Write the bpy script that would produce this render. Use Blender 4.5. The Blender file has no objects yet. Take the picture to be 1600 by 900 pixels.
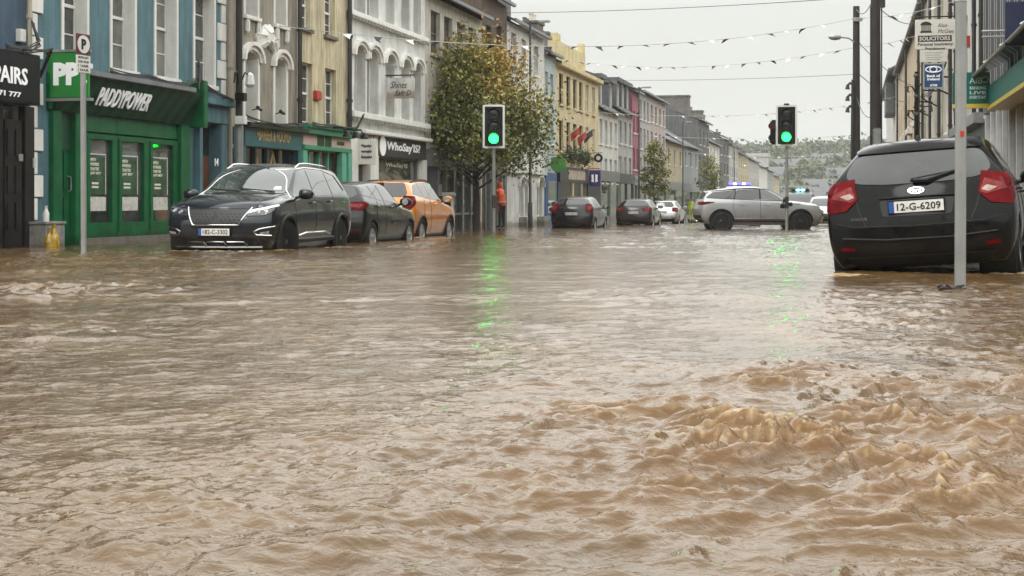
import bpy, bmesh, math, random
import numpy as np
from mathutils import Vector, Matrix
from mathutils.bvhtree import BVHTree

random.seed(7)
SC = bpy.context.scene
COL = SC.collection
R = math.radians

# ---------------------------------------------------------------- camera
F = 2300.0                       # focal length in pixels of the 1600 wide photograph
X0, Y0 = 1330.0, 313.0           # vanishing point of the street
CAMZ = 0.60                      # height of the lens over the water
SLOPE = 0.0085                   # the flood runs gently down the street
PHI = math.atan((X0 - 800) / F)
CP, SP = math.cos(PHI), math.sin(PHI)
cam = bpy.data.cameras.new("camera")
cam.sensor_width = 36.0
cam.lens = F / 1600 * 36
cam.shift_y = -(450 - Y0) / 1600
cam.clip_start = 0.05
cam.clip_end = 6000
camo = bpy.data.objects.new("camera", cam)
camo.location = (0, 0, CAMZ)
camo.rotation_euler = (R(90), 0, PHI)
COL.objects.link(camo)
SC.camera = camo

# ---------------------------------------------------------------- sky, sun, exposure
SUN_EL, SUN_AZ = R(52), R(200)
world = bpy.data.worlds.new("World")
SC.world = world
world.use_nodes = True
nt = world.node_tree
nt.nodes.clear()
n_out = nt.nodes.new("ShaderNodeOutputWorld")
n_bg = nt.nodes.new("ShaderNodeBackground")
n_sky = nt.nodes.new("ShaderNodeTexSky")
n_sky.sky_type = 'NISHITA'
n_sky.sun_disc = False
n_sky.sun_elevation = SUN_EL
n_sky.sun_rotation = SUN_AZ
n_sky.air_density = 1.0
n_sky.dust_density = 4.0
n_hs = nt.nodes.new("ShaderNodeHueSaturation")
n_hs.inputs['Saturation'].default_value = 0.12
nt.links.new(n_sky.outputs[0], n_hs.inputs['Color'])
# overcast cloud layer: brighter overhead than at the horizon
n_tc = nt.nodes.new("ShaderNodeTexCoord")
n_sep = nt.nodes.new("ShaderNodeSeparateXYZ")
nt.links.new(n_tc.outputs['Generated'], n_sep.inputs[0])
n_ramp = nt.nodes.new("ShaderNodeValToRGB")
e = n_ramp.color_ramp.elements
e[0].position = 0.0; e[0].color = (5.7, 5.8, 5.5, 1)
e[1].position = 1.0; e[1].color = (24, 24.2, 23.6, 1)
m_ = n_ramp.color_ramp.elements.new(0.13); m_.color = (6.3, 6.4, 6.05, 1)
m_ = n_ramp.color_ramp.elements.new(0.21); m_.color = (14.0, 14.2, 13.6, 1)
m_ = n_ramp.color_ramp.elements.new(0.45); m_.color = (20, 20.2, 19.5, 1)
nt.links.new(n_sep.outputs['Z'], n_ramp.inputs[0])
n_cn = nt.nodes.new("ShaderNodeTexNoise")
n_cn.inputs['Scale'].default_value = 2.2
n_cn.inputs['Detail'].default_value = 5
nt.links.new(n_tc.outputs['Generated'], n_cn.inputs['Vector'])
n_cm = nt.nodes.new("ShaderNodeMapRange")
n_cm.inputs['To Min'].default_value = 0.88
n_cm.inputs['To Max'].default_value = 1.12
nt.links.new(n_cn.outputs['Fac'], n_cm.inputs['Value'])
n_mul = nt.nodes.new("ShaderNodeVectorMath"); n_mul.operation = 'SCALE'
nt.links.new(n_ramp.outputs[0], n_mul.inputs[0])
nt.links.new(n_cm.outputs[0], n_mul.inputs['Scale'])
n_mix = nt.nodes.new("ShaderNodeMix"); n_mix.data_type = 'RGBA'
n_mix.inputs['Factor'].default_value = 0.88
nt.links.new(n_hs.outputs[0], n_mix.inputs['A'])
nt.links.new(n_mul.outputs[0], n_mix.inputs['B'])
nt.links.new(n_mix.outputs['Result'], n_bg.inputs['Color'])
n_bg.inputs['Strength'].default_value = 0.10
nt.links.new(n_bg.outputs[0], n_out.inputs['Surface'])

sun = bpy.data.lights.new("sun", 'SUN')
sun.energy = 0.9
sun.angle = R(25)
sun.color = (1.0, 0.97, 0.92)
suno = bpy.data.objects.new("sun", sun)
suno.location = (0, 0, 60)
# sun_rotation in the sky is measured clockwise from +Y
sd = Vector((math.sin(SUN_AZ) * math.cos(SUN_EL), math.cos(SUN_AZ) * math.cos(SUN_EL), math.sin(SUN_EL)))
suno.rotation_euler = sd.to_track_quat('Z', 'Y').to_euler()
COL.objects.link(suno)

SC.view_settings.view_transform = 'Standard'
SC.view_settings.look = 'None'
SC.view_settings.exposure = 0.45
SC.view_settings.gamma = 1.0
SC.view_settings.use_curve_mapping = False
SC.cycles.use_denoising = True
SC.cycles.max_bounces = 6
SC.cycles.volume_bounces = 1
SC.cycles.diffuse_bounces = 3
SC.cycles.glossy_bounces = 3
SC.cycles.transmission_bounces = 4
SC.cycles.caustics_reflective = False
SC.cycles.caustics_refractive = False
SC.cycles.sample_clamp_indirect = 3.0

# ---------------------------------------------------------------- places
def depth(x, y): return -x * SP + y * CP
def wat(x, y): return -SLOPE * depth(x, y)
def at(px, py, Z):
    X = (px - 800) / F * Z
    return Vector((X * CP - Z * SP, X * SP + Z * CP, CAMZ - (py - Y0) / F * Z))
def onwater(px, py):
    Z = CAMZ * F / (py - Y0 - SLOPE * F)
    return at(px, py, Z)
def vU(px, U):
    t = (px - 800) / F
    return U * (CP + t * SP) / (t * CP - SP)
def sU(px, U):
    return F / depth(U, vU(px, U))
def zU(px, py, U):
    return CAMZ - (py - Y0) / sU(px, U)

# ---------------------------------------------------------------- materials
MATS = {}
def M(name, col, rough=0.6, var=0.12, scale=3.0, bump=0.0, bscale=None, metal=0.0, coat=0.0, spec=0.5,
      streak=0.0, emit=None, estr=0.0, dirt=0.0, col2=None, tide=0.0, mud=0.0):
    if name in MATS: return MATS[name]
    m = bpy.data.materials.new(name)
    m.use_nodes = True
    t = m.node_tree
    b = t.nodes["Principled BSDF"]
    b.inputs['Roughness'].default_value = rough
    b.inputs['Metallic'].default_value = metal
    b.inputs['Coat Weight'].default_value = coat
    b.inputs['Coat Roughness'].default_value = 0.04
    b.inputs['Specular IOR Level'].default_value = spec
    tc = t.nodes.new("ShaderNodeTexCoord")
    n = t.nodes.new("ShaderNodeTexNoise")
    n.inputs['Scale'].default_value = scale
    n.inputs['Detail'].default_value = 6
    n.inputs['Roughness'].default_value = 0.62
    t.links.new(tc.outputs['Object'], n.inputs['Vector'])
    r = t.nodes.new("ShaderNodeValToRGB")
    lo = [max(0, c * (1 - var * 1.6)) for c in col]
    hi = [min(1, c * (1 + var)) for c in (col2 or col)]
    r.color_ramp.elements[0].position = 0.3; r.color_ramp.elements[0].color = (*lo, 1)
    r.color_ramp.elements[1].position = 0.72; r.color_ramp.elements[1].color = (*hi, 1)
    t.links.new(n.outputs['Fac'], r.inputs[0])
    out = r.outputs[0]
    if streak > 0:           # rain streaks and grime with their own shape
        mp = t.nodes.new("ShaderNodeMapping")
        mp.inputs['Scale'].default_value = (3.1, 3.1, 0.35)
        t.links.new(tc.outputs['Object'], mp.inputs[0])
        n2 = t.nodes.new("ShaderNodeTexNoise")
        n2.inputs['Scale'].default_value = 1.7
        n2.inputs['Detail'].default_value = 7
        n2.inputs['Roughness'].default_value = 0.7
        t.links.new(mp.outputs[0], n2.inputs['Vector'])
        r2 = t.nodes.new("ShaderNodeValToRGB")
        r2.color_ramp.elements[0].position = 0.36; r2.color_ramp.elements[0].color = (1 - streak, 1 - streak, 1 - streak * 1.05, 1)
        r2.color_ramp.elements[1].position = 0.60; r2.color_ramp.elements[1].color = (1, 1, 1, 1)
        t.links.new(n2.outputs['Fac'], r2.inputs[0])
        mx = t.nodes.new("ShaderNodeMix"); mx.data_type = 'RGBA'; mx.blend_type = 'MULTIPLY'
        mx.inputs['Factor'].default_value = 1.0
        t.links.new(out, mx.inputs['A']); t.links.new(r2.outputs[0], mx.inputs['B'])
        out = mx.outputs['Result']
    if tide > 0 or mud > 0:  # damp flood mark on walls, splashed mud low on car bodies
        sp = t.nodes.new("ShaderNodeSeparateXYZ"); t.links.new(tc.outputs['Object'], sp.inputs[0])
        n4 = t.nodes.new("ShaderNodeTexNoise"); n4.inputs['Scale'].default_value = 5.0 if mud else 1.8; n4.inputs['Detail'].default_value = 8; n4.inputs['Roughness'].default_value = 0.7
        t.links.new(tc.outputs['Object'], n4.inputs['Vector'])
        ad = t.nodes.new("ShaderNodeMath"); ad.operation = 'MULTIPLY_ADD'; ad.inputs[1].default_value = -0.9 if mud else -0.55
        t.links.new(n4.outputs['Fac'], ad.inputs[0]); t.links.new(sp.outputs['Z'], ad.inputs[2])
        rg = t.nodes.new("ShaderNodeMapRange"); rg.inputs['From Min'].default_value = -0.12 if mud else -0.10; rg.inputs['From Max'].default_value = 0.22 if mud else 0.0
        rg.inputs['To Min'].default_value = mud or tide; rg.inputs['To Max'].default_value = 0.0
        t.links.new(ad.outputs[0], rg.inputs['Value'])
        mx2 = t.nodes.new("ShaderNodeMix"); mx2.data_type = 'RGBA'
        if tide: mx2.blend_type = 'MULTIPLY'
        t.links.new(rg.outputs[0], mx2.inputs['Factor']); t.links.new(out, mx2.inputs['A'])
        mx2.inputs['B'].default_value = (0.085, 0.062, 0.040, 1) if mud else (0.42, 0.36, 0.28, 1)
        out = mx2.outputs['Result']
    t.links.new(out, b.inputs['Base Color'])
    if rough > 0.08:
        mr = t.nodes.new("ShaderNodeMapRange")
        mr.inputs['To Min'].default_value = max(0.02, rough * 0.82)
        mr.inputs['To Max'].default_value = min(1.0, rough * 1.18)
        t.links.new(n.outputs['Fac'], mr.inputs['Value'])
        t.links.new(mr.outputs[0], b.inputs['Roughness'])
    if bump > 0:
        n3 = t.nodes.new("ShaderNodeTexNoise")
        n3.inputs['Scale'].default_value = bscale or scale * 6
        n3.inputs['Detail'].default_value = 4
        t.links.new(tc.outputs['Object'], n3.inputs['Vector'])
        bp = t.nodes.new("ShaderNodeBump")
        bp.inputs['Strength'].default_value = bump
        bp.inputs['Distance'].default_value = 0.02
        t.links.new(n3.outputs['Fac'], bp.inputs['Height'])
        t.links.new(bp.outputs[0], b.inputs['Normal'])
    if emit:
        b.inputs['Emission Color'].default_value = (*emit, 1)
        b.inputs['Emission Strength'].default_value = estr
    MATS[name] = m
    return m

def wallmat(name, col, rough=0.8, streak=0.28):
    return M(name, col, rough, var=0.16, scale=1.3, bump=0.3, bscale=20, streak=min(.55, streak * 1.5), tide=0.8)

def glassmat(name, col, rough=0.03):
    return M(name, col, rough, var=0.5, scale=0.9, spec=0.8, bump=0.02, bscale=1.5)

# ---------------------------------------------------------------- mesh collector
class MB:
    def __init__(s): s.v, s.f, s.m = [], [], []
    def add(s, vs, fs, mi=0):
        o = len(s.v)
        s.v += [tuple(v) for v in vs]
        s.f += [tuple(i + o for i in f) for f in fs]
        s.m += [mi] * len(fs)
    def box(s, x0, x1, y0, y1, z0, z1, mi=0):
        if x0 > x1: x0, x1 = x1, x0
        if y0 > y1: y0, y1 = y1, y0
        if z0 > z1: z0, z1 = z1, z0
        s.add([(x0,y0,z0),(x1,y0,z0),(x1,y1,z0),(x0,y1,z0),(x0,y0,z1),(x1,y0,z1),(x1,y1,z1),(x0,y1,z1)],
              [(0,3,2,1),(4,5,6,7),(0,1,5,4),(1,2,6,5),(2,3,7,6),(3,0,4,7)], mi)
    def hexa(s, a, b, mi=0):           # two quads a (bottom loop) and b (top loop)
        s.add(list(a) + list(b), [(3,2,1,0),(4,5,6,7),(0,1,5,4),(1,2,6,5),(2,3,7,6),(3,0,4,7)], mi)
    def prism(s, pts, vec, mi=0):      # polygon extruded along vec
        n = len(pts); v = Vector(vec)
        s.add([tuple(p) for p in pts] + [tuple(Vector(p) + v) for p in pts],
              [tuple(range(n))[::-1], tuple(range(n, 2 * n))] + [(i, (i + 1) % n, n + (i + 1) % n, n + i) for i in range(n)], mi)
    def tube(s, pts, r, n=8, mi=0, caps=True):
        pts = [Vector(p) for p in pts]
        rs = r if isinstance(r, (list, tuple)) else [r] * len(pts)
        o = []
        prev = None
        for i, p in enumerate(pts):
            d = (pts[min(i + 1, len(pts) - 1)] - pts[max(i - 1, 0)])
            if d.length < 1e-9: d = Vector((0, 0, 1))
            d.normalize()
            if prev is None:
                a = d.orthogonal().normalized()
            else:
                a = (prev - d * prev.dot(d))
                a = a.normalized() if a.length > 1e-6 else d.orthogonal().normalized()
            prev = a
            b = d.cross(a)
            for k in range(n):
                t = 2 * math.pi * k / n
                o.append(p + (a * math.cos(t) + b * math.sin(t)) * rs[i])
        fs = []
        for i in range(len(pts) - 1):
            for k in range(n):
                fs.append((i*n+k, i*n+(k+1)%n, (i+1)*n+(k+1)%n, (i+1)*n+k))
        if caps:
            fs.append(tuple(range(n))[::-1]); fs.append(tuple(range((len(pts)-1)*n, len(pts)*n)))
        s.add(o, fs, mi)
    def lathe(s, prof, origin=(0,0,0), axis='z', n=16, mi=0):   # prof: (r, h)
        o = Vector(origin); vs = []
        for r, h in prof:
            for k in range(n):
                t = 2 * math.pi * k / n
                c, q = r * math.cos(t), r * math.sin(t)
                vs.append(o + (Vector((c, q, h)) if axis == 'z' else Vector((h, c, q)) if axis == 'x' else Vector((q, h, c))))
        fs = []
        for i in range(len(prof) - 1):
            for k in range(n):
                fs.append((i*n+k, i*n+(k+1)%n, (i+1)*n+(k+1)%n, (i+1)*n+k))
        if prof[0][0] > 1e-4: fs.append(tuple(range(n))[::-1])
        if prof[-1][0] > 1e-4: fs.append(tuple(range((len(prof)-1)*n, len(prof)*n)))
        s.add(vs, fs, mi)
    def build(s, name, mat, parent=None, smooth=False, bevel=0.0, angle=40):
        me = bpy.data.meshes.new(name)
        me.from_pydata(s.v, [], s.f)
        for m in (mat if isinstance(mat, (list, tuple)) else [mat]): me.materials.append(m)
        if any(s.m): me.polygons.foreach_set('material_index', s.m)
        if bevel > 0:
            bm = bmesh.new(); bm.from_mesh(me)
            bmesh.ops.remove_doubles(bm, verts=bm.verts, dist=1e-5)
            ed = [e for e in bm.edges if len(e.link_faces) == 2 and e.calc_face_angle(0) > 0.6]
            bmesh.ops.bevel(bm, geom=ed, offset=bevel, segments=2, affect='EDGES', clamp_overlap=True)
            bm.to_mesh(me); bm.free()
        if smooth:
            me.polygons.foreach_set('use_smooth', [True] * len(me.polygons))
            me.set_sharp_from_angle(angle=R(angle))
        me.update()
        o = bpy.data.objects.new(name, me)
        COL.objects.link(o)
        if parent: o.parent = parent
        return o

def thing(name, label, cat, loc=(0, 0, 0), rot=(0, 0, 0), group=None):
    o = bpy.data.objects.new(name, None)
    o.empty_display_size = 0.2
    COL.objects.link(o)
    o.location = loc; o.rotation_euler = rot
    return tag(o, label, cat, group)
def tag(o, label=None, cat=None, group=None, kind=None):
    if label: o['label'] = label
    if cat: o['category'] = cat
    if group: o['group'] = group
    if kind: o['kind'] = kind
    return o
def mesh_obj(name, me, parent=None):
    o = bpy.data.objects.new(name, me); COL.objects.link(o)
    if parent: o.parent = parent
    return o
def copy_tree(o, parent=None):
    c = o.copy(); COL.objects.link(c)
    if parent: c.parent = parent
    for ch in list(o.children): copy_tree(ch, c)
    return c

def text(s, name, mat, parent, origin, xd, up, w=None, h=None, ext=0.006, shear=0.0, bold=0.0, align='C', spacing=1.0):
    """lettering as a real mesh, fitted into w x h about origin"""
    cu = bpy.data.curves.new(name, 'FONT')
    cu.body = s; cu.extrude = 0.02; cu.shear = shear; cu.offset = bold; cu.size = 1.0
    cu.align_x = 'CENTER'; cu.space_character = spacing; cu.resolution_u = 2; cu.space_line = 0.9
    tmp = bpy.data.objects.new("tmp_text", cu); COL.objects.link(tmp)
    dg = bpy.context.evaluated_depsgraph_get()
    me = bpy.data.meshes.new_from_object(tmp.evaluated_get(dg))
    bpy.data.objects.remove(tmp)
    n = len(me.vertices)
    co = np.empty(n * 3); me.vertices.foreach_get('co', co); co = co.reshape(-1, 3)
    lo, hi = co.min(0), co.max(0)
    d = hi - lo
    sx = (w / d[0]) if w else None
    sy = (h / d[1]) if h else None
    if sx is None: sx = sy
    if sy is None: sy = sx
    c = (lo + hi) / 2
    p = (co - c)
    ax = Vector(xd).normalized(); au = Vector(up).normalized(); an = ax.cross(au)
    A = np.array([ax, au, an])
    q = np.stack([p[:, 0] * sx, p[:, 1] * sy, p[:, 2] / 0.02 * ext], 1) @ A + np.array(Vector(origin))
    me.vertices.foreach_set('co', q.ravel())
    me.name = name
    me.materials.clear(); me.materials.append(mat)
    me.update()
    return mesh_obj(name, me, parent)

# ---------------------------------------------------------------- noise for the water and the hills
_rng = np.random.RandomState(11)
_PERM = _rng.permutation(4096)
_GA = _rng.rand(4096) * 2 * np.pi
_GX, _GY = np.cos(_GA), np.sin(_GA)
def pnoise(x, y, seed=0):
    xi = np.floor(x).astype(np.int64); yi = np.floor(y).astype(np.int64)
    xf = x - xi; yf = y - yi
    u = xf * xf * xf * (xf * (xf * 6 - 15) + 10); v = yf * yf * yf * (yf * (yf * 6 - 15) + 10)
    def g(ix, iy, fx, fy):
        h = _PERM[(_PERM[(ix + seed * 131) & 4095] + iy + seed * 17) & 4095]
        return _GX[h] * fx + _GY[h] * fy
    a = g(xi, yi, xf, yf); b = g(xi + 1, yi, xf - 1, yf)
    c = g(xi, yi + 1, xf, yf - 1); d = g(xi + 1, yi + 1, xf - 1, yf - 1)
    return (a + (b - a) * u + ((c + (d - c) * u) - (a + (b - a) * u)) * v) * 1.5
def sstep(a, b, x):
    t = np.clip((x - a) / (b - a), 0, 1)
    return t * t * (3 - 2 * t)
# ================================================================ ground, road, footpaths, water
UL, UR = -13.8, 3.3          # facade lines
KL, KR = -10.9, 0.95         # kerb lines
m_asph = M("asphalt", (0.05, 0.05, 0.052), 0.6, var=0.3, scale=8, bump=0.4)
m_pave = M("paving", (0.22, 0.21, 0.19), 0.6, var=0.25, scale=5, bump=0.3)
m_mud = M("mud_ground", (0.16, 0.12, 0.08), 0.8, var=0.3, scale=0.5)
m_grassland = M("grass_ground", (0.07, 0.09, 0.04), 0.9, var=0.4, scale=0.03)
def sheet(name, mat, xs, ys, dz):
    b = MB()
    for i in range(len(xs) - 1):
        for j in range(len(ys) - 1):
            q = [(xs[i], ys[j]), (xs[i+1], ys[j]), (xs[i+1], ys[j+1]), (xs[i], ys[j+1])]
            b.add([(x, y, wat(x, y) + dz) for x, y in q], [(0, 1, 2, 3)])
    o = b.build(name, mat); tag(o, kind='structure'); return o
sheet("ground", m_grassland, [-3000, -300, 300, 3000], [-300, 0, 600, 4000], -0.50)
sheet("road", m_asph, [KL, KR], [-60, 0, 150, 330, 520], -0.26)
def strip(name, mat, x0, x1, y0, y1, zt, zb):
    b = MB()
    lo = [(x, y, wat(x, y) + zb) for x, y in ((x0, y0), (x1, y0), (x1, y1), (x0, y1))]
    hi = [(x, y, wat(x, y) + zt) for x, y in ((x0, y0), (x1, y0), (x1, y1), (x0, y1))]
    b.hexa(lo, hi); o = b.build(name, mat); tag(o, kind='structure'); return o
strip("footpath", m_pave, UL - 0.3, KL - 0.13, -40, 330, -0.09, -0.42)
strip("footpath", m_pave, KR + 0.13, UR + 0.3, -40, 330, -0.09, -0.42)
m_kerb = M("kerbstone", (0.30, 0.29, 0.27), 0.6, var=0.2, scale=4, bump=0.2)
strip("kerb", m_kerb, KL - 0.13, KL, -40, 330, -0.085, -0.42)
strip("kerb", m_kerb, KR, KR + 0.13, -40, 330, -0.085, -0.42)

# ---- flood water: one heightfield, finer towards the photographer
def water_height(x, y):
    """x across, y along the street; returns height over the water plane and foam"""
    d = depth(x, y)
    X = x * CP + y * SP                       # across the line of sight
    # calmer water mid street, rough run bottom right, chop bottom left
    rough = np.exp(-(((X - 0.85 - 0.10 * (d - 4.0)) / 0.95) ** 2 + ((d - 4.0) / 1.55) ** 2))
    rough = np.maximum(rough, 0.8 * np.exp(-(((X - 1.6) / 1.0) ** 2 + ((d - 4.3) / 1.2) ** 2)))
    rough = np.maximum(rough, 0.36 * np.exp(-(((X - 1.9) / 1.0) ** 2 + ((d - 8.5) / 2.6) ** 2)))
    chop = 0.55 * np.exp(-((d - 3.4) / 2.3) ** 2) + 0.62 * np.exp(-(((X + 2.6) / 2.3) ** 2 + ((d - 9.0) / 2.6) ** 2)) \
         + 0.62 * np.exp(-(((X + 2.0) / 4.0) ** 2 + ((d - 11.0) / 1.1) ** 2)) \
         + 0.55 * np.exp(-(((X + 5.0) / 2.4) ** 2 + ((d - 17.0) / 2.6) ** 2)) + 0.75 * sstep(.3, 2.2, -X) * np.exp(-((d - 9.5) / 4.5) ** 2)
    far = sstep(7.0, 14.0, d)
    calm = sstep(9.5, 13.0, d) * (1 - 0.45 * sstep(24, 40, d))
    base = 0.62 - 0.05 * calm + 0.55 * sstep(8, 16, d)
    patch = 0.5 + 0.9 * np.clip(pnoise(x * 0.55 + 3, y * 0.33, 9) + 0.35, 0, 1)
    still = np.exp(-(((X + .35) / (2.3 + .08 * d)) ** 2 + ((d - 16.5) / 8.5) ** 4))
    amp = (base + chop) * patch * (1 - .80 * still)
    # flow direction: from lower right to upper left
    ca, sa = math.cos(0.42), math.sin(0.42)
    fx, fy = X * ca + d * sa, -X * sa + d * ca
    wx = fx + 0.10 * pnoise(fx * 2.1, fy * 2.1, 1) + 0.035 * pnoise(fx * 6, fy * 6, 2)
    wy = fy + 0.10 * pnoise(fx * 2.1 + 9, fy * 2.1, 3) + 0.035 * pnoise(fx * 6 + 5, fy * 6, 4)
    h = np.zeros_like(x)
    def oc(lam, a, an, seed, ridge):
        # skip waves the local mesh cannot carry
        vis = 1 - sstep(0.30 * lam / 0.0032, 0.75 * lam / 0.0032, d)
        n = pnoise(wx / (lam * an), wy / lam, seed)
        if ridge: n = 0.55 - np.abs(n) * 1.5
        n = (np.exp(1.3 * n) - 1) / 1.3
        return a * n * vis
    h += amp * oc(0.85, 0.0150, 1.3, 21, 0)
    h += (.006 * pnoise(X / .85, d / .24, 71) + .004 * pnoise(X / .5 + 3, d / .13, 72)) * still * (1 - sstep(22, 34, d))
    h += amp * oc(0.42, 0.0110, 1.3, 22, 1) * (1 + .6 * far)
    h += amp * oc(0.21, 0.0085, 1.3, 23, 1) * (1 + .5 * far)
    h += amp * oc(0.11, 0.0048, 1.3, 24, 0)
    h += amp * oc(0.060, 0.0036, 1.3, 25, 1)
    h += amp * oc(0.034, 0.0020, 1.3, 26, 0)
    # standing waves of the rough run
    g2 = np.clip(pnoise(x * 2.3 + 40, y * 1.8, 31) * 0.8 + 0.62, 0.22, 1.1)
    r1 = 1 - np.abs(pnoise(wx / 0.34, wy / 0.17, 32)) * 1.9
    r2 = 1 - np.abs(pnoise(wx / 0.15 + 7, wy / 0.085, 33)) * 1.9
    r3 = 1 - np.abs(pnoise(wx / 0.09 + 7, wy / 0.055, 34)) * 1.9
    big = np.clip(r1, 0, 1) ** 2.0 * 0.042 + np.clip(r2, 0, 1) ** 1.8 * 0.028 * np.clip(r1 + 0.4, 0, 1) + np.clip(r3, 0, 1) * 0.010 + (pnoise(wx / 0.055, wy / 0.040, 36) * 0.0050 + pnoise(wx / 0.028, wy / 0.024, 37) * 0.0022) * np.clip(r1 + .5, 0, 1)
    big += 0.005 * pnoise(wx / 0.75, wy / 0.5, 35)
    h += rough * g2 * big
    fine = pnoise(x / 0.022, y / 0.018, 41) + 0.6 * pnoise(x / 0.011, y / 0.009, 42)
    crest = sstep(0.45, 1.0, np.clip(r1, 0, 1) * 0.55 + np.clip(r2, 0, 1) * 0.55) * rough * g2
    foam_glint = np.clip(crest * 1.3 - 0.50 + 0.35 * fine * crest, 0, 1)
    foam_glint = np.clip(foam_glint * (0.15 + 1.0 * sstep(.0, .8, fine)), 0, .8)  # fine pale speckle paints crest sparkle into the colour, besides real froth
    h += foam_glint * 0.0030 * fine
    # ripples and scum where things stand in the flow
    for ox, oy, r0 in WAKES:
        rr_ = np.hypot(x - ox, y - oy)
        near = np.exp(-np.clip(rr_ - r0, 0, 9) / 0.28)
        h += 0.010 * near * np.cos((rr_ - r0) * 2 * np.pi / 0.17) * (0.7 + .5 * pnoise(x * 3 + ox, y * 3, 61))
        foam_glint = np.maximum(foam_glint, np.clip((np.exp(-np.clip(rr_ - r0, 0, 9) / 0.10) * 1.1 + .5 * pnoise(x / .07, y / .07, 62) - .45), 0, .8))
    silt = np.clip(rough * g2 * (0.35 + 0.9 * np.clip(r1, 0, 1)), 0, 1)
    return h, foam_glint, silt, still
_w = [(1500, 452, .05), (131, 398, .05), (771.5, 362.5, .06), (1229, 360, .06), (1325, 430, .16), (1575, 428, .16), (437, 391, .22), (527, 387, .2), (290, 392, .2), (340, 393, .2), (390, 393, .2), (566, 379, .2), (618, 375, .2), (652, 371, .2), (692, 368, .2), (1138, 357, .3), (1264, 357, .3)]
WAKES = [(lambda p: (p.x, p.y, r_))(onwater(a_, b_)) for a_, b_, r_ in _w]
def make_water():
    ax, ay = 2.6 * SP, -2.6 * CP                # the fan starts behind the photographer
    rr = [3.9]
    while rr[-1] < 345:
        r = rr[-1]
        k = 0.0017 if r < 9.5 else 0.0032 if r < 24 else 0.0050 if r < 40 else 0.008 if r < 90 else 0.03
        rr.append(r * (1 + k))
    rr = np.array(rr)
    nc = 900
    th = np.linspace(R(-37), R(37), nc)
    Rm, T = np.meshgrid(rr, th, indexing='ij')
    X = Rm * np.sin(T); D = Rm * np.cos(T)
    x = ax + X * CP - D * SP
    y = ay + X * SP + D * CP
    h, foam_glint, silt, still = water_height(x, y)
    z = wat(x, y) + h
    nr = len(rr)
    co = np.stack([x, y, z], -1).reshape(-1, 3)
    idx = np.arange(nr * nc).reshape(nr, nc)
    f = np.stack([idx[:-1, :-1], idx[:-1, 1:], idx[1:, 1:], idx[1:, :-1]], -1).reshape(-1, 4)
    me = bpy.data.meshes.new("water")
    me.vertices.add(len(co)); me.vertices.foreach_set('co', co.ravel())
    me.loops.add(f.size); me.loops.foreach_set('vertex_index', f.ravel().astype(np.int32))
    me.polygons.add(len(f))
    me.polygons.foreach_set('loop_start', np.arange(0, f.size, 4, dtype=np.int32))
    me.update(calc_edges=True)
    me.polygons.foreach_set('use_smooth', np.ones(len(f), dtype=bool))
    for nm, a in (("foam_glint", foam_glint), ("silt", silt), ("ripple", still)):
        at_ = me.attributes.new(nm, 'FLOAT', 'POINT')
        at_.data.foreach_set('value', a.ravel().astype(np.float32))
    return me
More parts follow.
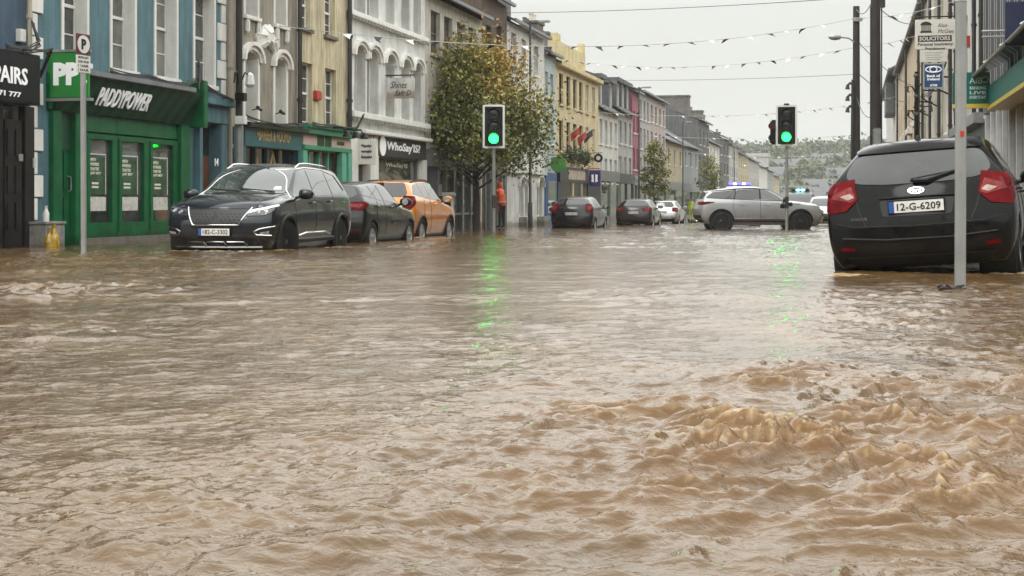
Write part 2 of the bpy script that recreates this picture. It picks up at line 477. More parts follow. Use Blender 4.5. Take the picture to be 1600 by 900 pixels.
def water_material():
    m = bpy.data.materials.new("flood_water"); m.use_nodes = True
    t = m.node_tree; b = t.nodes["Principled BSDF"]
    b.inputs['IOR'].default_value = 1.333
    def noise(scale, detail, vec, rough=0.6):
        n = t.nodes.new("ShaderNodeTexNoise"); n.inputs['Scale'].default_value = scale
        n.inputs['Detail'].default_value = detail; n.inputs['Roughness'].default_value = rough
        t.links.new(vec, n.inputs['Vector']); return n.outputs['Fac']
    geo = t.nodes.new("ShaderNodeNewGeometry")
    pos = geo.outputs['Position']
    # suspended mud: slow swirls of lighter and darker silt
    r = t.nodes.new("ShaderNodeValToRGB")
    r.color_ramp.elements[0].position = 0.30; r.color_ramp.elements[0].color = (0.062, 0.034, 0.011, 1)
    r.color_ramp.elements[1].position = 0.72; r.color_ramp.elements[1].color = (0.130, 0.080, 0.036, 1)
    t.links.new(noise(0.9, 6, pos), r.inputs[0])
    fa = t.nodes.new("ShaderNodeAttribute"); fa.attribute_name = "foam_glint"
    sa = t.nodes.new("ShaderNodeAttribute"); sa.attribute_name = "silt"
    mx0 = t.nodes.new("ShaderNodeMix"); mx0.data_type = 'RGBA'
    t.links.new(sa.outputs['Fac'], mx0.inputs['Factor'])
    t.links.new(r.outputs[0], mx0.inputs['A'])
    mx0.inputs['B'].default_value = (0.120, 0.056, 0.013, 1)
    mx = t.nodes.new("ShaderNodeMix"); mx.data_type = 'RGBA'
    t.links.new(fa.outputs['Fac'], mx.inputs['Factor'])
    t.links.new(mx0.outputs['Result'], mx.inputs['A'])
    mx.inputs['B'].default_value = (0.40, 0.30, 0.16, 1)
    t.links.new(mx.outputs['Result'], b.inputs['Base Color'])
    mr = t.nodes.new("ShaderNodeMapRange")
    mr.inputs['To Min'].default_value = 0.03; mr.inputs['To Max'].default_value = 0.45
    t.links.new(fa.outputs['Fac'], mr.inputs['Value'])
    ra = t.nodes.new('ShaderNodeAttribute'); ra.attribute_name = 'ripple'   # capillary ripples too fine to model
    rm = t.nodes.new('ShaderNodeMath'); rm.operation = 'MULTIPLY_ADD'; rm.inputs[1].default_value = 0.07
    t.links.new(ra.outputs['Fac'], rm.inputs[0]); t.links.new(mr.outputs[0], rm.inputs[2])
    t.links.new(rm.outputs[0], b.inputs['Roughness'])
    # ripples: two bump scales, the fine one dies out with wavelength
    b1 = t.nodes.new("ShaderNodeBump"); b1.inputs['Strength'].default_value = 0.8; b1.inputs['Distance'].default_value = 0.020
    mp = t.nodes.new("ShaderNodeMapping"); mp.inputs['Rotation'].default_value = (0, 0, PHI + 0.3); mp.inputs['Scale'].default_value = (0.75, 1.0, 1.0)
    t.links.new(pos, mp.inputs[0])
    bs = t.nodes.new('ShaderNodeMath'); bs.operation = 'MULTIPLY_ADD'; bs.inputs[1].default_value = -0.45; bs.inputs[2].default_value = 0.8
    rb = t.nodes.new('ShaderNodeAttribute'); rb.attribute_name = 'ripple'
    t.links.new(rb.outputs['Fac'], bs.inputs[0]); t.links.new(bs.outputs[0], b1.inputs['Strength'])
    t.links.new(noise(5.5, 5, mp.outputs[0], 0.6), b1.inputs['Height'])
    b2 = t.nodes.new("ShaderNodeBump"); b2.inputs['Strength'].default_value = 0.9; b2.inputs['Distance'].default_value = 0.006
    t.links.new(noise(34.0, 4, mp.outputs[0], 0.55), b2.inputs['Height'])
    t.links.new(b1.outputs[0], b2.inputs['Normal'])
    t.links.new(b2.outputs[0], b.inputs['Normal'])
    return m
m_water = water_material()
wm = make_water(); wm.materials.append(m_water)
tag(mesh_obj("water", wm), kind='structure')
sheet("water", m_water, [-60, -20, 20, 60], [-60, 0, 60, 150], -0.075)
# ================================================================ buildings
m_white = M("white_paint", (0.74, 0.73, 0.69), 0.5, var=0.05, scale=5, streak=0.12)
m_sash = M("window_white", (0.72, 0.72, 0.69), 0.4, var=0.05, scale=9)
m_sashdark = M("window_brown", (0.10, 0.07, 0.05), 0.5, var=0.2, scale=9)
m_slate = M("roof_slate", (0.075, 0.078, 0.085), 0.6, var=0.35, scale=6, bump=0.6, bscale=14)
m_lead = M("lead_flashing", (0.17, 0.18, 0.19), 0.5, var=0.2, scale=3)
m_black = M("black_paint", (0.008, 0.008, 0.009), 0.35, var=0.3, scale=6, spec=.22)
m_pipe = M("pipe_black", (0.02, 0.018, 0.018), 0.4, var=0.3, scale=6)
m_stone = M("grey_stone", (0.28, 0.27, 0.25), 0.7, var=0.25, scale=6, bump=0.4, streak=0.3, tide=.7)
m_brick = M("chimney_render", (0.13, 0.12, 0.11), 0.85, var=0.3, scale=4, bump=0.5, streak=0.3)
m_pot = M("chimney_clay", (0.26, 0.19, 0.14), 0.8, var=0.3, scale=5)
m_p0 = glassmat("pane_dark", (0.018, 0.021, 0.022))
m_p1 = glassmat("pane_curtained", (0.17, 0.17, 0.15), 0.05)
m_p2 = glassmat("pane_dim", (0.055, 0.058, 0.055))
m_p3 = glassmat("pane_black", (0.006, 0.006, 0.007))
m_cable = M("cable_black", (0.015, 0.015, 0.016), 0.5, var=0.2)
m_steel = M("galvanised_steel", (0.36, 0.37, 0.36), 0.45, var=0.15, scale=8, metal=0.6)
m_grey = M("grey_metal", (0.20, 0.21, 0.21), 0.45, var=0.15, scale=6, metal=0.2)
m_lens = M("camera_black", (0.01, 0.01, 0.01), 0.3)
BR = random.Random(5)

class Bld:
    def __init__(s, name, label, px0, px1, ztop, U=UL, cat="building", side=1, depth=8.0, group=None, v0=None, v1=None):
        s.U, s.side, s.depth, s.zt = U, side, depth, ztop
        s.v0 = vU(px0, U) if v0 is None else v0
        s.v1 = vU(px1, U) if v1 is None else v1
        if s.v0 > s.v1: s.v0, s.v1 = s.v1, s.v0
        s.zb = wat(U, s.v1) - 0.45
        s.o = Vector((U, s.v0, wat(U, (s.v0 + s.v1) / 2)))
        s.root = thing(name, label, cat, s.o, group=group)
        s.op = []
    def W(s, d, a, z):                     # facade coords -> local
        return (s.side * d, a - s.o.y, z - s.o.z)
    def a(s, px): return vU(px, s.U)
    def z(s, px, py): return zU(px, py, s.U)
    def ad(s, px, d): return vU(px, s.U + s.side * d)
    def box(s, mb, a0, a1, z0, z1, d0, d1, mi=0):
        p = s.W(d0, a0, z0); q = s.W(d1, a1, z1)
        mb.box(p[0], q[0], p[1], q[1], p[2], q[2], mi)
    EACH = ("shopfront_pilaster", "pilaster", "stone_plinth", "fascia_bracket", "side_pilaster", "shop_pier", "shopfront_pier", "sill_bracket", "door_panel", "parapet", "name_plate")
    def part(s, name, mat, boxes, parent=None, bevel=0.0, label=None):
        if name in s.EACH and len(boxes) > 1:
            return [s.part(name, mat, [b_], parent, bevel, label) for b_ in boxes][0]
        mb = MB()
        for b in boxes: s.box(mb, *b)
        o = mb.build(name, mat, parent or s.root, bevel=bevel)
        if label: o['label'] = label
        return o
    def open(s, a0, a1, z0, z1): s.op.append((min(a0, a1), max(a0, a1), z0, z1))
    def wall(s, mat, name="wall", reveal=0.42, zt=None):
        mb = MB(); zt = zt or s.zt
        A = sorted({s.v0, s.v1} | {x for o in s.op for x in o[:2] if s.v0 < x < s.v1})
        Z = sorted({s.zb, zt} | {x for o in s.op for x in o[2:] if s.zb < x < zt})
        for i in range(len(A) - 1):
            for j in range(len(Z) - 1):
                ca, cz = (A[i] + A[i+1]) / 2, (Z[j] + Z[j+1]) / 2
                if any(o[0] < ca < o[1] and o[2] < cz < o[3] for o in s.op): continue
                q = [s.W(0, A[i], Z[j]), s.W(0, A[i+1], Z[j]), s.W(0, A[i+1], Z[j+1]), s.W(0, A[i], Z[j+1])]
                mb.add(q, [(0, 1, 2, 3) if s.side > 0 else (3, 2, 1, 0)])
        for a0, a1, z0, z1 in s.op:
            c = [(a0, z0), (a1, z0), (a1, z1), (a0, z1)]
            for k in range(4):
                p, q = c[k], c[(k + 1) % 4]
                v = [s.W(0, *p), s.W(-reveal, *p), s.W(-reveal, *q), s.W(0, *q)]
                mb.add(v, [(0, 1, 2, 3)])
            mb.add([s.W(-reveal, *p) for p in c], [(0, 1, 2, 3)])
        D = -s.depth
        for q in ([s.W(0, s.v0, s.zb), s.W(D, s.v0, s.zb), s.W(D, s.v0, zt), s.W(0, s.v0, zt)],
                  [s.W(0, s.v1, s.zb), s.W(D, s.v1, s.zb), s.W(D, s.v1, zt), s.W(0, s.v1, zt)],
                  [s.W(D, s.v0, s.zb), s.W(D, s.v1, s.zb), s.W(D, s.v1, zt), s.W(D, s.v0, zt)],
                  [s.W(0, s.v0, zt), s.W(D, s.v0, zt), s.W(D, s.v1, zt), s.W(0, s.v1, zt)]):
            mb.add(q, [(0, 1, 2, 3)])
        return mb.build(name, mat, s.root)
    def roof(s, mat=None, rise=2.2, eave=0.28, gable=True, gables=None, zt=None, gutter=True):
        mat = mat or m_slate; zt = zt or s.zt
        mb = MB(); D = s.depth; h = 0.10
        for d0, z0, d1, z1 in ((eave, zt - 0.02, -D / 2, zt + rise), (-D - eave, zt - 0.02, -D / 2, zt + rise)):
            lo = [s.W(d0, s.v0, z0), s.W(d0, s.v1, z0), s.W(d1, s.v1, z1), s.W(d1, s.v0, z1)]
            hi = [s.W(d0, s.v0, z0 + h), s.W(d0, s.v1, z0 + h), s.W(d1, s.v1, z1 + h), s.W(d1, s.v0, z1 + h)]
            mb.hexa(lo, hi)
        o = mb.build("roof", mat, s.root)
        g = MB()
        for v in (s.v0 + 0.004, s.v1 - 0.004):
            g = MB(); g.add([s.W(0, v, zt), s.W(-D, v, zt), s.W(-D / 2, v, zt + rise)], [(0, 1, 2)])
            g.build("gable", gables or mat, o)
        if gutter:
            s.part("gutter", m_lead, [(s.v0, s.v1, zt - 0.02, zt + 0.10, eave + 0.002, eave + 0.12)], o)
        s.rf = o
        return o
    def window(s, a0, a1, z0, z1, pane=None, frame=None, style="sash", sill=True, depth=0.15, surround=None, hood=None, sillmat=None, cols=1, fw=0.055):
        a0, a1 = min(a0, a1), max(a0, a1)
        s.open(a0, a1, z0, z1)
        frame = frame or m_sash
        f = fw; d0, d1 = -depth - 0.05, -depth
        bx = [(a0, a1, z0, z0 + f, d0, d1), (a0, a1, z1 - f, z1, d0, d1),
              (a0, a0 + f, z0 + f, z1 - f, d0, d1), (a1 - f, a1, z0 + f, z1 - f, d0, d1)]
        zm = (z0 + z1) / 2
        if style in ("sash", "sash4"):
            bx.append((a0 + f, a1 - f, zm - 0.03, zm + 0.03, d0, d1 + 0.012))
        if style == "sash4":
            for zc in ((z0 + zm) / 2, (zm + z1) / 2):
                bx.append((a0 + f, a1 - f, zc - 0.012, zc + 0.012, d0 + 0.02, d1 - 0.012))
            cols = 2
        for k in range(1, cols):
            ac = a0 + (a1 - a0) * k / cols
            bx.append((ac - 0.014, ac + 0.014, z0 + f, z1 - f, d0 + 0.02, d1 - 0.010))
        w = s.part("window", frame, bx)
        pane = pane or BR.choice([m_p0, m_p0, m_p2, m_p1])
        s.part("pane", pane, [(a0 + f * .5, a1 - f * .5, z0 + f * .5, z1 - f * .5, d0 + 0.012, d0 + 0.024)], w)
        if sill:
            s.part("sill", sillmat or surround or m_white, [(a0 - 0.08, a1 + 0.08, z0 - 0.10, z0 - 0.002, -depth + 0.01, 0.09)], w, bevel=0.01)
        if surround:
            t = 0.06 if not hood else 0.10
            s.part("surround", surround, [(a0 - t, a0 + 0.025, z0, z1 + t, -depth + 0.005, 0.025), (a1 - 0.025, a1 + t, z0, z1 + t, -depth + 0.005, 0.025),
                                          (a0 + 0.025, a1 - 0.025, z1 - 0.025, z1 + t, -depth + 0.005, 0.025)], w, bevel=0.006)
        if hood:                          # segmental hood moulding with a filled arch head
            mb = MB(); ac = (a0 + a1) / 2; hw = (a1 - a0) / 2; n = 10; rise = hw * 0.62
            def arc(k, g, dr): 
                t = math.pi * k / n
                return (ac - (hw + dr) * math.cos(t), z1 - rise + (rise + dr) * math.sin(t))
            for k in range(n):
                for (r0, r1, dd) in ((0.03, 0.13, 0.07), (0.13, 0.22, 0.13)):
                    p, q = arc(k, 0, r0), arc(k + 1, 0, r0); p2, q2 = arc(k, 0, r1), arc(k + 1, 0, r1)
                    mb.hexa([s.W(0.0, *p), s.W(0.0, *q), s.W(0.0, *q2), s.W(0.0, *p2)], [s.W(dd, *p), s.W(dd, *q), s.W(dd, *q2), s.W(dd, *p2)])
                p, q = arc(k, 0, 0.0), arc(k + 1, 0, 0.0)
                top = z1 + 0.002
                mb.hexa([s.W(-depth, *p), s.W(-depth, *q), s.W(-depth, q[0], top), s.W(-depth, p[0], top)],
                        [s.W(0.012, *p), s.W(0.012, *q), s.W(0.012, q[0], top), s.W(0.012, p[0], top)])
            mb.build("hood_mould", hood, w)
        return w
    def pw(s, px0, px1, pyt, pyb, **k):    # window read off the photograph
        c = (px0 + px1) / 2
        return s.window(s.a(px0), s.a(px1), s.z(c, pyb), s.z(c, pyt), **k)
    def chimney(s, a, d, z0, z1, w=0.9, t=0.55, pots=3, mat=None, potmat=None):
        mb = MB()
        s.box(mb, a - w / 2, a + w / 2, z0, z1, d - t / 2, d + t / 2)
        s.box(mb, a - w / 2 - .07, a + w / 2 + .07, z1, z1 + .14, d - t / 2 - .07, d + t / 2 + .07)
        c = mb.build("chimney", mat or m_brick, s.rf)
        for k in range(pots):
            p = MB(); q = s.W(d, a + (k - (pots - 1) / 2) * w / max(pots, 1), z1 + .14)
            p.lathe([(.13, 0), (.11, .1), (.10, .32), (.125, .34), (.125, .40), (.08, .40)], q, n=10)
            p.build("chimney_pot", potmat or m_pot, c, smooth=True)
        return c
    def pipe(s, a, z0, z1, r=0.05, mat=None, d=0.10):
        mb = MB(); mb.tube([s.W(d, a, z0), s.W(d, a, z1)], r, 8)
        z = z0 + 0.8
        while z < z1:
            mb.tube([s.W(d, a, z - .04), s.W(d, a, z + .04)], r * 1.35, 8); z += 1.8
        return mb.build("downpipe", mat or m_pipe, s.root, smooth=True)
    def text(s, st, mat, a, z, w, h, d=0.1, parent=None, tilt=0.0, **k):
        xd = (0, s.side, 0)
        return text(st, "lettering", mat, parent or s.root, s.W(d, a, z), xd, (s.side * tilt, 0, 1), w, h, **k)

def cables(s, pts, n=3, seed=0, r=0.012):
    """slack bundle of cables clipped along a facade, pts = (d, a, z)"""
    rr = random.Random(seed); mb = MB()
    for k in range(n):
        pl = []
        for i, (d, a, z) in enumerate(pts):
            pl.append(s.W(d + rr.uniform(0, .03), a + rr.uniform(-.05, .05), z + rr.uniform(-.05, .05)))
        fine = []
        for i in range(len(pl) - 1):
            p, q = Vector(pl[i]), Vector(pl[i + 1]); sag = rr.uniform(0.02, 0.10) * (q - p).length * 0.3
            for t in (0, .25, .5, .75): fine.append(p.lerp(q, t) - Vector((0, 0, sag * 4 * t * (1 - t))))
        fine.append(Vector(pl[-1]))
        mb.tube(fine, r, 5)
    return mb.build("cable_bundle", m_cable, s.root, smooth=True)

def quoins(s, a, z0, z1, w1=0.36, w2=0.20, h=0.36, sgn=1, mat=None):
    bx = []; z = z0; k = 0
    while z < z1:
        w = w1 if k % 2 else w2
        bx.append((a, a + sgn * w, z + .012, min(z + h, z1) - .012, -0.01, 0.045 if k % 2 else 0.035)); z += h; k += 1
    return s.part("quoins", mat or m_white, bx, bevel=0.008)

def floodlight(s, a, z, mat=None):
    mb = MB()
    mb.tube([s.W(0, a, z), s.W(.22, a, z + .05)], .014, 6)
    mb.tube([s.W(.18, a - .10, z + .05), s.W(.18, a + .10, z + .02)], .05, 8)
    return mb.build("security_camera", mat or m_lens, s.root)

# ---------------------------------------------------------------- black shop and the darker blue house at the far left
b = Bld("shop_house", "dark blue house over a black shopfront, at the left edge of the photo", -150, 42, 7.7)
b1 = b
zf1, zf0 = b.z(30, 88), b.z(30, 166)
b.part("fascia_box", m_black, [(b.v0, b.ad(63, .42), zf0, zf1, 0.0, 0.42)], bevel=0.01)
fs = b.part("fascia_board", M("fascia_black", (0.007, 0.007, 0.010), 0.3, spec=.2), [(b.v0, b.ad(54, .42), zf0 + .04, zf1 - .04, 0.421, 0.44)])
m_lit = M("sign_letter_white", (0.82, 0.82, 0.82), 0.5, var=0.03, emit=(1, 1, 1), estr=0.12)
a_r = b.ad(43, .45)
b.text("REPAIRS", m_lit, a_r - .71, b.z(22, 124), 1.42, 0.28, 0.45, fs, bold=0.02)
b.text("083 8171 777", m_lit, a_r - .85, b.z(18, 152), 1.3, 0.085, 0.45, fs, bold=0.02)
m_blackwood = M("black_joinery", (0.014, 0.013, 0.013), 0.3, var=0.4, scale=4, spec=0.3)
a0, a1 = b.v0, b.a(46); zb = b.zb
dr = b.part("shop_door", m_blackwood, [(b.a(2), b.a(30), zb, zf0 - .25, 0.02, 0.06)], bevel=0.006)
pan = []
for k in range(2):
    for j in range(3):
        aw = b.a(2) + (b.a(30) - b.a(2)) * (0.10 + 0.46 * k); w_ = (b.a(30) - b.a(2)) * 0.34
        pan.append((aw, aw + w_, b.zb + .75 + j * .62, b.zb + .75 + j * .62 + .48, 0.06, 0.085))
b.part("door_panel", m_blackwood, pan, dr, bevel=0.012)
b.part("letter_plate", m_steel, [(b.a(28) - .12, b.a(28), b.z(30, 252), b.z(30, 241), 0.085, 0.10)], dr)
b.part("shopfront_pier", m_blackwood, [(b.a(30) + .02, a1, zb, zf0, 0.0, 0.10), (b.v0, b.a(2) - .02, zb, zf0, 0.0, 0.05)], bevel=0.01)
b.part("door_bell_panel", M("bell_panel_white", (0.6, 0.6, 0.58), 0.5), [(b.a(43), b.a(46.5), b.z(44, 262), b.z(44, 247), 0.10, 0.13)])
b.part("transom_light", m_p3, [(b.a(2), b.a(30), zf0 - .24, zf0 - .002, 0.01, 0.03)])
b.wall(wallmat("paint_navy_blue", (0.055, 0.10, 0.16), 0.7, 0.3))
b.roof(rise=1.3)
b.part("alarm_box", m_white, [(b.a(24), b.a(33), b.z(30, 66), b.z(30, 46), 0.0, 0.10)], bevel=0.01)
b.pipe(b.a(38), zf1 - .1, 7.6, 0.045, M("pipe_cream", (0.42, 0.38, 0.30), 0.5))
cables(b, [(.45, b.a(-30), zf1 + .05), (.40, b.a(10), zf1 + .08), (.30, b.a(34), zf1 + .22), (.12, b.a(40), zf1 + .6)], 6, 3)
cables(b, [(.45, b.a(0), zf1 + .02), (.42, b.a(45), zf1 + .12), (.1, b.a(52), zf1 - .3)], 5, 4)

# ---------------------------------------------------------------- steel blue house with the green betting shop
b = Bld("shop_house", "steel blue house with white quoins over a green betting shopfront", 42, 352, 7.9)
b2 = b
m_blue = wallmat("paint_steel_blue", (0.085, 0.185, 0.220), 0.7, 0.25)
m_green = M("green_gloss_paint", (0.003, 0.115, 0.038), 0.35, var=0.22, scale=3, spec=.25, streak=.25, tide=.6)
m_greenlite = M("green_sign", (0.02, 0.24, 0.04), 0.35, var=0.10, scale=3)
m_greendk = M("green_dark_paint", (0.004, 0.055, 0.025), 0.4, var=0.2, scale=3)
zs = b.z(211, 119)
for px0, px1 in ((95, 138), (171, 212.5), (240, 277.5), (301, 336)):
    b.window(b.a(px0) + .06, b.a(px1) - .06, zs + .08, zs + 2.15, pane=m_p1 if px0 in (171, 240) else m_p2, style="sash4", surround=m_white, depth=0.22)
    b.window(b.a(px0) + .06, b.a(px1) - .06, zs + 2.95, zs + 4.4, style="sash4", surround=m_white, depth=0.22)
# shopfront
ztop, zfb = b.z(141, 124), b.z(80.7, 172)
s0, s1 = b.a(76), b.ad(298, .1)
b.open(b.a(88), b.a(282), b.zb, zfb)
# diagonal stripe board
ms = bpy.data.materials.new("green_striped_board"); ms.use_nodes = True
t = ms.node_tree; bb = t.nodes["Principled BSDF"]; bb.inputs['Roughness'].default_value = 0.45; bb.inputs['Specular IOR Level'].default_value = .15
tc = t.nodes.new("ShaderNodeTexCoord"); mp = t.nodes.new("ShaderNodeMapping"); mp.inputs['Rotation'].default_value = (R(35), 0, 0)
wv = t.nodes.new("ShaderNodeTexWave"); wv.bands_direction = 'Y'; wv.inputs['Scale'].default_value = 0.85; wv.inputs['Distortion'].default_value = 0.0
rp = t.nodes.new("ShaderNodeValToRGB"); rp.color_ramp.interpolation = 'CONSTANT'
rp.color_ramp.elements[0].color = (0.002, 0.024, 0.012, 1); rp.color_ramp.elements[1].position = 0.5; rp.color_ramp.elements[1].color = (0.003, 0.048, 0.021, 1)
t.links.new(tc.outputs['Object'], mp.inputs[0]); t.links.new(mp.outputs[0], wv.inputs['Vector']); t.links.new(wv.outputs['Fac'], rp.inputs[0]); t.links.new(rp.outputs[0], bb.inputs['Base Color'])
mb = MB()
lo = [b.W(0.0, s0, zfb), b.W(0.10, s0, zfb), b.W(0.10, s1, zfb), b.W(0.0, s1, zfb)]
hi = [b.W(0.0, s0, ztop), b.W(0.38, s0, ztop), b.W(0.38, s1, ztop), b.W(0.0, s1, ztop)]
mb.hexa(lo, hi)
fs = mb.build("fascia_board", ms, b.root)
am = (b.ad(153, .25) + b.ad(233, .25)) / 2
b.text("PADDYPOWER", m_lit, am, (ztop + zfb) / 2, (b.ad(233, .25) - b.ad(153, .25)), 0.36, 0.262, fs, tilt=0.28 / (ztop - zfb), shear=0.18, bold=0.004, ext=0.012, spacing=1.02)
b.part("cornice", m_lead, [(b.a(73), b.ad(303, .4), ztop + .002, ztop + .10, 0.0, 0.46)], bevel=0.01)
b.part("fascia_bracket", m_green, [(s1 + .002, s1 + .22, zfb - .05, ztop + .30, 0.0, 0.40), (s0 - .10, s0 - .002, zfb, ztop, 0.0, 0.1)], bevel=0.02)
# far side entrance with its own fascia
zf2 = ztop - .05
b.part("side_fascia", m_blue, [(b.a(303) + .06, b.a(347), zfb + .1, zf2 - .12, 0.0, 0.16)], bevel=0.01)
b.part("side_cornice", m_blue, [(b.a(303) + .06, b.a(350), zf2 - .118, zf2 + .02, 0.0, 0.30)], bevel=0.015)
b.part("side_pilaster", m_blue, [(b.a(301) + .06, b.a(308), b.zb, zfb + .098, 0.0, 0.14), (b.a(337), b.a(346), b.zb, zfb + .098, 0.0, 0.14)], bevel=0.01)
b.open(b.a(308), b.a(337), b.zb, zfb + .05)
d_ = b.part("side_door", M("door_brown", (0.13, 0.045, 0.022), 0.4, var=0.25, scale=5), [(b.a(309), b.a(334), b.zb, b.z(318, 243), -0.16, -0.11)], bevel=0.01)
b.part("fanlight", m_p0, [(b.a(309), b.a(334), b.z(318, 241), zfb, -0.15, -0.12)], d_)
b.text("14", m_lit, b.ad(338.5, .15), b.z(338, 254), 0.18, 0.17, 0.15)
# entrance door
zd = b.z(100, 205)
dd = b.part("shop_door", m_green, [(b.a(90), b.a(112), b.zb, zd - .35, -0.10, -0.05)], bevel=0.005)
pn = []
for k in range(2):
    for z0_, z1_ in ((.55, 1.15), (1.25, 1.95)):
        w_ = (b.a(112) - b.a(90)); aw = b.a(90) + w_ * (0.14 + .40 * k)
        pn.append((aw, aw + w_ * .30, b.zb + z0_ + .25, b.zb + z1_ + .25, -0.05, -0.03))
b.part("door_panel", m_green, pn, dd, bevel=0.012)
mb = MB(); mb.tube([b.W(-.05, b.a(109), b.z(109, 300)), b.W(.02, b.a(109.5), b.z(109, 297)), b.W(.02, b.a(109.5), b.z(109, 277)), b.W(-.05, b.a(109), b.z(109, 275))], .013, 6)
mb.build("door_handle", m_steel, dd)
b.part("letter_plate", m_steel, [(b.a(92.5), b.a(99), b.z(95, 325), b.z(95, 316), -0.05, -0.035)], dd)
b.part("door_transom", m_greendk, [(b.a(90), b.a(112), zd - .34, zfb - .002, -0.08, -0.03)])
b.part("shopfront_pilaster", m_green, [(s0, b.a(89.5), b.zb, zfb - .002, -0.02, 0.09), (b.a(112.5), b.a(131), b.zb, zfb - .002, -0.1, 0.07), (b.a(277), s1, b.zb, zfb - .002, -0.04, 0.09)], bevel=0.008)
b.part("stall_riser", m_stone, [(b.a(118), b.a(281), b.zb, b.z(121, 373), 0.0, 0.16)], bevel=0.01)
zr = b.z(121, 373) + .002
edges = [b.a(131.5), b.a(182), b.a(231), b.a(276.5)]
m_card = M("poster_white", (0.55, 0.55, 0.50), 0.7, var=0.2, scale=9)
m_poster = M("poster_green", (0.03, 0.09, 0.045), 0.35, var=0.5, scale=4)
m_pl = M("poster_lettering", (0.75, 0.74, 0.60), 0.6)
m_p5 = glassmat("pane_shop", (0.060, 0.066, 0.060))
for k in range(3):
    e0, e1 = edges[k], edges[k + 1]
    f = 0.20
    zt_ = zfb - .35
    fr = b.part("shop_window", m_green, [(e0, e1, zr, zr + .28, -0.08, 0.02), (e0, e1, zt_ - .1, zt_, -0.08, 0.02), (e0, e0 + f, zr + .28, zt_ - .1, -0.08, 0.02), (e1 - f, e1, zr + .28, zt_ - .1, -0.08, 0.02),
                                          (e0, e1, zt_ + .03, zfb - .002, -0.07, 0.0), (e0 + .04, e0 + .09, zr + .1, zt_ - .05, 0.02, 0.04)], bevel=0.006)
    w_ = e1 - e0 - 2 * f
    b.part("pane", m_p5, [(e0 + f, e1 - f, zr + .28, zt_ - .1, -0.06, -0.05)], fr)
    hgt = zt_ - .1 - zr - .28; zz = zr + .28
    po = b.part("poster", m_poster, [(e0 + f + .05 * w_, e0 + f + .80 * w_, zz + .34 * hgt, zz + .80 * hgt, -0.048, -0.042)], fr)
    b.part("poster_edge", m_card, [(e0 + f + .03 * w_, e0 + f + .84 * w_, zz + .815 * hgt, zz + .83 * hgt, -0.048, -0.040), (e0 + f + .81 * w_, e0 + f + .84 * w_, zz + .34 * hgt, zz + .81 * hgt, -0.048, -0.040)], po)
    b.part("notice", m_card, [(e0 + f + .05 * w_, e0 + f + .84 * w_, zz + .14 * hgt, zz + .31 * hgt, -0.048, -0.042)], fr)
    ac = e0 + f + .34 * w_
    for j, (st, ww) in enumerate((("WITH", .22), ("POWERS", .34), ("THAT'RE", .34), ("JUST BEST", .42))):
        b.text(st, m_pl, ac - .21 * w_ + ww * w_ * .55, zz + (.755 - .055 * j) * hgt, ww * w_ * 1.15, .04 * hgt, -0.041, po, shear=.2, bold=.03, ext=.002)
    b.text("====", m_pl, ac, zz + .45 * hgt, .3 * w_, .07 * hgt, -0.041, po, bold=.02, ext=.002)
quoins(b, b.a(44), b.z(50, 345), 7.7, 0.42, 0.25, 0.40)
quoins(b, b.a(351), zf2 + .1, 7.7, 0.42, 0.22, 0.42, -1)
b.wall(m_blue)
b.roof(rise=1.3)
cables(b, [(.40, b.a(141), ztop + .15), (.42, b.a(200), ztop + .16), (.42, b.a(260), ztop + .14), (.36, b.a(283), ztop + .30), (.30, b.a(300), ztop + .2), (.30, b.a(345), zf2 + .05)], 7, 8, .014)
cables(b, [(.42, b.a(282), ztop + .1), (.35, b.a(288), ztop + .55), (.20, b.a(296), ztop + .75), (.25, b.a(291), ztop + .2)], 5, 9)

# ---------------------------------------------------------------- taupe house with white plaster crest, barber below
b = Bld("shop_house", "taupe rendered house with white arched windows and plaster crest over a teal barber shop", 352, 464, 8.0)
b3 = b
m_taupe = wallmat("render_taupe", (0.30, 0.275, 0.22), 0.8, 0.3)
m_teal = M("teal_paint", (0.012, 0.085, 0.115), 0.4, var=0.2, scale=3)
zA0, zA1 = b.z(437, 196), b.z(437, 91)
for px0, px1 in ((379, 405), (426, 449)):
    b.window(b.a(px0) + .1, b.a(px1) - .1, zA0, zA1, pane=m_p2, style="sash", depth=0.26, surround=m_white, hood=m_white)
    zu0 = b.z(437, 39)
    w = b.window(b.a(px0) + .1, b.a(px1) - .1, zu0, zu0 + 1.6, pane=m_p2, style="sash", depth=0.26, surround=m_white)
    for q in (b.a(px0) + .1, b.a(px1) - .22):
        b.part("sill_bracket", m_white, [(q, q + .14, zu0 - .42, zu0 - .10, 0.0, 0.10)], w, bevel=0.03)
# the crest between the windows: a winged plaster ornament
cw = [(397, 66), (400, 58), (403, 66), (409, 58), (407, 50), (413, 38), (418, 42), (421, 38), (428, 50), (426, 58), (430, 67), (432, 60), (434, 68), (431, 76), (424, 82), (414, 70), (410, 64), (404, 76), (400, 77), (396, 73)]
cw = [(397, 52), (398.5, 61), (402, 63), (405, 53), (409, 42), (413, 38), (416, 42), (419, 37.5), (422, 42), (425, 55), (430, 68), (433.5, 66), (434, 63), (434.5, 72), (431, 80), (425, 84), (420, 76), (414, 69), (409, 76), (404, 78), (399, 74), (400, 66)]
mb = MB(); ctr = (415.5, 58)
def cp(q, sc, d):
    x_, y_ = ctr[0] + (q[0] - ctr[0]) * sc, ctr[1] + (q[1] - ctr[1]) * sc
    return b.W(d, b.a(x_), zU(x_, y_, b.U))
for sc0, d0, sc1, d1 in ((1.0, 0.0, 1.0, .05), (1.0, .05, .80, .10), (.80, .10, .45, .15)):
    n = len(cw)
    vs = [cp(q, sc0, d0) for q in cw] + [cp(q, sc1, d1) for q in cw]
    mb.add(vs, [(i, (i + 1) % n, n + (i + 1) % n, n + i) for i in range(n)])
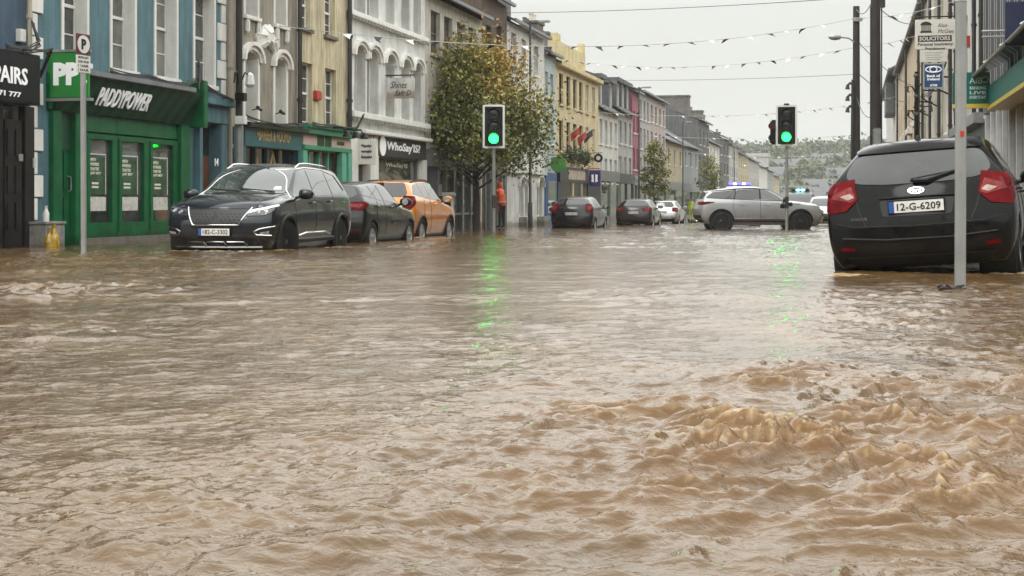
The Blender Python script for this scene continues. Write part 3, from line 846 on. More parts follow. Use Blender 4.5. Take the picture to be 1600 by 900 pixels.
mb.add([cp(q, .45, .15) for q in cw], [tuple(range(len(cw)))])
for k, q in enumerate(cw):            # feather ribs
    if k % 2 == 0: mb.tube([cp(q, .95, .06), cp(q, .35, .16)], .025, 5)
mb.build("plaster_crest", m_white, b.root, smooth=True)
zt_, zf = b.z(420, 200), b.z(420, 232)
b.open(b.a(376), b.a(462), b.zb, zf)
fb = b.part("fascia_board", m_teal, [(b.a(374), b.a(464), zf, zt_ - .06, 0.0, 0.14)], bevel=0.01)
b.part("cornice", m_black, [(b.a(372), b.a(466), zt_ - .058, zt_ + .06, 0.0, 0.30)], bevel=0.015)
m_gold = M("gold_letter", (0.55, 0.36, 0.14), 0.4, var=0.2, scale=12)
b.text("\u2022BARBER & ROOMS\u2022", m_gold, b.ad(429, .15), b.z(428, 213), b.a(455) - b.a(404), 0.30, 0.145, fb, bold=.0)
b.part("shopfront_pilaster", m_teal, [(b.a(358), b.a(377), b.zb, zt_ - .08, 0.0, 0.12), (b.a(459), b.a(464), b.zb, zf - .002, 0.0, 0.12)], bevel=0.01)
m_tealdk = M("teal_joinery_dark", (0.008, 0.030, 0.042), 0.4, var=0.3, scale=3)
fr = b.part("shop_window", m_tealdk, [(b.a(377) + .02, b.a(459) - .02, b.zb, b.zb + .95, -0.15, -0.02)] + [(b.a(p) - .05, b.a(p) + .05, b.zb + .95, zf - .002, -0.14, -0.03) for p in (380, 402, 420, 438, 456)] + [(b.a(377) + .02, b.a(459) - .02, zf - .5, zf - .42, -0.14, -0.04)], bevel=0.006)
b.part("pane", m_p3, [(b.a(377) + .02, b.a(459) - .02, b.zb + .95, zf - .002, -0.12, -0.10)], fr)
for p in (405, 432):                  # gold arrow emblems on the glass
    mb = MB(); ac, zc = b.a(p), b.z(p, 248)
    for q, rr_ in ((1, .22), (.55, .11)):
        for sg in (-1, 1):
            mb.hexa([b.W(-.098, ac, zc + rr_), b.W(-.098, ac + sg * rr_, zc - rr_), b.W(-.098, ac + sg * rr_ * .62, zc - rr_), b.W(-.098, ac, zc + rr_ * .35)],
                    [b.W(-.09, ac, zc + rr_), b.W(-.09, ac + sg * rr_, zc - rr_), b.W(-.09, ac + sg * rr_ * .62, zc - rr_), b.W(-.09, ac, zc + rr_ * .35)])
    mb.build("emblem", m_gold, fr)
b.wall(m_taupe); b.roof(rise=1.3)
b.pipe(b.a(463), zt_, 7.9, 0.06)
b.pipe(b.a(353), b.zb, 7.9, 0.06, M("pipe_stone", (0.34, 0.30, 0.24), 0.6))
floodlight(b, b.a(394), b.z(394, 172)); floodlight(b, b.a(430), b.z(430, 178))
cables(b, [(.30, b.a(366), zt_ + .15), (.33, b.a(400), zt_ + .1), (.33, b.a(440), zt_ + .12), (.3, b.a(462), zt_ + .2)], 6, 12, .014)

# ---------------------------------------------------------------- pale yellow house, aqua shopfront
b = Bld("shop_house", "pale yellow rendered house over an aqua green shopfront with a pink fascia", 464, 542, 8.0)
b4 = b
m_cream = wallmat("render_pale_yellow", (0.64, 0.56, 0.38), 0.8, 0.35)
m_sill = M("sill_dark", (0.16, 0.14, 0.11), 0.7)
for px0, px1, y0, y1 in ((469, 488, 98, 192), (508, 525, 108, 197), (468, 485, -30, 44), (507, 523, -16, 56)):
    b.pw(px0, px1, y0, y1, pane=m_p2, style="sash4", depth=.13, sillmat=m_sill)
m_aqua = M("aqua_paint", (0.11, 0.40, 0.28), 0.45, var=0.12, scale=4)
m_aquadk = M("aqua_green_paint", (0.05, 0.26, 0.16), 0.45, var=0.15, scale=4)
m_pink = M("pink_fascia", (0.55, 0.42, 0.38), 0.6, var=0.06)
zt_, zf = b.z(505, 203), b.z(505, 233)
b.open(b.a(472), b.a(535), b.zb, zf - .08)
fb = b.part("fascia_board", m_pink, [(b.a(467), b.a(540), zf + .06, zt_ - .18, 0.0, 0.12)])
b.part("cornice", m_aquadk, [(b.a(466), b.a(541), zt_ - .17, zt_ - .02, 0.0, 0.26), (b.a(466), b.a(541), zt_ - .02, zt_ + .06, 0.0, 0.34), (b.a(466), b.a(541), zf - .06, zf + .058, 0.0, 0.18)], bevel=0.012)
b.part("name_plate", m_black, [(b.a(489), b.a(499.5), (zf + zt_) / 2 - .20, (zf + zt_) / 2 + .08, .121, .13), (b.a(501), b.a(511), (zf + zt_) / 2 - .20, (zf + zt_) / 2 + .08, .121, .13)], fb)
b.part("name_plate", m_black, [(b.a(520), b.a(531), (zf + zt_) / 2 - .12, (zf + zt_) / 2 - .02, .121, .13)], fb)
b.part("shopfront_pilaster", m_aqua, [(b.a(466), b.a(473), b.zb, zf - .062, 0.0, 0.14), (b.a(526), b.a(533), b.zb, zf - .062, 0.0, 0.16), (b.a(535), b.a(541), b.zb, zf - .062, 0.0, 0.18)], bevel=0.01)
fr = b.part("shop_window", m_aqua, [(b.a(473), b.a(526), b.zb, b.zb + .8, -0.15, 0.0)] + [(b.a(p) - .045, b.a(p) + .045, b.zb + .8, zf - .082, -0.12, 0.0) for p in (484, 499, 513)], bevel=0.006)
b.part("pane", m_p2, [(b.a(473), b.a(526), b.zb + .8, zf - .082, -0.10, -0.08)], fr)
b.wall(m_cream); b.roof(rise=1.3)
b.pipe(b.a(541), zt_ + .1, 7.9, 0.07)
m_red = M("alarm_red", (0.45, 0.03, 0.02), 0.4)
b.part("alarm_box", m_red, [(b.a(489), b.a(498), b.z(493, 156), b.z(493, 142), 0.0, 0.1)], bevel=0.02)
mb = MB()
for p in (502, 517, 531):
    mb.tube([b.W(.3, b.a(p), zt_ + .05), b.W(.62, b.a(p), zt_ + .05), b.W(.7, b.a(p), zt_ - .1)], .025, 6)
    mb.lathe([(.05, .1), (.13, -.05), (.10, -.06)], b.W(.72, b.a(p), zt_ - .14), n=10)
mb.build("swan_neck_lamp", m_black, b.root)
cables(b, [(.35, b.a(468), zt_ + .1), (.36, b.a(500), zt_ + .12), (.36, b.a(538), zt_ + .1), (.5, b.a(541), zt_ + .5)], 5, 22, .014)

# ---------------------------------------------------------------- light grey house with arched windows
b = Bld("shop_house", "pale grey house with tall arched windows and two white string courses", 542, 664, 8.2)
b5 = b
m_pale = wallmat("render_pale_grey", (0.72, 0.72, 0.69), 0.75, 0.15)
m_pale2 = M("moulding_white", (0.80, 0.80, 0.76), 0.6, var=0.06, streak=0.15)
zq0, zq1 = b.z(563, 180), b.z(563, 72)
zu = b.z(575, 28)
for px0, px1 in ((554, 571), (574, 591.5), (602, 616.5), (627, 640), (646, 658)):
    b.window(b.a(px0), b.a(px1), zq0, zq1, pane=m_p3, frame=m_pale2, style="plain", depth=.28, hood=m_pale2, fw=.05, sillmat=m_pale2)
    b.window(b.a(px0), b.a(px1), zu, zu + 1.6, pane=m_p3, frame=m_pale2, style="plain", depth=.28, fw=.05, sill=False)
zs1, zs2 = b.z(600, 40), b.z(600, 188)
b.part("string_course", m_pale2, [(b.v0, b.v1, zs1 - .08, zs1 + .08, 0.0, 0.16), (b.v0, b.v1, zs2 - .08, zs2 + .1, 0.0, 0.22)], bevel=0.02)
mb = MB()
for zc in (zs1 - .09, zs2 - .09):
    a_ = b.v0 + .1
    while a_ < b.v1 - .1:
        q = b.W(.2 if zc < zs1 - .2 else .15, a_, zc - .03); mb.box(q[0] - .04, q[0] + .03, q[1] - .05, q[1] + .05, q[2] - .05, q[2] + .04); a_ += .28
mb.build("dentil_course", M("dentil_grey", (0.30, 0.29, 0.27), 0.7), b.root)
zt_, zf = b.z(620, 217), b.z(620, 246)
b.open(b.a(556), b.a(574), b.zb, b.z(565, 256)); b.open(b.a(588), b.a(655), b.zb, zf)
fb = b.part("fascia_board", M("fascia_charcoal", (0.045, 0.043, 0.040), 0.5), [(b.a(586), b.a(660), zf, zt_, 0.0, 0.12)])
b.part("cornice", m_pale2, [(b.a(557), b.a(663), zt_ + .002, zt_ + .12, 0.0, 0.30)], bevel=0.02)
b.text("WhoSay'IS?", m_lit, b.ad(632, .13), (zt_ + zf) / 2, b.a(657) - b.a(606), .34, .125, fb, bold=.02, shear=.1)
mb = MB(); q = b.W(.121, b.ad(598, .12), (zt_ + zf) / 2); mb.lathe([(.30, 0), (.30, .012), (0, .012)], q, axis='x', n=20); mb.build("sign_disc", m_lit, fb)
b.part("shopfront_pilaster", m_pale2, [(b.a(574), b.a(587), b.zb, zt_, 0.0, 0.10), (b.a(656), b.a(663), b.zb, zf - .002, 0.0, 0.10), (b.a(544), b.a(556), b.zb, zt_, 0.0, 0.08)], bevel=0.01)
fr = b.part("shop_window", m_grey, [(b.a(588), b.a(655), b.zb, b.zb + .7, -0.18, -0.05), (b.a(588), b.a(588) + .07, b.zb + .7, zf, -0.16, -0.06), (b.a(655) - .07, b.a(655), b.zb + .7, zf, -0.16, -0.06), (b.a(588) + .07, b.a(655) - .07, zf - .07, zf, -0.16, -0.06)])
b.part("pane", glassmat("pane_grey_tint", (0.10, 0.105, 0.09)), [(b.a(588), b.a(655), b.zb + .7, zf, -0.13, -0.11)], fr)
b.text("WhoSay'IS", m_pl, b.a(625), b.z(622, 259), b.a(640) - b.a(606), .16, -.105, fr)
b.part("doorway", m_p3, [(b.a(556), b.a(574), b.zb, b.z(565, 256), -0.19, -0.15)])
b.wall(m_pale); b.roof(rise=1.3)

# ---------------------------------------------------------------- cream house with brown windows, grey glazed shop
b = Bld("shop_house", "cream stone-fronted house with brown windows half behind the big street tree", 664, 753, b.z(753, 29))
b6 = b
b.zt = zU(720, 16, UL)
m_oat = wallmat("render_oatmeal", (0.54, 0.51, 0.44), 0.8, 0.25)
zt2, zb2 = b.z(700, 27), b.z(700, 92)
for px0, px1 in ((673, 687.5), (694, 706.5), (714, 728), (732, 743.5)):
    b.window(b.a(px0), b.a(px1), zb2, zt2, pane=m_p2, frame=m_sashdark, style="sash", depth=.14, sillmat=m_oat)
    b.window(b.a(px0), b.a(px1), zb2 - 3.1, zt2 - 3.2, pane=m_p0, frame=m_sashdark, style="sash", depth=.14, sillmat=m_oat)
zf = b.z(700, 262)
b.open(b.a(665), b.a(751), b.zb, zf)
b.part("fascia_board", m_grey, [(b.v0, b.v1, zf, zf + .55, 0.0, 0.12)])
b.part("shopfront_pilaster", M("navy_paint", (0.012, 0.022, 0.05), 0.4), [(b.a(666), b.a(682), b.zb, zf - .002, -0.02, 0.05)])
fr = b.part("shop_window", m_grey, [(b.a(p) - .05, b.a(p) + .05, b.zb, zf - .07, -0.15, 0.03) for p in (684, 697, 709, 722, 735, 748)] + [(b.a(684), b.a(750), zf - .07, zf - .002, -0.15, 0.02), (b.a(700), b.a(750), b.zb + 1.0, b.zb + 1.08, -0.15, 0.0)])
b.part("pane", glassmat("pane_shop_grey", (0.07, 0.08, 0.08)), [(b.a(683), b.a(751), b.zb, zf - .07, -0.12, -0.10)], fr)
b.part("notice", m_card, [(b.a(688), b.a(695), b.z(692, 306), b.z(692, 288), -0.098, -0.09)], fr)
b.part("notice", m_card, [(b.a(724), b.a(729), b.z(726, 318), b.z(726, 312), -0.098, -0.09)], fr)
b.wall(m_oat); b.roof(eave=.35, rise=2.6)
b.chimney(b.a(744), -2.8, b.zt + .8, b.zt + 3.0, 1.6, .8, 4)

# ---------------------------------------------------------------- brown fronted house behind the autumn leaves
b = Bld("shop_house", "brown fronted house behind the autumn leaves of the big tree", 753, 792, zU(762, 4, UL) + .25)
b7 = b
for px0, px1 in ((760, 768), (776, 784)):
    b.pw(px0, px1, 40, 92, frame=m_sashdark, style="sash"); b.pw(px0, px1, 140, 195, frame=m_sashdark, style="sash")
zf = b.z(772, 268)
b.open(b.v0 + .3, b.v1 - .4, b.zb, zf)
fr = b.part("shop_window", m_grey, [(b.a(p) - .06, b.a(p) + .06, b.zb, zf, -0.15, 0.06) for p in (757, 765, 776, 783, 788)] + [(b.v0 + .3, b.v1 - .4, zf - .1, zf, -.15, .06)])
b.part("pane", m_p0, [(b.v0 + .3, b.v1 - .4, b.zb, zf - .1, -0.12, -0.10)], fr)
b.wall(wallmat("render_brown", (0.105, 0.075, 0.055), 0.85, 0.3)); b.roof(rise=2.8)
b.chimney(b.a(776), -1.8, b.zt + .6, b.zt + 2.4, 2.6, .8, 0)

# ---------------------------------------------------------------- white house with little arches
b = Bld("shop_house", "white house with pointed arch openings at ground level past the big tree", 792, 850, zU(849, 62, UL))
b8 = b
m_w2 = wallmat("render_white", (0.64, 0.64, 0.61), 0.75, 0.18)
for px0, px1, y0, y1 in ((799, 807, 52, 105), (815, 822, 62, 112), (834, 841, 72, 118), (799, 807, 150, 205), (815, 822, 155, 206), (834, 841, 160, 208)):
    b.pw(px0, px1, y0, y1, pane=m_p2, style="sash")
zf = b.z(820, 272)
b.part("string_course", m_w2, [(b.v0, b.v1, zf, zf + .22, 0, .16)], bevel=.02)
for px0, px1 in ((811, 818), (820, 825), (839.5, 847)):
    b.pw(px0, px1, 281, 338, pane=m_p0 if px0 == 820 else m_p2, style="plain", sill=False, hood=m_w2)
b.part("stone_plinth", m_stone, [(b.a(811), b.a(821), b.zb, b.z(816, 339), 0, .35), (b.a(839), b.a(847.5), b.zb, b.z(843, 338), 0, .35)], bevel=.02)
b.wall(m_w2); b.roof(rise=2.4)
ch = b.chimney(b.a(835), -1.9, b.zt + .5, b.zt + 2.2, 3.2, .9, 0)
mb = MB()
for p in (808, 822):
    q = b.W(-1.9, b.a(p), b.zt + 2.3); mb.tube([q, (q[0], q[1], q[2] + 1.6)], .02, 5); mb.tube([(q[0] - .3, q[1], q[2] + 1.3), (q[0] + .3, q[1], q[2] + 1.3)], .015, 5)
mb.build("aerial", m_grey, ch)

# ---------------------------------------------------------------- pale blue house
b = Bld("shop_house", "narrow pale blue house over a bright blue shopfront", 850, 868.5, zU(860, 88, UL))
for px0, px1, y0, y1 in ((852, 856, 112, 150), (860, 864.5, 116, 152), (852, 856, 188, 225), (860, 864.5, 189, 225)):
    b.pw(px0, px1, y0, y1, pane=m_p2)
m_bshop = M("shop_blue", (0.03, 0.09, 0.24), 0.5)
zf = b.z(860, 270)
b.part("shopfront", m_bshop, [(b.v0 + .1, b.v1 - .1, b.zb, zf, 0, .08)])
b.part("pane", m_p0, [(b.v0 + .5, b.v1 - .5, b.zb + 1.0, zf - .4, .08, .095)], b.root.children[-1])
b.wall(wallmat("render_pale_blue", (0.42, 0.50, 0.50), 0.75, 0.15)); b.roof(rise=2.2)
b.chimney(b.a(862), -2.6, b.zt + .8, b.zt + 2.4, 1.2, .7, 3)

# ---------------------------------------------------------------- yellow public house
b = Bld("shop_house", "yellow house with two rows of dark windows, flags and hanging plants", 868.5, 935, zU(900, 113, UL))
b9 = b
m_yel = wallmat("render_yellow", (0.60, 0.50, 0.30), 0.75, 0.15)
m_yel2 = wallmat("render_cream_trim", (0.62, 0.52, 0.27), 0.75, 0.15)
za, zb_ = b.z(877, 115), b.z(877, 163)
zc, zd = b.z(877, 188), b.z(877, 236)
for px0, px1 in ((873.5, 880), (885, 891), (895.5, 901), (905, 910.5)):
    for z0_, z1_ in ((zb_, za), (zd, zc)):
        b.window(b.a(px0), b.a(px1), z0_, z1_, pane=m_p3, frame=m_black, style="sash", depth=.10, sillmat=m_yel2, surround=None)
for px0, px1 in ((915, 919.5), (925, 929.5)):
    for z0_, z1_ in ((zb_, za), (zd, zc)):
        b.window(b.a(px0), b.a(px1), z0_, z1_, pane=m_p1, style="sash", depth=.10, sillmat=m_yel2)
b.part("parapet", m_yel2, [(b.v0, b.a(914), b.zt + .12, b.zt + 1.15, -0.4, 0.02), (b.v0 + .4, b.v0 + 1.2, b.zt + 1.15, b.zt + 1.5, -0.35, 0.0), (b.a(911), b.a(914), b.zt + 1.15, b.zt + 1.7, -.3, 0)], bevel=.02)
b.part("cornice", m_yel2, [(b.v0, b.v1, b.zt - .12, b.zt + .118, 0, .3)], bevel=.03)
zf = b.z(890, 262)
fb = b.part("fascia_board", m_black, [(b.v0 + .05, b.a(914), zf - .75, zf, 0, .2)], bevel=.01)
b.part("name_plate", M("bar_plate", (0.5, 0.42, 0.34), 0.5, var=.5, scale=4), [(b.a(882), b.a(908), zf - .60, zf - .15, .2, .22)], fb)
b.part("shopfront", m_black, [(b.v0 + .05, b.a(914), b.zb, zf - .76, 0, .1), (b.a(916), b.v1 - .1, b.zb, zf - .3, 0, .1)])
b.part("shop_pier", m_yel2, [(b.a(890), b.a(891.5), b.zb, zf - .78, .1, .18), (b.a(904), b.a(905), b.zb, zf - .78, .1, .18)])
b.wall(m_yel); b.roof(rise=1.8, gutter=False)
b.chimney(b.a(876), -1.4, b.zt + .5, b.zt + 2.0, 1.3, .8, 2, potmat=M("pot_cream", (0.5, 0.47, 0.38), .7)); b.chimney(b.a(905), -2.6, b.zt + .8, b.zt + 2.3, 3.4, .8, 6, potmat=m_brick)
# hanging plants along the fascia
# ---------------------------------------------------------------- houses further along
def row(label, px0, px1, eave_px, eave_py, wall, wins, mat_roof=None, rise=2.2, chim=(), dormers=0, shop=None, style="sash", depth=8.0, gables=None, wframe=None):
    b = Bld("shop_house", label, px0, px1, zU(eave_px, eave_py, UL), depth=depth)
    for y0, y1, n in wins:
        L = b.v1 - b.v0
        for k in range(n):
            ac = b.v0 + L * (k + .5) / n; w_ = min(.95, L / n * .52)
            b.window(ac - w_ / 2, ac + w_ / 2, b.zt - y1, b.zt - y0, style=style, depth=.12, frame=wframe)
    zf = wat(UL, b.v0) + 3.0
    sm = shop or m_grey
    fb = b.part("fascia_board", sm, [(b.v0 + .1, b.v1 - .1, zf - .6, zf, 0, .15)])
    fr = b.part("shopfront", sm, [(b.v0 + .1, b.v0 + .4, b.zb, zf - .602, 0, .12), (b.v1 - .4, b.v1 - .1, b.zb, zf - .602, 0, .12), ((b.v0 + b.v1) / 2 - .1, (b.v0 + b.v1) / 2 + .1, b.zb, zf - .602, 0, .12), (b.v0 + .4, b.v1 - .4, b.zb, b.zb + .9, 0, .08)])
    b.part("pane", BR.choice([m_p0, m_p2]), [(b.v0 + .4, b.v1 - .4, b.zb + .9, zf - .602, 0.01, .04)], fr)
    b.wall(wall); b.roof(mat_roof, rise=rise, gables=gables)
    for c_ in chim:
        t_, d_, h_, w_, n_ = c_[:5]
        b.chimney(b.v0 + (b.v1 - b.v0) * t_, d_, b.zt + .4, b.zt + h_, w_, c_[5] if len(c_) > 5 else .8, n_)
    for k in range(dormers):
        ac = b.v0 + (b.v1 - b.v0) * (k + .5) / dormers; z0_ = b.zt + .15
        dm = b.part("dormer", m_slate, [(ac - .75, ac - .60, z0_, z0_ + 1.7, -2.4, -.15), (ac + .60, ac + .75, z0_, z0_ + 1.7, -2.4, -.15), (ac - .9, ac + .9, z0_ + 1.7, z0_ + 1.95, -2.6, .05)], b.rf)
        b.part("dormer_window", m_sash, [(ac - .6, ac - .48, z0_, z0_ + 1.7, -.3, -.2), (ac + .48, ac + .6, z0_, z0_ + 1.7, -.3, -.2), (ac - .48, ac + .48, z0_ + 1.58, z0_ + 1.7, -.3, -.2), (ac - .48, ac + .48, z0_, z0_ + .1, -.3, -.2)], dm)
        b.part("dormer_pane", m_p1, [(ac - .48, ac + .48, z0_ + .1, z0_ + 1.58, -.29, -.26)], dm)
    return b
m_dkg = wallmat("render_dark_grey", (0.11, 0.115, 0.115), 0.85, 0.3)
m_lg = wallmat("render_light_grey", (0.42, 0.42, 0.41), 0.75, 0.2)
m_pinkw = wallmat("render_dusty_pink", (0.46, 0.40, 0.38), 0.75, 0.2)
m_crim = wallmat("render_crimson", (0.32, 0.09, 0.13), 0.7, 0.15)
m_beige = wallmat("render_beige", (0.46, 0.40, 0.27), 0.8, 0.2)
m_greyb = wallmat("render_blue_grey", (0.30, 0.33, 0.33), 0.8, 0.2)
r1 = row("white house with one wide dormer beside the yellow house", 935, 965.5, 950, 176, m_w2, ((.5, 1.9, 4), (2.7, 4.1, 4)), chim=((.2, -3.5, 4.4, 1.0, 0),), dormers=2, rise=3.0)
r2 = row("grey house with three dormers in a slate roof", 965.5, 988, 976, 178, m_lg, ((.5, 1.9, 3), (2.7, 4.1, 3)), dormers=3, rise=3.0, shop=m_dkg)
r3 = row("narrow crimson topped house between grey roofs", 988, 998.5, 993, 146, m_crim, ((1.2, 2.6, 2), (3.6, 5.0, 2)), rise=1.6)
r4 = row("light grey four storey house with dark eaves line", 998.5, 1015, 1007, 147, m_lg, ((.5, 1.8, 3), (2.4, 3.8, 3), (4.4, 5.4, 3)), rise=1.5)
r5 = row("pinkish white house with three rows of small windows", 1015, 1040, 1028, 158, m_pinkw, ((.5, 1.7, 4), (2.4, 3.6, 4), (4.3, 5.3, 4)), rise=1.5)
r6 = row("low cream house under a slate roof before the tall grey block", 1040, 1067, 1052, 224, m_beige, ((.5, 1.7, 3),), rise=2.2)
# tall grey block whose gable rises over its neighbours
r7 = row("low blue-grey house beside the cream house, far down the left side", 1067, 1091, 1080, 232, m_greyb, ((.4, 1.6, 3),), rise=2.6)
r8 = row("tall dark grey block with a stepped chimney top", 1091, 1108, 1100, 192, m_dkg, ((.8, 2.2, 3), (3.2, 4.6, 3)), rise=1.4, gables=m_dkg, chim=((.08, -2.4, 2.2, 1.4, 0, 3.0), (.10, -5.6, 2.6, 1.5, 3, 1.4), (.6, -4.2, 1.9, 1.6, 4, 2.4)))
r9 = row("white terrace house with black eaves past the dark block", 1108, 1124, 1116, 226, m_w2, ((.4, 1.6, 3), (2.4, 3.6, 3)), rise=2.5, gables=m_dkg)
r10 = row("dark slate gabled house with chimneys on the ridge", 1124, 1139, 1131, 216, m_dkg, ((.6, 1.9, 3), (2.8, 4.0, 3)), rise=2.0, gables=m_dkg, chim=((.1, -3.2, 2.7, 1.6, 4, 2.6), (.9, -3.5, 2.8, 1.4, 3, 1.6)))
r11 = row("light house with dark downpipes, far down the left side", 1139, 1153, 1146, 228, m_lg, ((.5, 1.8, 4), (2.6, 3.8, 4)), rise=2.2)
r12 = row("beige terrace with a row of narrow windows, far down the left side", 1153, 1170, 1161, 243, m_beige, ((.5, 1.8, 5), (2.6, 3.8, 5)), rise=2.0, chim=((.5, -3.5, 3.0, 1.4, 3),))
r13 = row("pale grey house at the end of the left terrace", 1170, 1186, 1178, 252, m_lg, ((.5, 1.8, 5), (2.6, 3.8, 5)), rise=2.2, chim=((.5, -3.5, 3.0, 1.4, 3),))
r14 = row("small white house near the far end of the left side", 1186, 1199, 1192, 262, m_w2, ((.5, 1.8, 5),), rise=2.2, chim=((.3, -3.5, 3.0, 1.4, 3),))
r15 = row("dark grey gabled house near the far end of the left side", 1199, 1209, 1204, 268, m_greyb, ((.5, 1.8, 5),), rise=2.6, gables=m_dkg)
r16 = row("last buff house at the far end of the left side", 1209, 1218, 1213, 276, m_beige, ((.5, 1.8, 5),), rise=2.2)

# ---------------------------------------------------------------- right side
b = Bld("bank_building", "modern bank with grey fins and dark glazing at the right edge", 1546, 1760, 9.0, U=UR, side=-1, depth=9)
bb_ = b
m_fin = M("fin_grey", (0.13, 0.135, 0.14), 0.4, var=0.12, scale=4, metal=0.3)
m_fin2 = M("fin_pale", (0.55, 0.56, 0.55), 0.4, var=0.1, scale=4)
zc = zU(1571, 146, UR - .55)
vfe = vU(1543, UR - .55)
L = b.v1 - b.v0
k = 0; a_ = b.v0 + .1
while a_ < b.v1 - .1:
    b.part("facade_fin", m_fin2 if k % 3 == 0 else m_fin, [(a_, a_ + (.10 if k % 3 == 0 else .22), b.zb if k % 3 == 0 else zc + .1, 8.9, 0, .13 if k % 3 == 0 else .20)], bevel=.008)
    a_ += .46; k += 1
b.part("glazing", m_p3, [(b.v0 + .05, b.v1 - .05, b.zb, 8.9, 0.003, .02)])
m_bankg = M("bank_green", (0.008, 0.115, 0.095), 0.55, var=0.15, scale=2, spec=0.25)
m_banky = M("bank_yellow", (0.55, 0.42, 0.05), 0.4)
fb = b.part("fascia_board", m_bankg, [(b.v0, vfe, zc - .02, zc + .40, 0.002, 0.55)], bevel=.01)
b.part("fascia_edge", m_banky, [(b.v0, vfe, zc - .10, zc - .022, 0.002, 0.56)], fb)
m_canopy = M("canopy_glass", (0.45, 0.55, 0.52), 0.05, var=0.1, spec=0.8)
m_canopy.node_tree.nodes["Principled BSDF"].inputs["Transmission Weight"].default_value = .8
m_canopy.node_tree.nodes["Principled BSDF"].inputs["IOR"].default_value = 1.12
mb = MB()
mb.hexa([b.W(.1, b.v0, zc + .95), b.W(.1, vfe, zc + .95), b.W(.85, vfe, zc + .55), b.W(.85, b.v0, zc + .55)],
        [b.W(.1, b.v0, zc + .975), b.W(.1, vfe, zc + .975), b.W(.85, vfe, zc + .575), b.W(.85, b.v0, zc + .575)])
cn = mb.build("canopy", m_canopy, b.root)
mb = MB()
for q in np.linspace(b.v0 + .1, vfe - .1, 5):
    mb.tube([b.W(.05, q, zc + 1.06), b.W(.9, q, zc + .60)], .028, 6)
mb.tube([b.W(.86, b.v0, zc + .60), b.W(.86, vfe + .9, zc + .60)], .03, 6)
mb.tube([b.W(.45, b.v0, zc + .84), b.W(.45, vfe + .9, zc + .84)], .02, 6)
mb.build("canopy_bracket", m_steel, cn)
b.wall(m_grey, zt=9.0)

b = Bld("shop_house", "tall striped white and grey house between the bank and the solicitors sign", 1500, 1546, 9.0, U=UR, side=-1)
m_w3 = wallmat("render_soft_white", (0.58, 0.57, 0.54), 0.75, 0.2)
for px0, px1 in ((1507, 1513), (1519, 1524), (1531, 1537)):
    c = b.a((px0 + px1) / 2)
    b.window(c - .45, c + .45, 3.6, 6.0, pane=m_p3, frame=m_sashdark, style="sash", depth=.12)
b.part("alarm_box", m_red, [(b.a(1519), b.a(1516), b.z(1517, 74), b.z(1517, 58), 0, .22)], bevel=.02)
b.part("shopfront", m_black, [(b.v0 + .1, b.v1 - .1, b.zb, 2.5, 0, .10)])
b.part("pilaster", m_w3, [(b.v0, b.v0 + .25, 2.6, 8.9, 0, .12), (b.v1 - .25, b.v1, 2.6, 8.9, 0, .12), ((b.v0 + b.v1) / 2 - .8, (b.v0 + b.v1) / 2 - .6, 2.6, 8.9, 0, .12)], bevel=.01)
for q in (b.v0 + .5, b.v0 + 2.6, b.v1 - .4):
    b.pipe(q, 2.6, 8.9, .055, d=.16)
cables(b, [(.2, b.v0, 3.4), (.25, b.v0 + 2, 3.2), (.2, b.v1 - 1, 3.5), (.2, b.v1, 4.2)], 4, 31, .014)
b.part("blind_box", m_grey, [(b.v0 + .3, b.v1 - .3, 2.52, 2.78, 0, .35)])
b.wall(m_w3); b.roof()
b = Bld("shop_house", "tall cream house behind the solicitors sign", 1446, 1500, 10.2, U=UR, side=-1)
m_cr = wallmat("render_ivory", (0.56, 0.53, 0.46), 0.75, 0.25)
for q in np.linspace(b.v0 + 2.0, b.v1 - 2.0, 5):
    b.window(q - .5, q + .5, 3.0, 4.9, pane=m_p2, depth=.2); b.window(q - .5, q + .5, 5.9, 7.7, pane=m_p2, depth=.2)
for q in np.linspace(b.v0 + .2, b.v1 - .2, 6):
    b.part("pilaster", m_cr, [(q - .2, q + .2, 2.3, 9.6, 0, .12)], bevel=.01)
b.part("cornice", m_cr, [(b.v0, b.v1, 9.6, 9.9, 0, .4)], bevel=.03)
b.part("shopfront", m_dkg, [(b.v0 + .1, b.v1 - .1, b.zb, 1.7, 0, .10)])
aw = MB(); k = 0
m_awg = M("awning_grey", (0.22, 0.22, 0.21), 0.8); m_aww = M("awning_pale", (0.5, 0.49, 0.46), 0.8)
n = 14
for k in range(n):
    q0 = b.v0 + 1 + (b.v1 - b.v0 - 2) * k / n; q1 = b.v0 + 1 + (b.v1 - b.v0 - 2) * (k + 1) / n
    aw.hexa([b.W(.02, q0, 2.75), b.W(.02, q1, 2.75), b.W(1.1, q1, 1.9), b.W(1.1, q0, 1.9)], [b.W(.02, q0, 2.78), b.W(.02, q1, 2.78), b.W(1.1, q1, 1.93), b.W(1.1, q0, 1.93)], k % 2)
aw.build("awning", [m_awg, m_aww], b.root)
for q in np.linspace(b.v0 + 1.5, b.v1 - 1.5, 4):
    b.pipe(q, 2.2, 9.6, .06, d=.20)
    mb = MB(); mb.tube([b.W(.05, q + .6, 4.6), b.W(.7, q + .6, 4.65), b.W(.8, q + .6, 4.4), b.W(.6, q + .6, 4.25), b.W(.1, q + .6, 4.0)], .03, 6); mb.build("scroll_bracket", m_black, b.root, smooth=True)
cables(b, [(.3, b.v0, 5.2), (.35, b.v0 + 8, 4.7), (.3, b.v0 + 16, 5.0), (.3, b.v1, 4.8)], 5, 33, .02)
b.wall(m_cr); b.roof(rise=2.5, eave=.5)
b = Bld("shop_house", "buff coloured terrace with dark slate eaves on the right, past the timber poles", 1404, 1446, 9.5, U=UR, side=-1)
m_buff = wallmat("render_buff", (0.50, 0.40, 0.27), 0.8, 0.25)
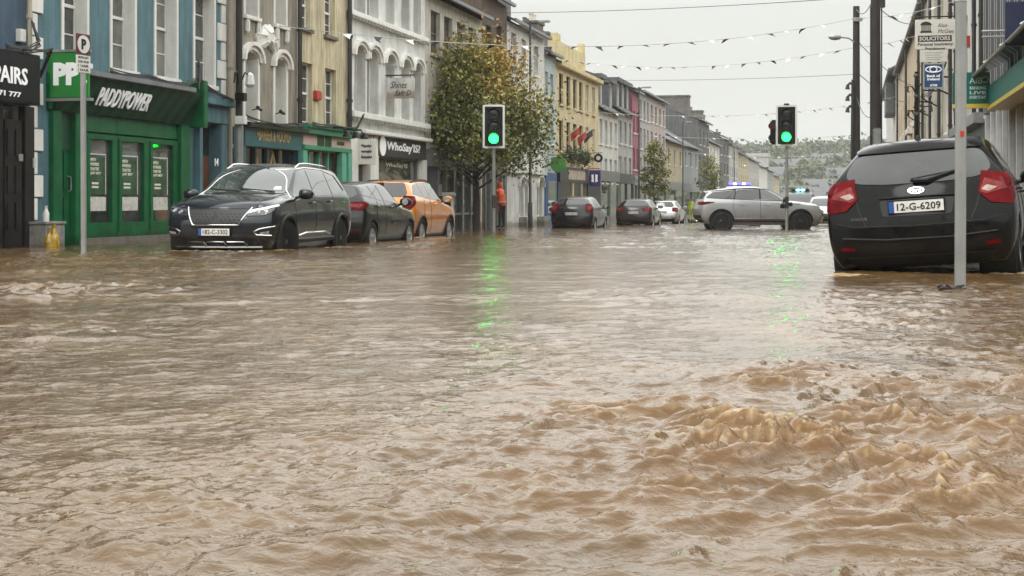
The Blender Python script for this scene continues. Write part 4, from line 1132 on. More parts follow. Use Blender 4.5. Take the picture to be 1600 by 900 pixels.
for q in np.linspace(b.v0 + 2, b.v1 - 2, 9):
    b.window(q - .5, q + .5, 4.9, 6.7, depth=.15); b.window(q - .5, q + .5, 1.9, 3.7, depth=.15)
b.part("quoins", m_w3, [(b.v0, b.v0 + .4, b.zb, 9.4, 0, .06)])
for q in np.linspace(b.v0 + 3, b.v1 - 3, 3): b.pipe(q, 1.0, 9.4, .07, d=.18)
for q in np.linspace(b.v0 + 5, b.v1 - 6, 4): b.part("string_course", m_w3, [(q, q + 3.2, 4.3, 4.6, 0, .30)])
b.wall(m_buff); b.roof(rise=2.6, eave=.3)
b.chimney(b.v0 + 6, -2.5, b.zt + .8, b.zt + 3.2, 1.6, .8, 3)
b = Bld("shop_house", "grey and white house with an overhanging dark attic at the right side far end", 1385, 1404, 10.0, U=UR, side=-1)
for q in np.linspace(b.v0 + 3, b.v1 - 3, 9):
    b.window(q - .5, q + .5, 3.6, 5.6, depth=.15); b.window(q - .5, q + .5, .6, 2.4, depth=.15)
b.part("oriel", m_slate, [(b.v1 - 30, b.v1 - 24, 7.2, 9.6, 0, .7)], bevel=.05)
b.wall(m_w3); b.roof(rise=2.4, eave=.6)
b.chimney(b.v0 + 10, -2.5, b.zt + .8, b.zt + 3.0, 1.6, .8, 3)

# ---------------------------------------------------------------- unseen houses added behind the camera, to darken what the cars reflect
for k, (x0, x1, y0, m_, lab) in enumerate(((-44, -17, -15, m_lg, "grey house added unseen behind the camera, to the left, for darker reflections"), (-17, 8, -18, m_oat, "oatmeal house added unseen straight behind the camera, for darker reflections"), (8, 36, -14, m_cr, "ivory house added unseen behind the camera, to the right, for darker reflections"))):
    t = thing("unseen_house", lab, "building", (x0, y0 - 9, -.5))
    mb = MB(); mb.box(0, x1 - x0 - .02, 0, 9, -.3, 9.4); mb.build("wall", m_, t)
    mb = MB(); mb.prism([(-.05, -.3, 9.4), (-.05, 9.3, 9.4), (-.05, 4.5, 11.8)], (x1 - x0 + .06, 0, 0)); mb.build("roof", m_slate, t)
    for q in np.arange(1.5, x1 - x0 - 1.5, 2.6):
        for z_ in (4.0, 6.6):
            mb = MB(); mb.box(q, q + 1.0, 9.0, 9.03, z_, z_ + 1.7); mb.build("window", m_p0, t)
    mb = MB(); mb.box(.5, x1 - x0 - .5, 9.0, 9.06, .2, 2.9); mb.build("shopfront", m_dkg, t)
# ================================================================ vehicles
m_tyre = M("tyre_rubber", (0.014, 0.014, 0.014), 0.7, var=0.2, scale=20, spec=.25)
m_rim = M("rim_alloy", (0.45, 0.46, 0.47), 0.3, var=0.1, metal=0.8)
m_rimb = M("rim_black", (0.015, 0.015, 0.016), 0.35, var=0.2, metal=0.3)
m_cglass = M("car_glass", (0.012, 0.014, 0.014), 0.03, var=0.2, spec=0.9)
m_cglass2 = M("car_glass_pale", (0.05, 0.06, 0.055), 0.03, var=0.4, spec=1.0, scale=1.2)
m_trim = M("plastic_trim", (0.010, 0.010, 0.011), 0.5, var=0.2, scale=12, spec=.25)
m_chrome = M("chrome", (0.62, 0.62, 0.62), 0.12, var=0.05, metal=1.0)
m_dchrome = M("dark_chrome", (0.22, 0.22, 0.22), 0.2, var=0.1, metal=1.0)
m_redl = M("tail_lens_red", (0.11, 0.002, 0.004), 0.12, var=0.3, scale=14, coat=0.0, spec=.06)
m_redp = M("tail_lens_pale", (0.20, 0.030, 0.028), 0.12, var=0.4, scale=18, coat=0.0, spec=.15)
m_clear = M("lamp_clear", (0.30, 0.31, 0.31), 0.08, var=0.5, scale=16, coat=1.0)
m_lampdk = M("lamp_dark", (0.035, 0.037, 0.04), 0.08, var=0.5, scale=16, coat=1.0)
m_plate = M("plate_white", (0.66, 0.66, 0.63), 0.4, var=0.06, scale=8)
m_plateb = M("plate_blue", (0.02, 0.08, 0.30), 0.4)
m_inkb = M("plate_ink", (0.01, 0.01, 0.012), 0.4)

def paint(name, col, metal=0.35, rough=0.28, coat=None, spec=None):
    dark = max(col) < .05
    return M(name, col, rough, mud=(.14 if dark else .5), var=0.06, scale=1.2, metal=metal, coat=(.6 if dark else 1.0) if coat is None else coat, spec=(.2 if dark else .5) if spec is None else spec, bump=0.015, bscale=240)

class Car:
    def __init__(s, name, label, cat, body, L, W, H, cfg, loc, heading, roll=0.0, pitch=0.0, sub=3, rim=None, group=None, wheels=True):
        s.L, s.W, s.H = L, W, H
        hw = W / 2
        c = dict(gc=0.20, ra=-1.30, fa=1.33, wr=0.32, cowl_y=0.95, cowl_z=0.98, hood_z=0.80, wty=0.35, belt_r=0.98, belt_f=0.90, glass_in=0.18, rty=-1.75,
                 rooff=0.70, rear=(0.10, 0.0, 0.03, 0.14), front=(-0.10, 0.0, -0.03, -0.12), bowr=0.10, bowf=0.16, zlow=0.40, zmid=0.64, rr_z=-0.06, hoodw=0.70, tumble=0.0)
        c.update(cfg); s.c = c
        ra, fa = c['ra'], c['fa']
        y0, y1 = -L / 2, L / 2
        Yl = [None, y0 + .28, ra + .10, (ra + c['cowl_y']) / 2 + .1, (c['wty'] + c['cowl_y']) / 2, c['cowl_y'], fa, y1 - .26, None]
        n = 9
        P = {}
        for i in range(n):
            for j in range(5):
                if i == 0: y = [y0 + c['rear'][0], y0 + c['rear'][1], y0 + c['rear'][2], y0 + c['rear'][3], c['rty']][j]
                elif i == 8: y = [y1 + c['front'][0], y1 + c['front'][1], y1 + c['front'][2], y1 + c['front'][3], y1 + c['front'][3] - .08][j]
                elif j < 4: y = Yl[i]
                else: y = [0, c['rty'] + .28, (c['rty'] + .28) * .55 + c['wty'] * .45, (c['rty'] + .28) * .25 + c['wty'] * .75, c['wty'], c['cowl_y'], fa, y1 - .30, 0][i]
                tb = i / 5.0
                belt = c['belt_r'] + (c['belt_f'] - c['belt_r']) * min(1, tb)
                hz = {5: c['cowl_z'], 6: c['cowl_z'] * .45 + c['hood_z'] * .55 + .05, 7: c['hood_z'] + .015, 8: c['hood_z'] - .06}
                if j == 0: z = c['gc'] + (.10 if i == 0 else .03 if i in (1, 7) else .07 if i == 8 else 0)
                elif j == 1: z = c['zlow'] - (.02 if 0 < i < 8 else 0)
                elif j == 2: z = c['zmid'] + (.04 if i < 2 else 0)
                elif j == 3: z = belt if i <= 5 else hz[i] - [0, 0, 0, 0, 0, 0, .05, .06, .10][i]
                else:
                    z = [H + c['rr_z'] - .03, H + c['rr_z'], H - .02, H - .005, H - .04][i] if i <= 4 else hz[i]
                wj = [0.86, 0.965, 1.0, 0.955, c['rooff']][j]
                if j == 4 and i >= 5: wj = c['hoodw'] if i < 8 else c['hoodw'] * .9
                if j == 4 and i == 0: wj = c['rooff'] * .96
                if i in (0, 8): wj *= [0.93, 0.93, 0.93, 0.93, 0.98][j] if i == 0 else [.90, .92, .92, .90, .96][j]
                if j == 3 and i == 5: wj = .95
                P[i, j] = (y, z, hw * wj)
        ks = [-1, -.55, 0, .55, 1]
        V, idx = [], {}
        def vid(i, j, k):
            if (i, j, k) in idx: return idx[i, j, k]
            y, z, w = P[i, j]; f = ks[k]
            if i == 0: y += c['bowr'] * (abs(f) ** 2.2) * (1.0 if j < 4 else .5)
            if i == 8: y -= c['bowf'] * (abs(f) ** 2.2)
            if j == 4: z += (.045 if i <= 4 else .035) * (1 - f * f)
            if j == 4 and i == 5: y += .14 * (1 - f * f)
            if j == 4 and i == 4: y += .07 * (1 - f * f)
            idx[i, j, k] = len(V); V.append((w * f, y, z)); return idx[i, j, k]
        Fc = []
        for i in range(8):
            for j in range(4):
                Fc.append((vid(i, j, 4), vid(i + 1, j, 4), vid(i + 1, j + 1, 4), vid(i, j + 1, 4)))
                Fc.append((vid(i, j, 0), vid(i, j + 1, 0), vid(i + 1, j + 1, 0), vid(i + 1, j, 0)))
            for k in range(4):
                Fc.append((vid(i, 4, k), vid(i, 4, k + 1), vid(i + 1, 4, k + 1), vid(i + 1, 4, k)))
                Fc.append((vid(i, 0, k), vid(i + 1, 0, k), vid(i + 1, 0, k + 1), vid(i, 0, k + 1)))
        for j in range(4):
            for k in range(4):
                Fc.append((vid(0, j, k), vid(0, j, k + 1), vid(0, j + 1, k + 1), vid(0, j + 1, k)))
                Fc.append((vid(8, j, k), vid(8, j + 1, k), vid(8, j + 1, k + 1), vid(8, j, k + 1)))
        me = bpy.data.meshes.new("cage"); me.from_pydata(V, [], Fc); me.update()
        at_ = me.attributes.new('crease_edge', 'FLOAT', 'EDGE')
        inv = {v: k for k, v in idx.items()}
        cr = []
        for e in me.edges:
            a, b_ = inv[e.vertices[0]], inv[e.vertices[1]]
            v = 0.0
            if a[2] == b_[2] and a[2] in (0, 4) and a[1] == b_[1] == 3: v = .45        # shoulder line
            if a[2] == b_[2] and a[2] in (0, 4) and a[1] == b_[1] == 4: v = .35        # roof and bonnet edge
            if a[0] == b_[0] == 0 and a[1] == b_[1]: v = {4: .7, 3: .35, 2: .45, 0: .6}.get(a[1], .1)
            if a[0] == b_[0] == 5 and a[1] == b_[1] == 4: v = .6                       # cowl
            if a[0] == b_[0] == 8 and a[1] == b_[1]: v = {4: .5, 0: .5}.get(a[1], .1)
            if a[1] == b_[1] == 0 and a[0] != b_[0]: v = .6
            if {a[1], b_[1]} == {3, 4} and a[0] == b_[0] and a[0] in (4, 5) and a[2] in (0, 4): v = .3
            cr.append(v)
        at_.data.foreach_set('value', cr)
        o = bpy.data.objects.new("cage", me); COL.objects.link(o)
        md = o.modifiers.new("s", 'SUBSURF'); md.levels = sub; md.render_levels = sub
        dg = bpy.context.evaluated_depsgraph_get()
        m2 = bpy.data.meshes.new_from_object(o.evaluated_get(dg))
        bpy.data.objects.remove(o)
        nv = len(m2.vertices); co = np.empty(nv * 3); m2.vertices.foreach_get('co', co); co = co.reshape(-1, 3)
        lo, hi = co.min(0), co.max(0)
        co[:, 0] *= W / (hi[0] - lo[0])
        co[:, 1] = (co[:, 1] - lo[1]) / (hi[1] - lo[1]) * L - L / 2
        z_ = co[:, 2]; co[:, 2] = c['gc'] + (z_ - lo[2]) / (hi[2] - lo[2]) * (H - c['gc'])
        m2.vertices.foreach_set('co', co.ravel()); m2.update()
        s.bvh = BVHTree.FromPolygons([Vector(v) for v in co], [tuple(p.vertices) for p in m2.polygons])
        # wheel arches
        ob = bpy.data.objects.new("body", m2); COL.objects.link(ob)
        cut = MB(); wr = c['wr']
        for y in (ra, fa):
            for sg in (-1, 1):
                x = sg * hw
                cut.lathe([(wr + .055, min(x - sg * .42, x + sg * .3)), (wr + .055, max(x - sg * .42, x + sg * .3))], (0, y, wr), axis='x', n=28)
        oc = cut.build("cut", m_trim)
        bo = ob.modifiers.new("b", 'BOOLEAN'); bo.operation = 'DIFFERENCE'; bo.object = oc; bo.solver = 'EXACT'
        dg = bpy.context.evaluated_depsgraph_get()
        m3 = bpy.data.meshes.new_from_object(ob.evaluated_get(dg))
        bpy.data.objects.remove(ob); bpy.data.objects.remove(oc)
        m3.materials.clear(); m3.materials.append(body)
        m3.polygons.foreach_set('use_smooth', [True] * len(m3.polygons)); m3.polygons.foreach_set('material_index', [0] * len(m3.polygons))
        m3.set_sharp_from_angle(angle=R(38)); m3.name = "body"
        s.root = thing(name, label, cat, loc, (pitch, roll, heading), group)
        s.body = mesh_obj("body", m3, s.root)
        s.paint = body
        if wheels: s.wheels(rim or m_rim)
    def wheels(s, rim):
        c = s.c; wr = c['wr']
        for y in (c['ra'], c['fa']):
            for sg in (-1, 1):
                x = sg * (s.W / 2 - .12)
                steer = c.get('steer', 0) if y > 0 else 0
                w = bpy.data.objects.new("wheel", None); COL.objects.link(w); w.parent = s.root
                w.location = (x, y, wr); w.rotation_euler = (0, 0, steer); w.empty_display_size = .1
                t = MB()
                t.lathe([(wr * .66, -.10), (wr * .93, -.11), (wr, -.07), (wr, .07), (wr * .93, .11), (wr * .66, .10), (wr * .66, -.10)], axis='x', n=28)
                t.build("tyre", m_tyre, w, smooth=True, angle=50)
                r_ = MB(); q = sg
                r_.lathe([(wr * .68, q * .085), (wr * .64, q * .095), (wr * .60, q * .06), (wr * .60, -q * .05)], axis='x', n=28)
                r_.lathe([(wr * .20, q * .085), (wr * .12, q * .10), (0.0, q * .10)], axis='x', n=14)
                for k in range(10):
                    a0 = 2 * math.pi * k / 10 + (k % 2) * .22
                    a1 = a0 + .06
                    pts = []
                    for (rad, aa, xx) in ((.14, a0 - .25, .08), (.66, a0 - .09, .085), (.66, a0 + .09, .085), (.14, a0 + .25, .08)):
                        pts.append((q * xx, wr * rad * math.cos(aa), wr * rad * math.sin(aa)))
                    r_.prism(pts, (-q * .03, 0, 0))
                r_.build("rim", rim, w)
                h = MB(); h.lathe([(0.0, -q * .03), (wr * .6, -q * .03), (wr * .6, -q * .05), (0, -q * .05)], axis='x', n=24)
                h.build("brake_disc", m_trim, w)
                l = MB(); l.lathe([(wr + .05, sg * (s.W / 2 - .40) - y * 0), (wr + .05, sg * (s.W / 2 - .05))], (0, y, wr), axis='x', n=24)
                l.build("wheel_arch", m_trim, s.root)
    # ---- surface patches
    def hit(s, p, d):
        h = s.bvh.ray_cast(Vector(p), Vector(d))
        if h[0] is not None: return h[0], h[1]
        h = s.bvh.find_nearest(Vector(p) + Vector(d) * 3.0)
        return h[0], h[1]
    def patch(s, name, mat, poly, view, off=0.006, parent=None, round_=0.0, mirror=False, label=None, rings=(1, .93, .75, .5, .25)):
        """polygon laid on the bodywork. view: 'L','R' (y,z), 'rear','front' (x,z), 'top' (x,y) or an azimuth vector with (r,z)"""
        pl = [Vector((p[0], p[1])) for p in poly]
        if round_ > 0:
            q = []
            n = len(pl)
            for i in range(n):
                a, b_, c_ = pl[i - 1], pl[i], pl[(i + 1) % n]
                ra_ = min(round_, (a - b_).length * .45); rc = min(round_, (c_ - b_).length * .45)
                p0 = b_ + (a - b_).normalized() * ra_; p1 = b_ + (c_ - b_).normalized() * rc
                for t in (0, .33, .67, 1): q.append(p0.lerp(b_, t).lerp(b_.lerp(p1, t), t))
            pl = q
        out = []
        n = len(pl)
        for i in range(n):
            a, b_ = pl[i], pl[(i + 1) % n]
            m = max(1, int((b_ - a).length / .05))
            for k in range(m): out.append(a.lerp(b_, k / m))
        if view == 'L': fn = lambda p: ((-3, p.x, p.y), (1, 0, 0))
        elif view == 'R': fn = lambda p: ((3, p.x, p.y), (-1, 0, 0))
        elif view == 'rear': fn = lambda p: ((p.x, -5, p.y), (0, 1, 0))
        elif view == 'front': fn = lambda p: ((p.x, 5, p.y), (0, -1, 0))
        elif view == 'top': fn = lambda p: ((p.x, p.y, 4), (0, 0, -1))
        else:
            dv = Vector((view[0], view[1], 0)).normalized(); rv = dv.cross(Vector((0, 0, 1)))
            fn = lambda p: (tuple(-dv * 5 + rv * p.x + Vector((0, 0, p.y))), tuple(dv))
        cen = sum(out, Vector((0, 0))) / len(out)
        mb = MB(); n = len(out); vs = []
        for r_ in rings:
            for p in out:
                q = cen + (p - cen) * r_
                h, nn = s.hit(*fn(q)); vs.append(h + nn * off)
        h, nn = s.hit(*fn(cen)); vs.append(h + nn * off)
        fs = []
        for r_ in range(len(rings) - 1):
            for k in range(n):
                fs.append((r_*n+k, r_*n+(k+1)%n, (r_+1)*n+(k+1)%n, (r_+1)*n+k))
        for k in range(n): fs.append(((len(rings)-1)*n+k, (len(rings)-1)*n+(k+1)%n, len(vs)-1))
        # rim closing the patch against the body
        base = len(vs)
        for p in out:
            h, nn = s.hit(*fn(p)); vs.append(h - nn * .004)
        for k in range(n): fs.append((k, base + k, base + (k+1)%n, (k+1)%n))
        mb.add(vs, fs)
        me_ = mb.build(name, mat, parent or s.root, smooth=True, angle=50)
        bm = bmesh.new(); bm.from_mesh(me_.data); bmesh.ops.recalc_face_normals(bm, faces=bm.faces)
        # make the big faces look outwards
        f0 = max(bm.faces, key=lambda f: f.calc_area())
        dd = Vector(fn(cen)[1])
        if f0.normal.dot(dd) > 0: bmesh.ops.reverse_faces(bm, faces=bm.faces)
        bm.to_mesh(me_.data); bm.free()
        if label: me_['label'] = label
        return me_
    def line(s, name, mat, pts, view, r=.006, off=0.0, parent=None, closed=False, step=.06):
        pl = [Vector((p[0], p[1])) for p in pts]
        if closed: pl.append(pl[0])
        out = []
        for a, b_ in zip(pl, pl[1:]):
            m = max(1, int((b_ - a).length / step))
            for k in range(m): out.append(a.lerp(b_, k / m))
        out.append(pl[-1])
        d3 = []
        for p in out:
            o_, d_ = {'L': ((-3, p.x, p.y), (1, 0, 0)), 'R': ((3, p.x, p.y), (-1, 0, 0)), 'rear': ((p.x, -5, p.y), (0, 1, 0)), 'front': ((p.x, 5, p.y), (0, -1, 0)), 'top': ((p.x, p.y, 4), (0, 0, -1))}[view]
            h, nn = s.hit(o_, d_); d3.append(h + nn * off)
        mb = MB(); mb.tube(d3, r, 6)
        return mb.build(name, mat, parent or s.root, smooth=True)
    def mirror(s, y, z, size=(.13, .10, .085), mat=None):
        for sg in (-1, 1):
            h, nn = s.hit((sg * 3, y, z - .04), (-sg, 0, 0))
            x = h.x + sg * .15
            mb = MB()
            vs, fs = [], []
            n = 10
            for i in range(6):
                t = i / 5; yy = y - size[1] * (t - .5) * 1.2; sc = [.80, 1, 1, .92, .72, .25][i]
                for k in range(n):
                    an = 2 * math.pi * k / n
                    cx, cz = math.cos(an), math.sin(an)
                    cx = math.copysign(abs(cx) ** .7, cx); cz = math.copysign(abs(cz) ** .7, cz)
                    vs.append((x + cx * size[0] * sc, y - size[1] * .6 + i / 5 * size[1] * 1.2, z + .03 + cz * size[2] * sc))
            for i in range(5):
                for k in range(n): fs.append((i*n+k, i*n+(k+1)%n, (i+1)*n+(k+1)%n, (i+1)*n+k))
            fs.append(tuple(range(n))); fs.append(tuple(range(5*n, 6*n)))
            mb.add(vs, fs)
            o = mb.build("wing_mirror", mat or s.paint, s.root, smooth=True, angle=50)
            g = MB(); g.lathe([(0, 0), (size[2] * .8, 0), (size[2] * .8, .004), (0, .004)], (x, y - size[1] * .6 - .005, z + .03), axis='y', n=14)
            q = g.build("mirror_glass", m_chrome, o); 
            a = MB(); a.tube([(h.x - sg * .02, y, z - .03), (x - sg * .06, y, z - .01)], .025, 6); a.build("mirror_arm", m_trim, o)
    def handle(s, y, z, mat=None):
        for sg, v in ((-1, 'L'), (1, 'R')):
            h, nn = s.hit((sg * 3, y, z), (-sg, 0, 0))
            mb = MB(); p0, p1 = h + Vector((0, -.09, 0)), h + Vector((0, .09, .004))
            mb.tube([p0, h + Vector((sg * .035, -.07, 0)), h + Vector((sg * .035, .07, 0)), p1], .013, 6)
            mb.build("door_handle", mat or s.paint, s.root, smooth=True)
    def plate(s, st, z, end='rear', w=.52, h=.11, blue=True, y=None):
        d = (0, 1, 0) if end == 'rear' else (0, -1, 0)
        hh, nn = s.hit((0, -5 if end == 'rear' else 5, z), d)
        sg = -1 if end == 'rear' else 1
        yy = (hh.y if y is None else y) + sg * .03
        mb = MB(); mb.box(-w / 2 - .012, w / 2 + .012, yy - sg * .05, yy, z - h / 2 - .012, z + h / 2 + .012)
        p = mb.build("number_plate", m_trim, s.root)
        mb = MB(); mb.box(-w / 2, w / 2, yy - sg * .01, yy + sg * .005, z - h / 2, z + h / 2); mb.build("plate_face", m_plate, p)
        xl = -1 if end == 'rear' else 1
        if blue:
            mb = MB(); a, b_ = xl * w / 2, xl * (w / 2 - .05); mb.box(a, b_, yy - sg * .01, yy + sg * .007, z - h / 2, z + h / 2); mb.build("country_band", m_plateb, p)
        xd = (1, 0, 0) if end == 'rear' else (-1, 0, 0)
        text(st, "lettering", m_inkb, p, (-xl * .025, yy + sg * .006, z), xd, (0, 0, 1), w * .80, h * .66, ext=.003, bold=.012)
        return p

def along(v_left_x, v, rot): return None

def placed(px, py_base, depth_, heading, off=(0, 0)):
    """ground point under a pixel on the waterline, moved off (right, forward) in car axes, wheels depth_ below the water"""
    p = onwater(px, py_base)
    r = Vector((math.cos(heading), math.sin(heading))); f = Vector((-math.sin(heading), math.cos(heading)))
    x = p.x + r.x * off[0] + f.x * off[1]; y = p.y + r.y * off[0] + f.y * off[1]
    return Vector((x, y, wat(x, y) - depth_))

# ---------------------------------------------------------------- black hatchback, right foreground, seen from behind
hd = -R(8.0)
p_blk = paint("paint_black", (0.003, 0.003, 0.0034), 0.0, 0.06, coat=.06, spec=.11)
q = at(1440, 380, 14.35)
f_ = Vector((-math.sin(hd), math.cos(hd)))
loc = Vector((q.x + f_.x * 2.18, q.y + f_.y * 2.18, 0)); loc.z = wat(q.x, q.y) - 0.13
L_ = 4.36
c = Car("hatchback", "black hatchback with plate 12-G-6209 half up on the kerb behind the bare grey pole", "car", p_blk, L_, 1.84, 1.54,
        dict(ra=-1.33, fa=1.32, wr=.325, cowl_y=1.02, cowl_z=1.0, hood_z=.80, wty=.38, belt_r=1.10, belt_f=.93, rty=-1.58, rooff=.66, rear=(.14, 0.0, .04, .20), bowr=.20, zmid=.66), loc, hd, roll=-R(4.0), pitch=R(1.0), group="parked cars")
c1 = c
RV = 'rear'
c.patch("spoiler", p_blk, [(-.62, 1.375), (.62, 1.375), (.57, 1.49), (-.57, 1.49)], RV, .02, round_=.04)
c.patch("rear_window", M('car_glass_heated', (.02, .022, .022), .04, var=.25, spec=.6), [(-.61, 1.365), (.61, 1.365), (.72, 1.16), (.60, 1.085), (.3, 1.06), (-.3, 1.06), (-.60, 1.085), (-.72, 1.16)], RV, .007, round_=.08)
for sg in (-1, 1):
    # boomerang tail lamp wrapping on to the flank
    dv = (-sg * .62, .78)
    def A(pts): 
        dvv = Vector((dv[0], dv[1], 0)).normalized(); rv = dvv.cross(Vector((0, 0, 1)))
        return [(Vector((x_, y_, 0)).dot(rv), z_) for x_, y_, z_ in pts]
    t = c.patch("tail_light", m_redl, A([(sg * .615, -2.03, 0.93), (sg * .69, -1.94, 1.135), (sg * .76, -1.84, 1.12), (sg * .905, -1.50, 1.035), (sg * .90, -1.66, .90), (sg * .86, -1.90, .80), (sg * .74, -2.04, .82)]), dv, .012, round_=.012)
    c.patch("tail_light_lens", m_redp, A([(sg * .632, -2.03, 0.935), (sg * .69, -1.95, 1.06), (sg * .80, -1.86, 1.00), (sg * .84, -1.88, .95), (sg * .70, -2.03, .905)]), dv, .017, t, round_=.01)
    c.patch("tail_light_reflector", M("tail_lens_white", (.34, .24, .21), .1, var=.3, scale=20), A([(sg * .66, -2.03, 0.95), (sg * .70, -1.98, .99), (sg * .775, -1.93, .965), (sg * .72, -2.01, .925)]), dv, .021, t, round_=.01)
    c.patch("bumper_reflector", m_redl, [(sg * .62, .42), (sg * .76, .43), (sg * .76, .465), (sg * .63, .455)], RV, .008, round_=.02)
c.patch("lower_bumper", m_trim, [(-.72, .36), (.72, .36), (.62, .24), (-.62, .24)], RV, .008, round_=.03)
c.line("bumper_seam", m_trim, [(-.80, .70), (-.62, .66), (0, .645), (.62, .66), (.80, .70)], RV, .007)
c.line("tailgate_seam", m_trim, [(-.62, 1.02), (-.56, .80), (-.50, .67)], RV, .007); c.line("tailgate_seam", m_trim, [(.62, 1.02), (.56, .80), (.50, .67)], RV, .007)
c.line("bumper_crease", p_blk, [(-.74, .545), (-.3, .515), (.3, .515), (.74, .545)], RV, .016)
c.patch("plate_recess", m_trim, [(-.36, .905), (.36, .905), (.33, .745), (-.33, .745)], RV, .004, round_=.03)
c.line("tailgate_handle", p_blk, [(-.36, .925), (.36, .925)], RV, .014)
c.plate("12-G-6209", .835)
# oval badge
h, nn = c.hit((0, -5, .985), (0, 1, 0))
mb = MB()
for k in range(24): pass
ov = [(.078 * math.cos(2 * math.pi * k / 24), .034 * math.sin(2 * math.pi * k / 24)) for k in range(24)]
bd = c.patch("badge", m_chrome, [(x_, .985 + z_) for x_, z_ in ov], RV, .012)
c.patch("badge_face", M("badge_blue", (.015, .03, .10), .25), [(x_ * .86, .985 + z_ * .80) for x_, z_ in ov], RV, .015, bd)
text("Ford", "lettering", m_chrome, bd, h + nn * .018, (1, 0, 0), nn.cross(Vector((1, 0, 0))), .11, .038, ext=.002, shear=.3)
h, nn = c.hit((-.56, -5, .735), (0, 1, 0)); text("FOCUS", "model_lettering", m_chrome, c.root, h + nn * .006, (1, -.22, 0), (0, .1, 1), .16, .026, ext=.004)
# wiper
mb = MB(); h0, n0 = c.hit((.10, -5, 1.06), (0, 1, 0)); h1, n1 = c.hit((-.02, -5, 1.07), (0, 1, 0)); h2, n2 = c.hit((.44, -5, 1.16), (0, 1, 0))
mb.tube([h1 + n1 * .03, h0 + n0 * .04, h2 + n2 * .03], [.024, .02, .010], 6); mb.tube([h1 + n1 * .045 + Vector((-.02, 0, .01)), h2 + n2 * .02 + Vector((.02, 0, .0))], .008, 5); mb.lathe([(.035, 0), (.035, .03), (.0, .03)], h1 + n1 * .01, axis='y', n=10)
mb.build("wiper", m_trim, c.root)
# aerial
mb = MB(); h, nn = c.hit((0, -1.45, 4), (0, 0, -1)); mb.lathe([(.035, 0), (.022, .05), (.012, .07)], h, n=10); mb.tube([h + Vector((0, 0, .05)), h + Vector((0, -.10, .40))], [.006, .003], 5); mb.build("aerial", m_trim, c.root)
def side_glass(c, polys, mat=m_cglass, off=.005):
    for sg in ('L', 'R'):
        for p_ in polys: c.patch("side_window", mat, p_, sg, off, round_=.035)
side_glass(c, [[(-.72, 1.10), (.12, 1.02), (.10, 1.40), (-.55, 1.40)], [(.16, 1.02), (1.02, .98), (.42, 1.37), (.15, 1.40)], [(-1.32, 1.16), (-.78, 1.11), (-.62, 1.39), (-.95, 1.36)]])
c.patch("windscreen", m_cglass, [(-.66, 1.04), (.66, 1.04), (.58, 1.40), (-.58, 1.40)], 'front', .006, round_=.06)
c.mirror(.72, 1.02); c.handle(-.55, .93); c.handle(.35, .89)
for sg in ('L', 'R'):
    c.line("door_seam", m_trim, [(.10, 1.02), (.10, .35)], sg, .005); c.line("door_seam", m_trim, [(-.78, 1.08), (-.95, .75), (-.85, .35)], sg, .005); c.line("door_seam", m_trim, [(.98, .95), (.95, .4)], sg, .005)
    c.line("sill_trim", m_trim, [(-.95, .30), (.95, .30)], sg, .03)
for sg in (-1, 1):
    c.patch("headlight", m_clear, [(sg * .50, .74), (sg * .84, .80), (sg * .84, .70), (sg * .55, .64)], 'front', .008)
c.patch("grille", m_trim, [(-.5, .55), (.5, .55), (.6, .35), (-.6, .35)], 'front', .006)

# ---------------------------------------------------------------- dark family car on the left, facing the camera
hd = R(180) + R(1.5)
p_navy = paint("paint_dark_navy", (0.012, 0.017, 0.022), 0.35, 0.25)
q = onwater(425, 392)                    # its front corner nearest the road centre
L_ = 4.50
loc = Vector((q.x - .98, q.y + L_ / 2 - .12, 0)); loc.z = wat(loc.x, loc.y) - .20
c = Car("family_car", "dark navy family car with plate 182-C-3302 facing the camera outside the green betting shop", "car", p_navy, L_, 1.85, 1.66,
        dict(ra=-1.37, fa=1.41, wr=.345, cowl_y=.98, cowl_z=1.14, hood_z=.98, wty=.28, belt_r=1.11, belt_f=1.04, rty=-1.95, rooff=.70, rear=(.10, 0, .04, .16), front=(-.08, 0.0, 0.0, -.08), bowf=.17, zlow=.44, zmid=.72, steer=R(-18), hoodw=.80), loc, hd, group="parked cars")
c2 = c
c.patch("windscreen", m_cglass2, [(-.74, 1.13), (.74, 1.13), (.62, 1.57), (-.62, 1.57)], 'front', .006, round_=.07)
c.patch("rear_window", m_cglass, [(-.62, 1.12), (.62, 1.12), (.58, 1.52), (-.58, 1.52)], 'rear', .006, round_=.06)
side_glass(c, [[(.05, 1.09), (.98, 1.07), (.36, 1.50), (.02, 1.54)], [(-.92, 1.11), (-.02, 1.09), (-.05, 1.545), (-.92, 1.53)], [(-1.62, 1.18), (-.98, 1.115), (-.98, 1.525), (-1.45, 1.46)]], m_cglass2)
for sg in ('L', 'R'):
    c.line("window_trim", m_chrome, [(1.10, 1.05), (.40, 1.535), (-.05, 1.575), (-.95, 1.56), (-1.50, 1.47), (-1.72, 1.20)], sg, .012)
    c.line("door_seam", m_trim, [(.02, 1.08), (.02, .42)], sg, .005); c.line("door_seam", m_trim, [(-.96, 1.10), (-1.0, .80), (-.86, .42)], sg, .005); c.line("door_seam", m_trim, [(1.02, 1.03), (1.0, .5)], sg, .005)
    c.line("cladding", m_trim, [(-.98, .36), (1.02, .36)], sg, .05); c.line("sill_trim", m_chrome, [(-.80, .42), (-.5, .47), (.5, .47), (.85, .43)], sg, .018)
    for ax in (c.c['ra'], c.c['fa']):
        c.line("arch_trim", m_trim, [(ax + .425 * math.cos(t), .345 + .425 * math.sin(t)) for t in np.linspace(.05, math.pi - .05, 14)], sg, .03)
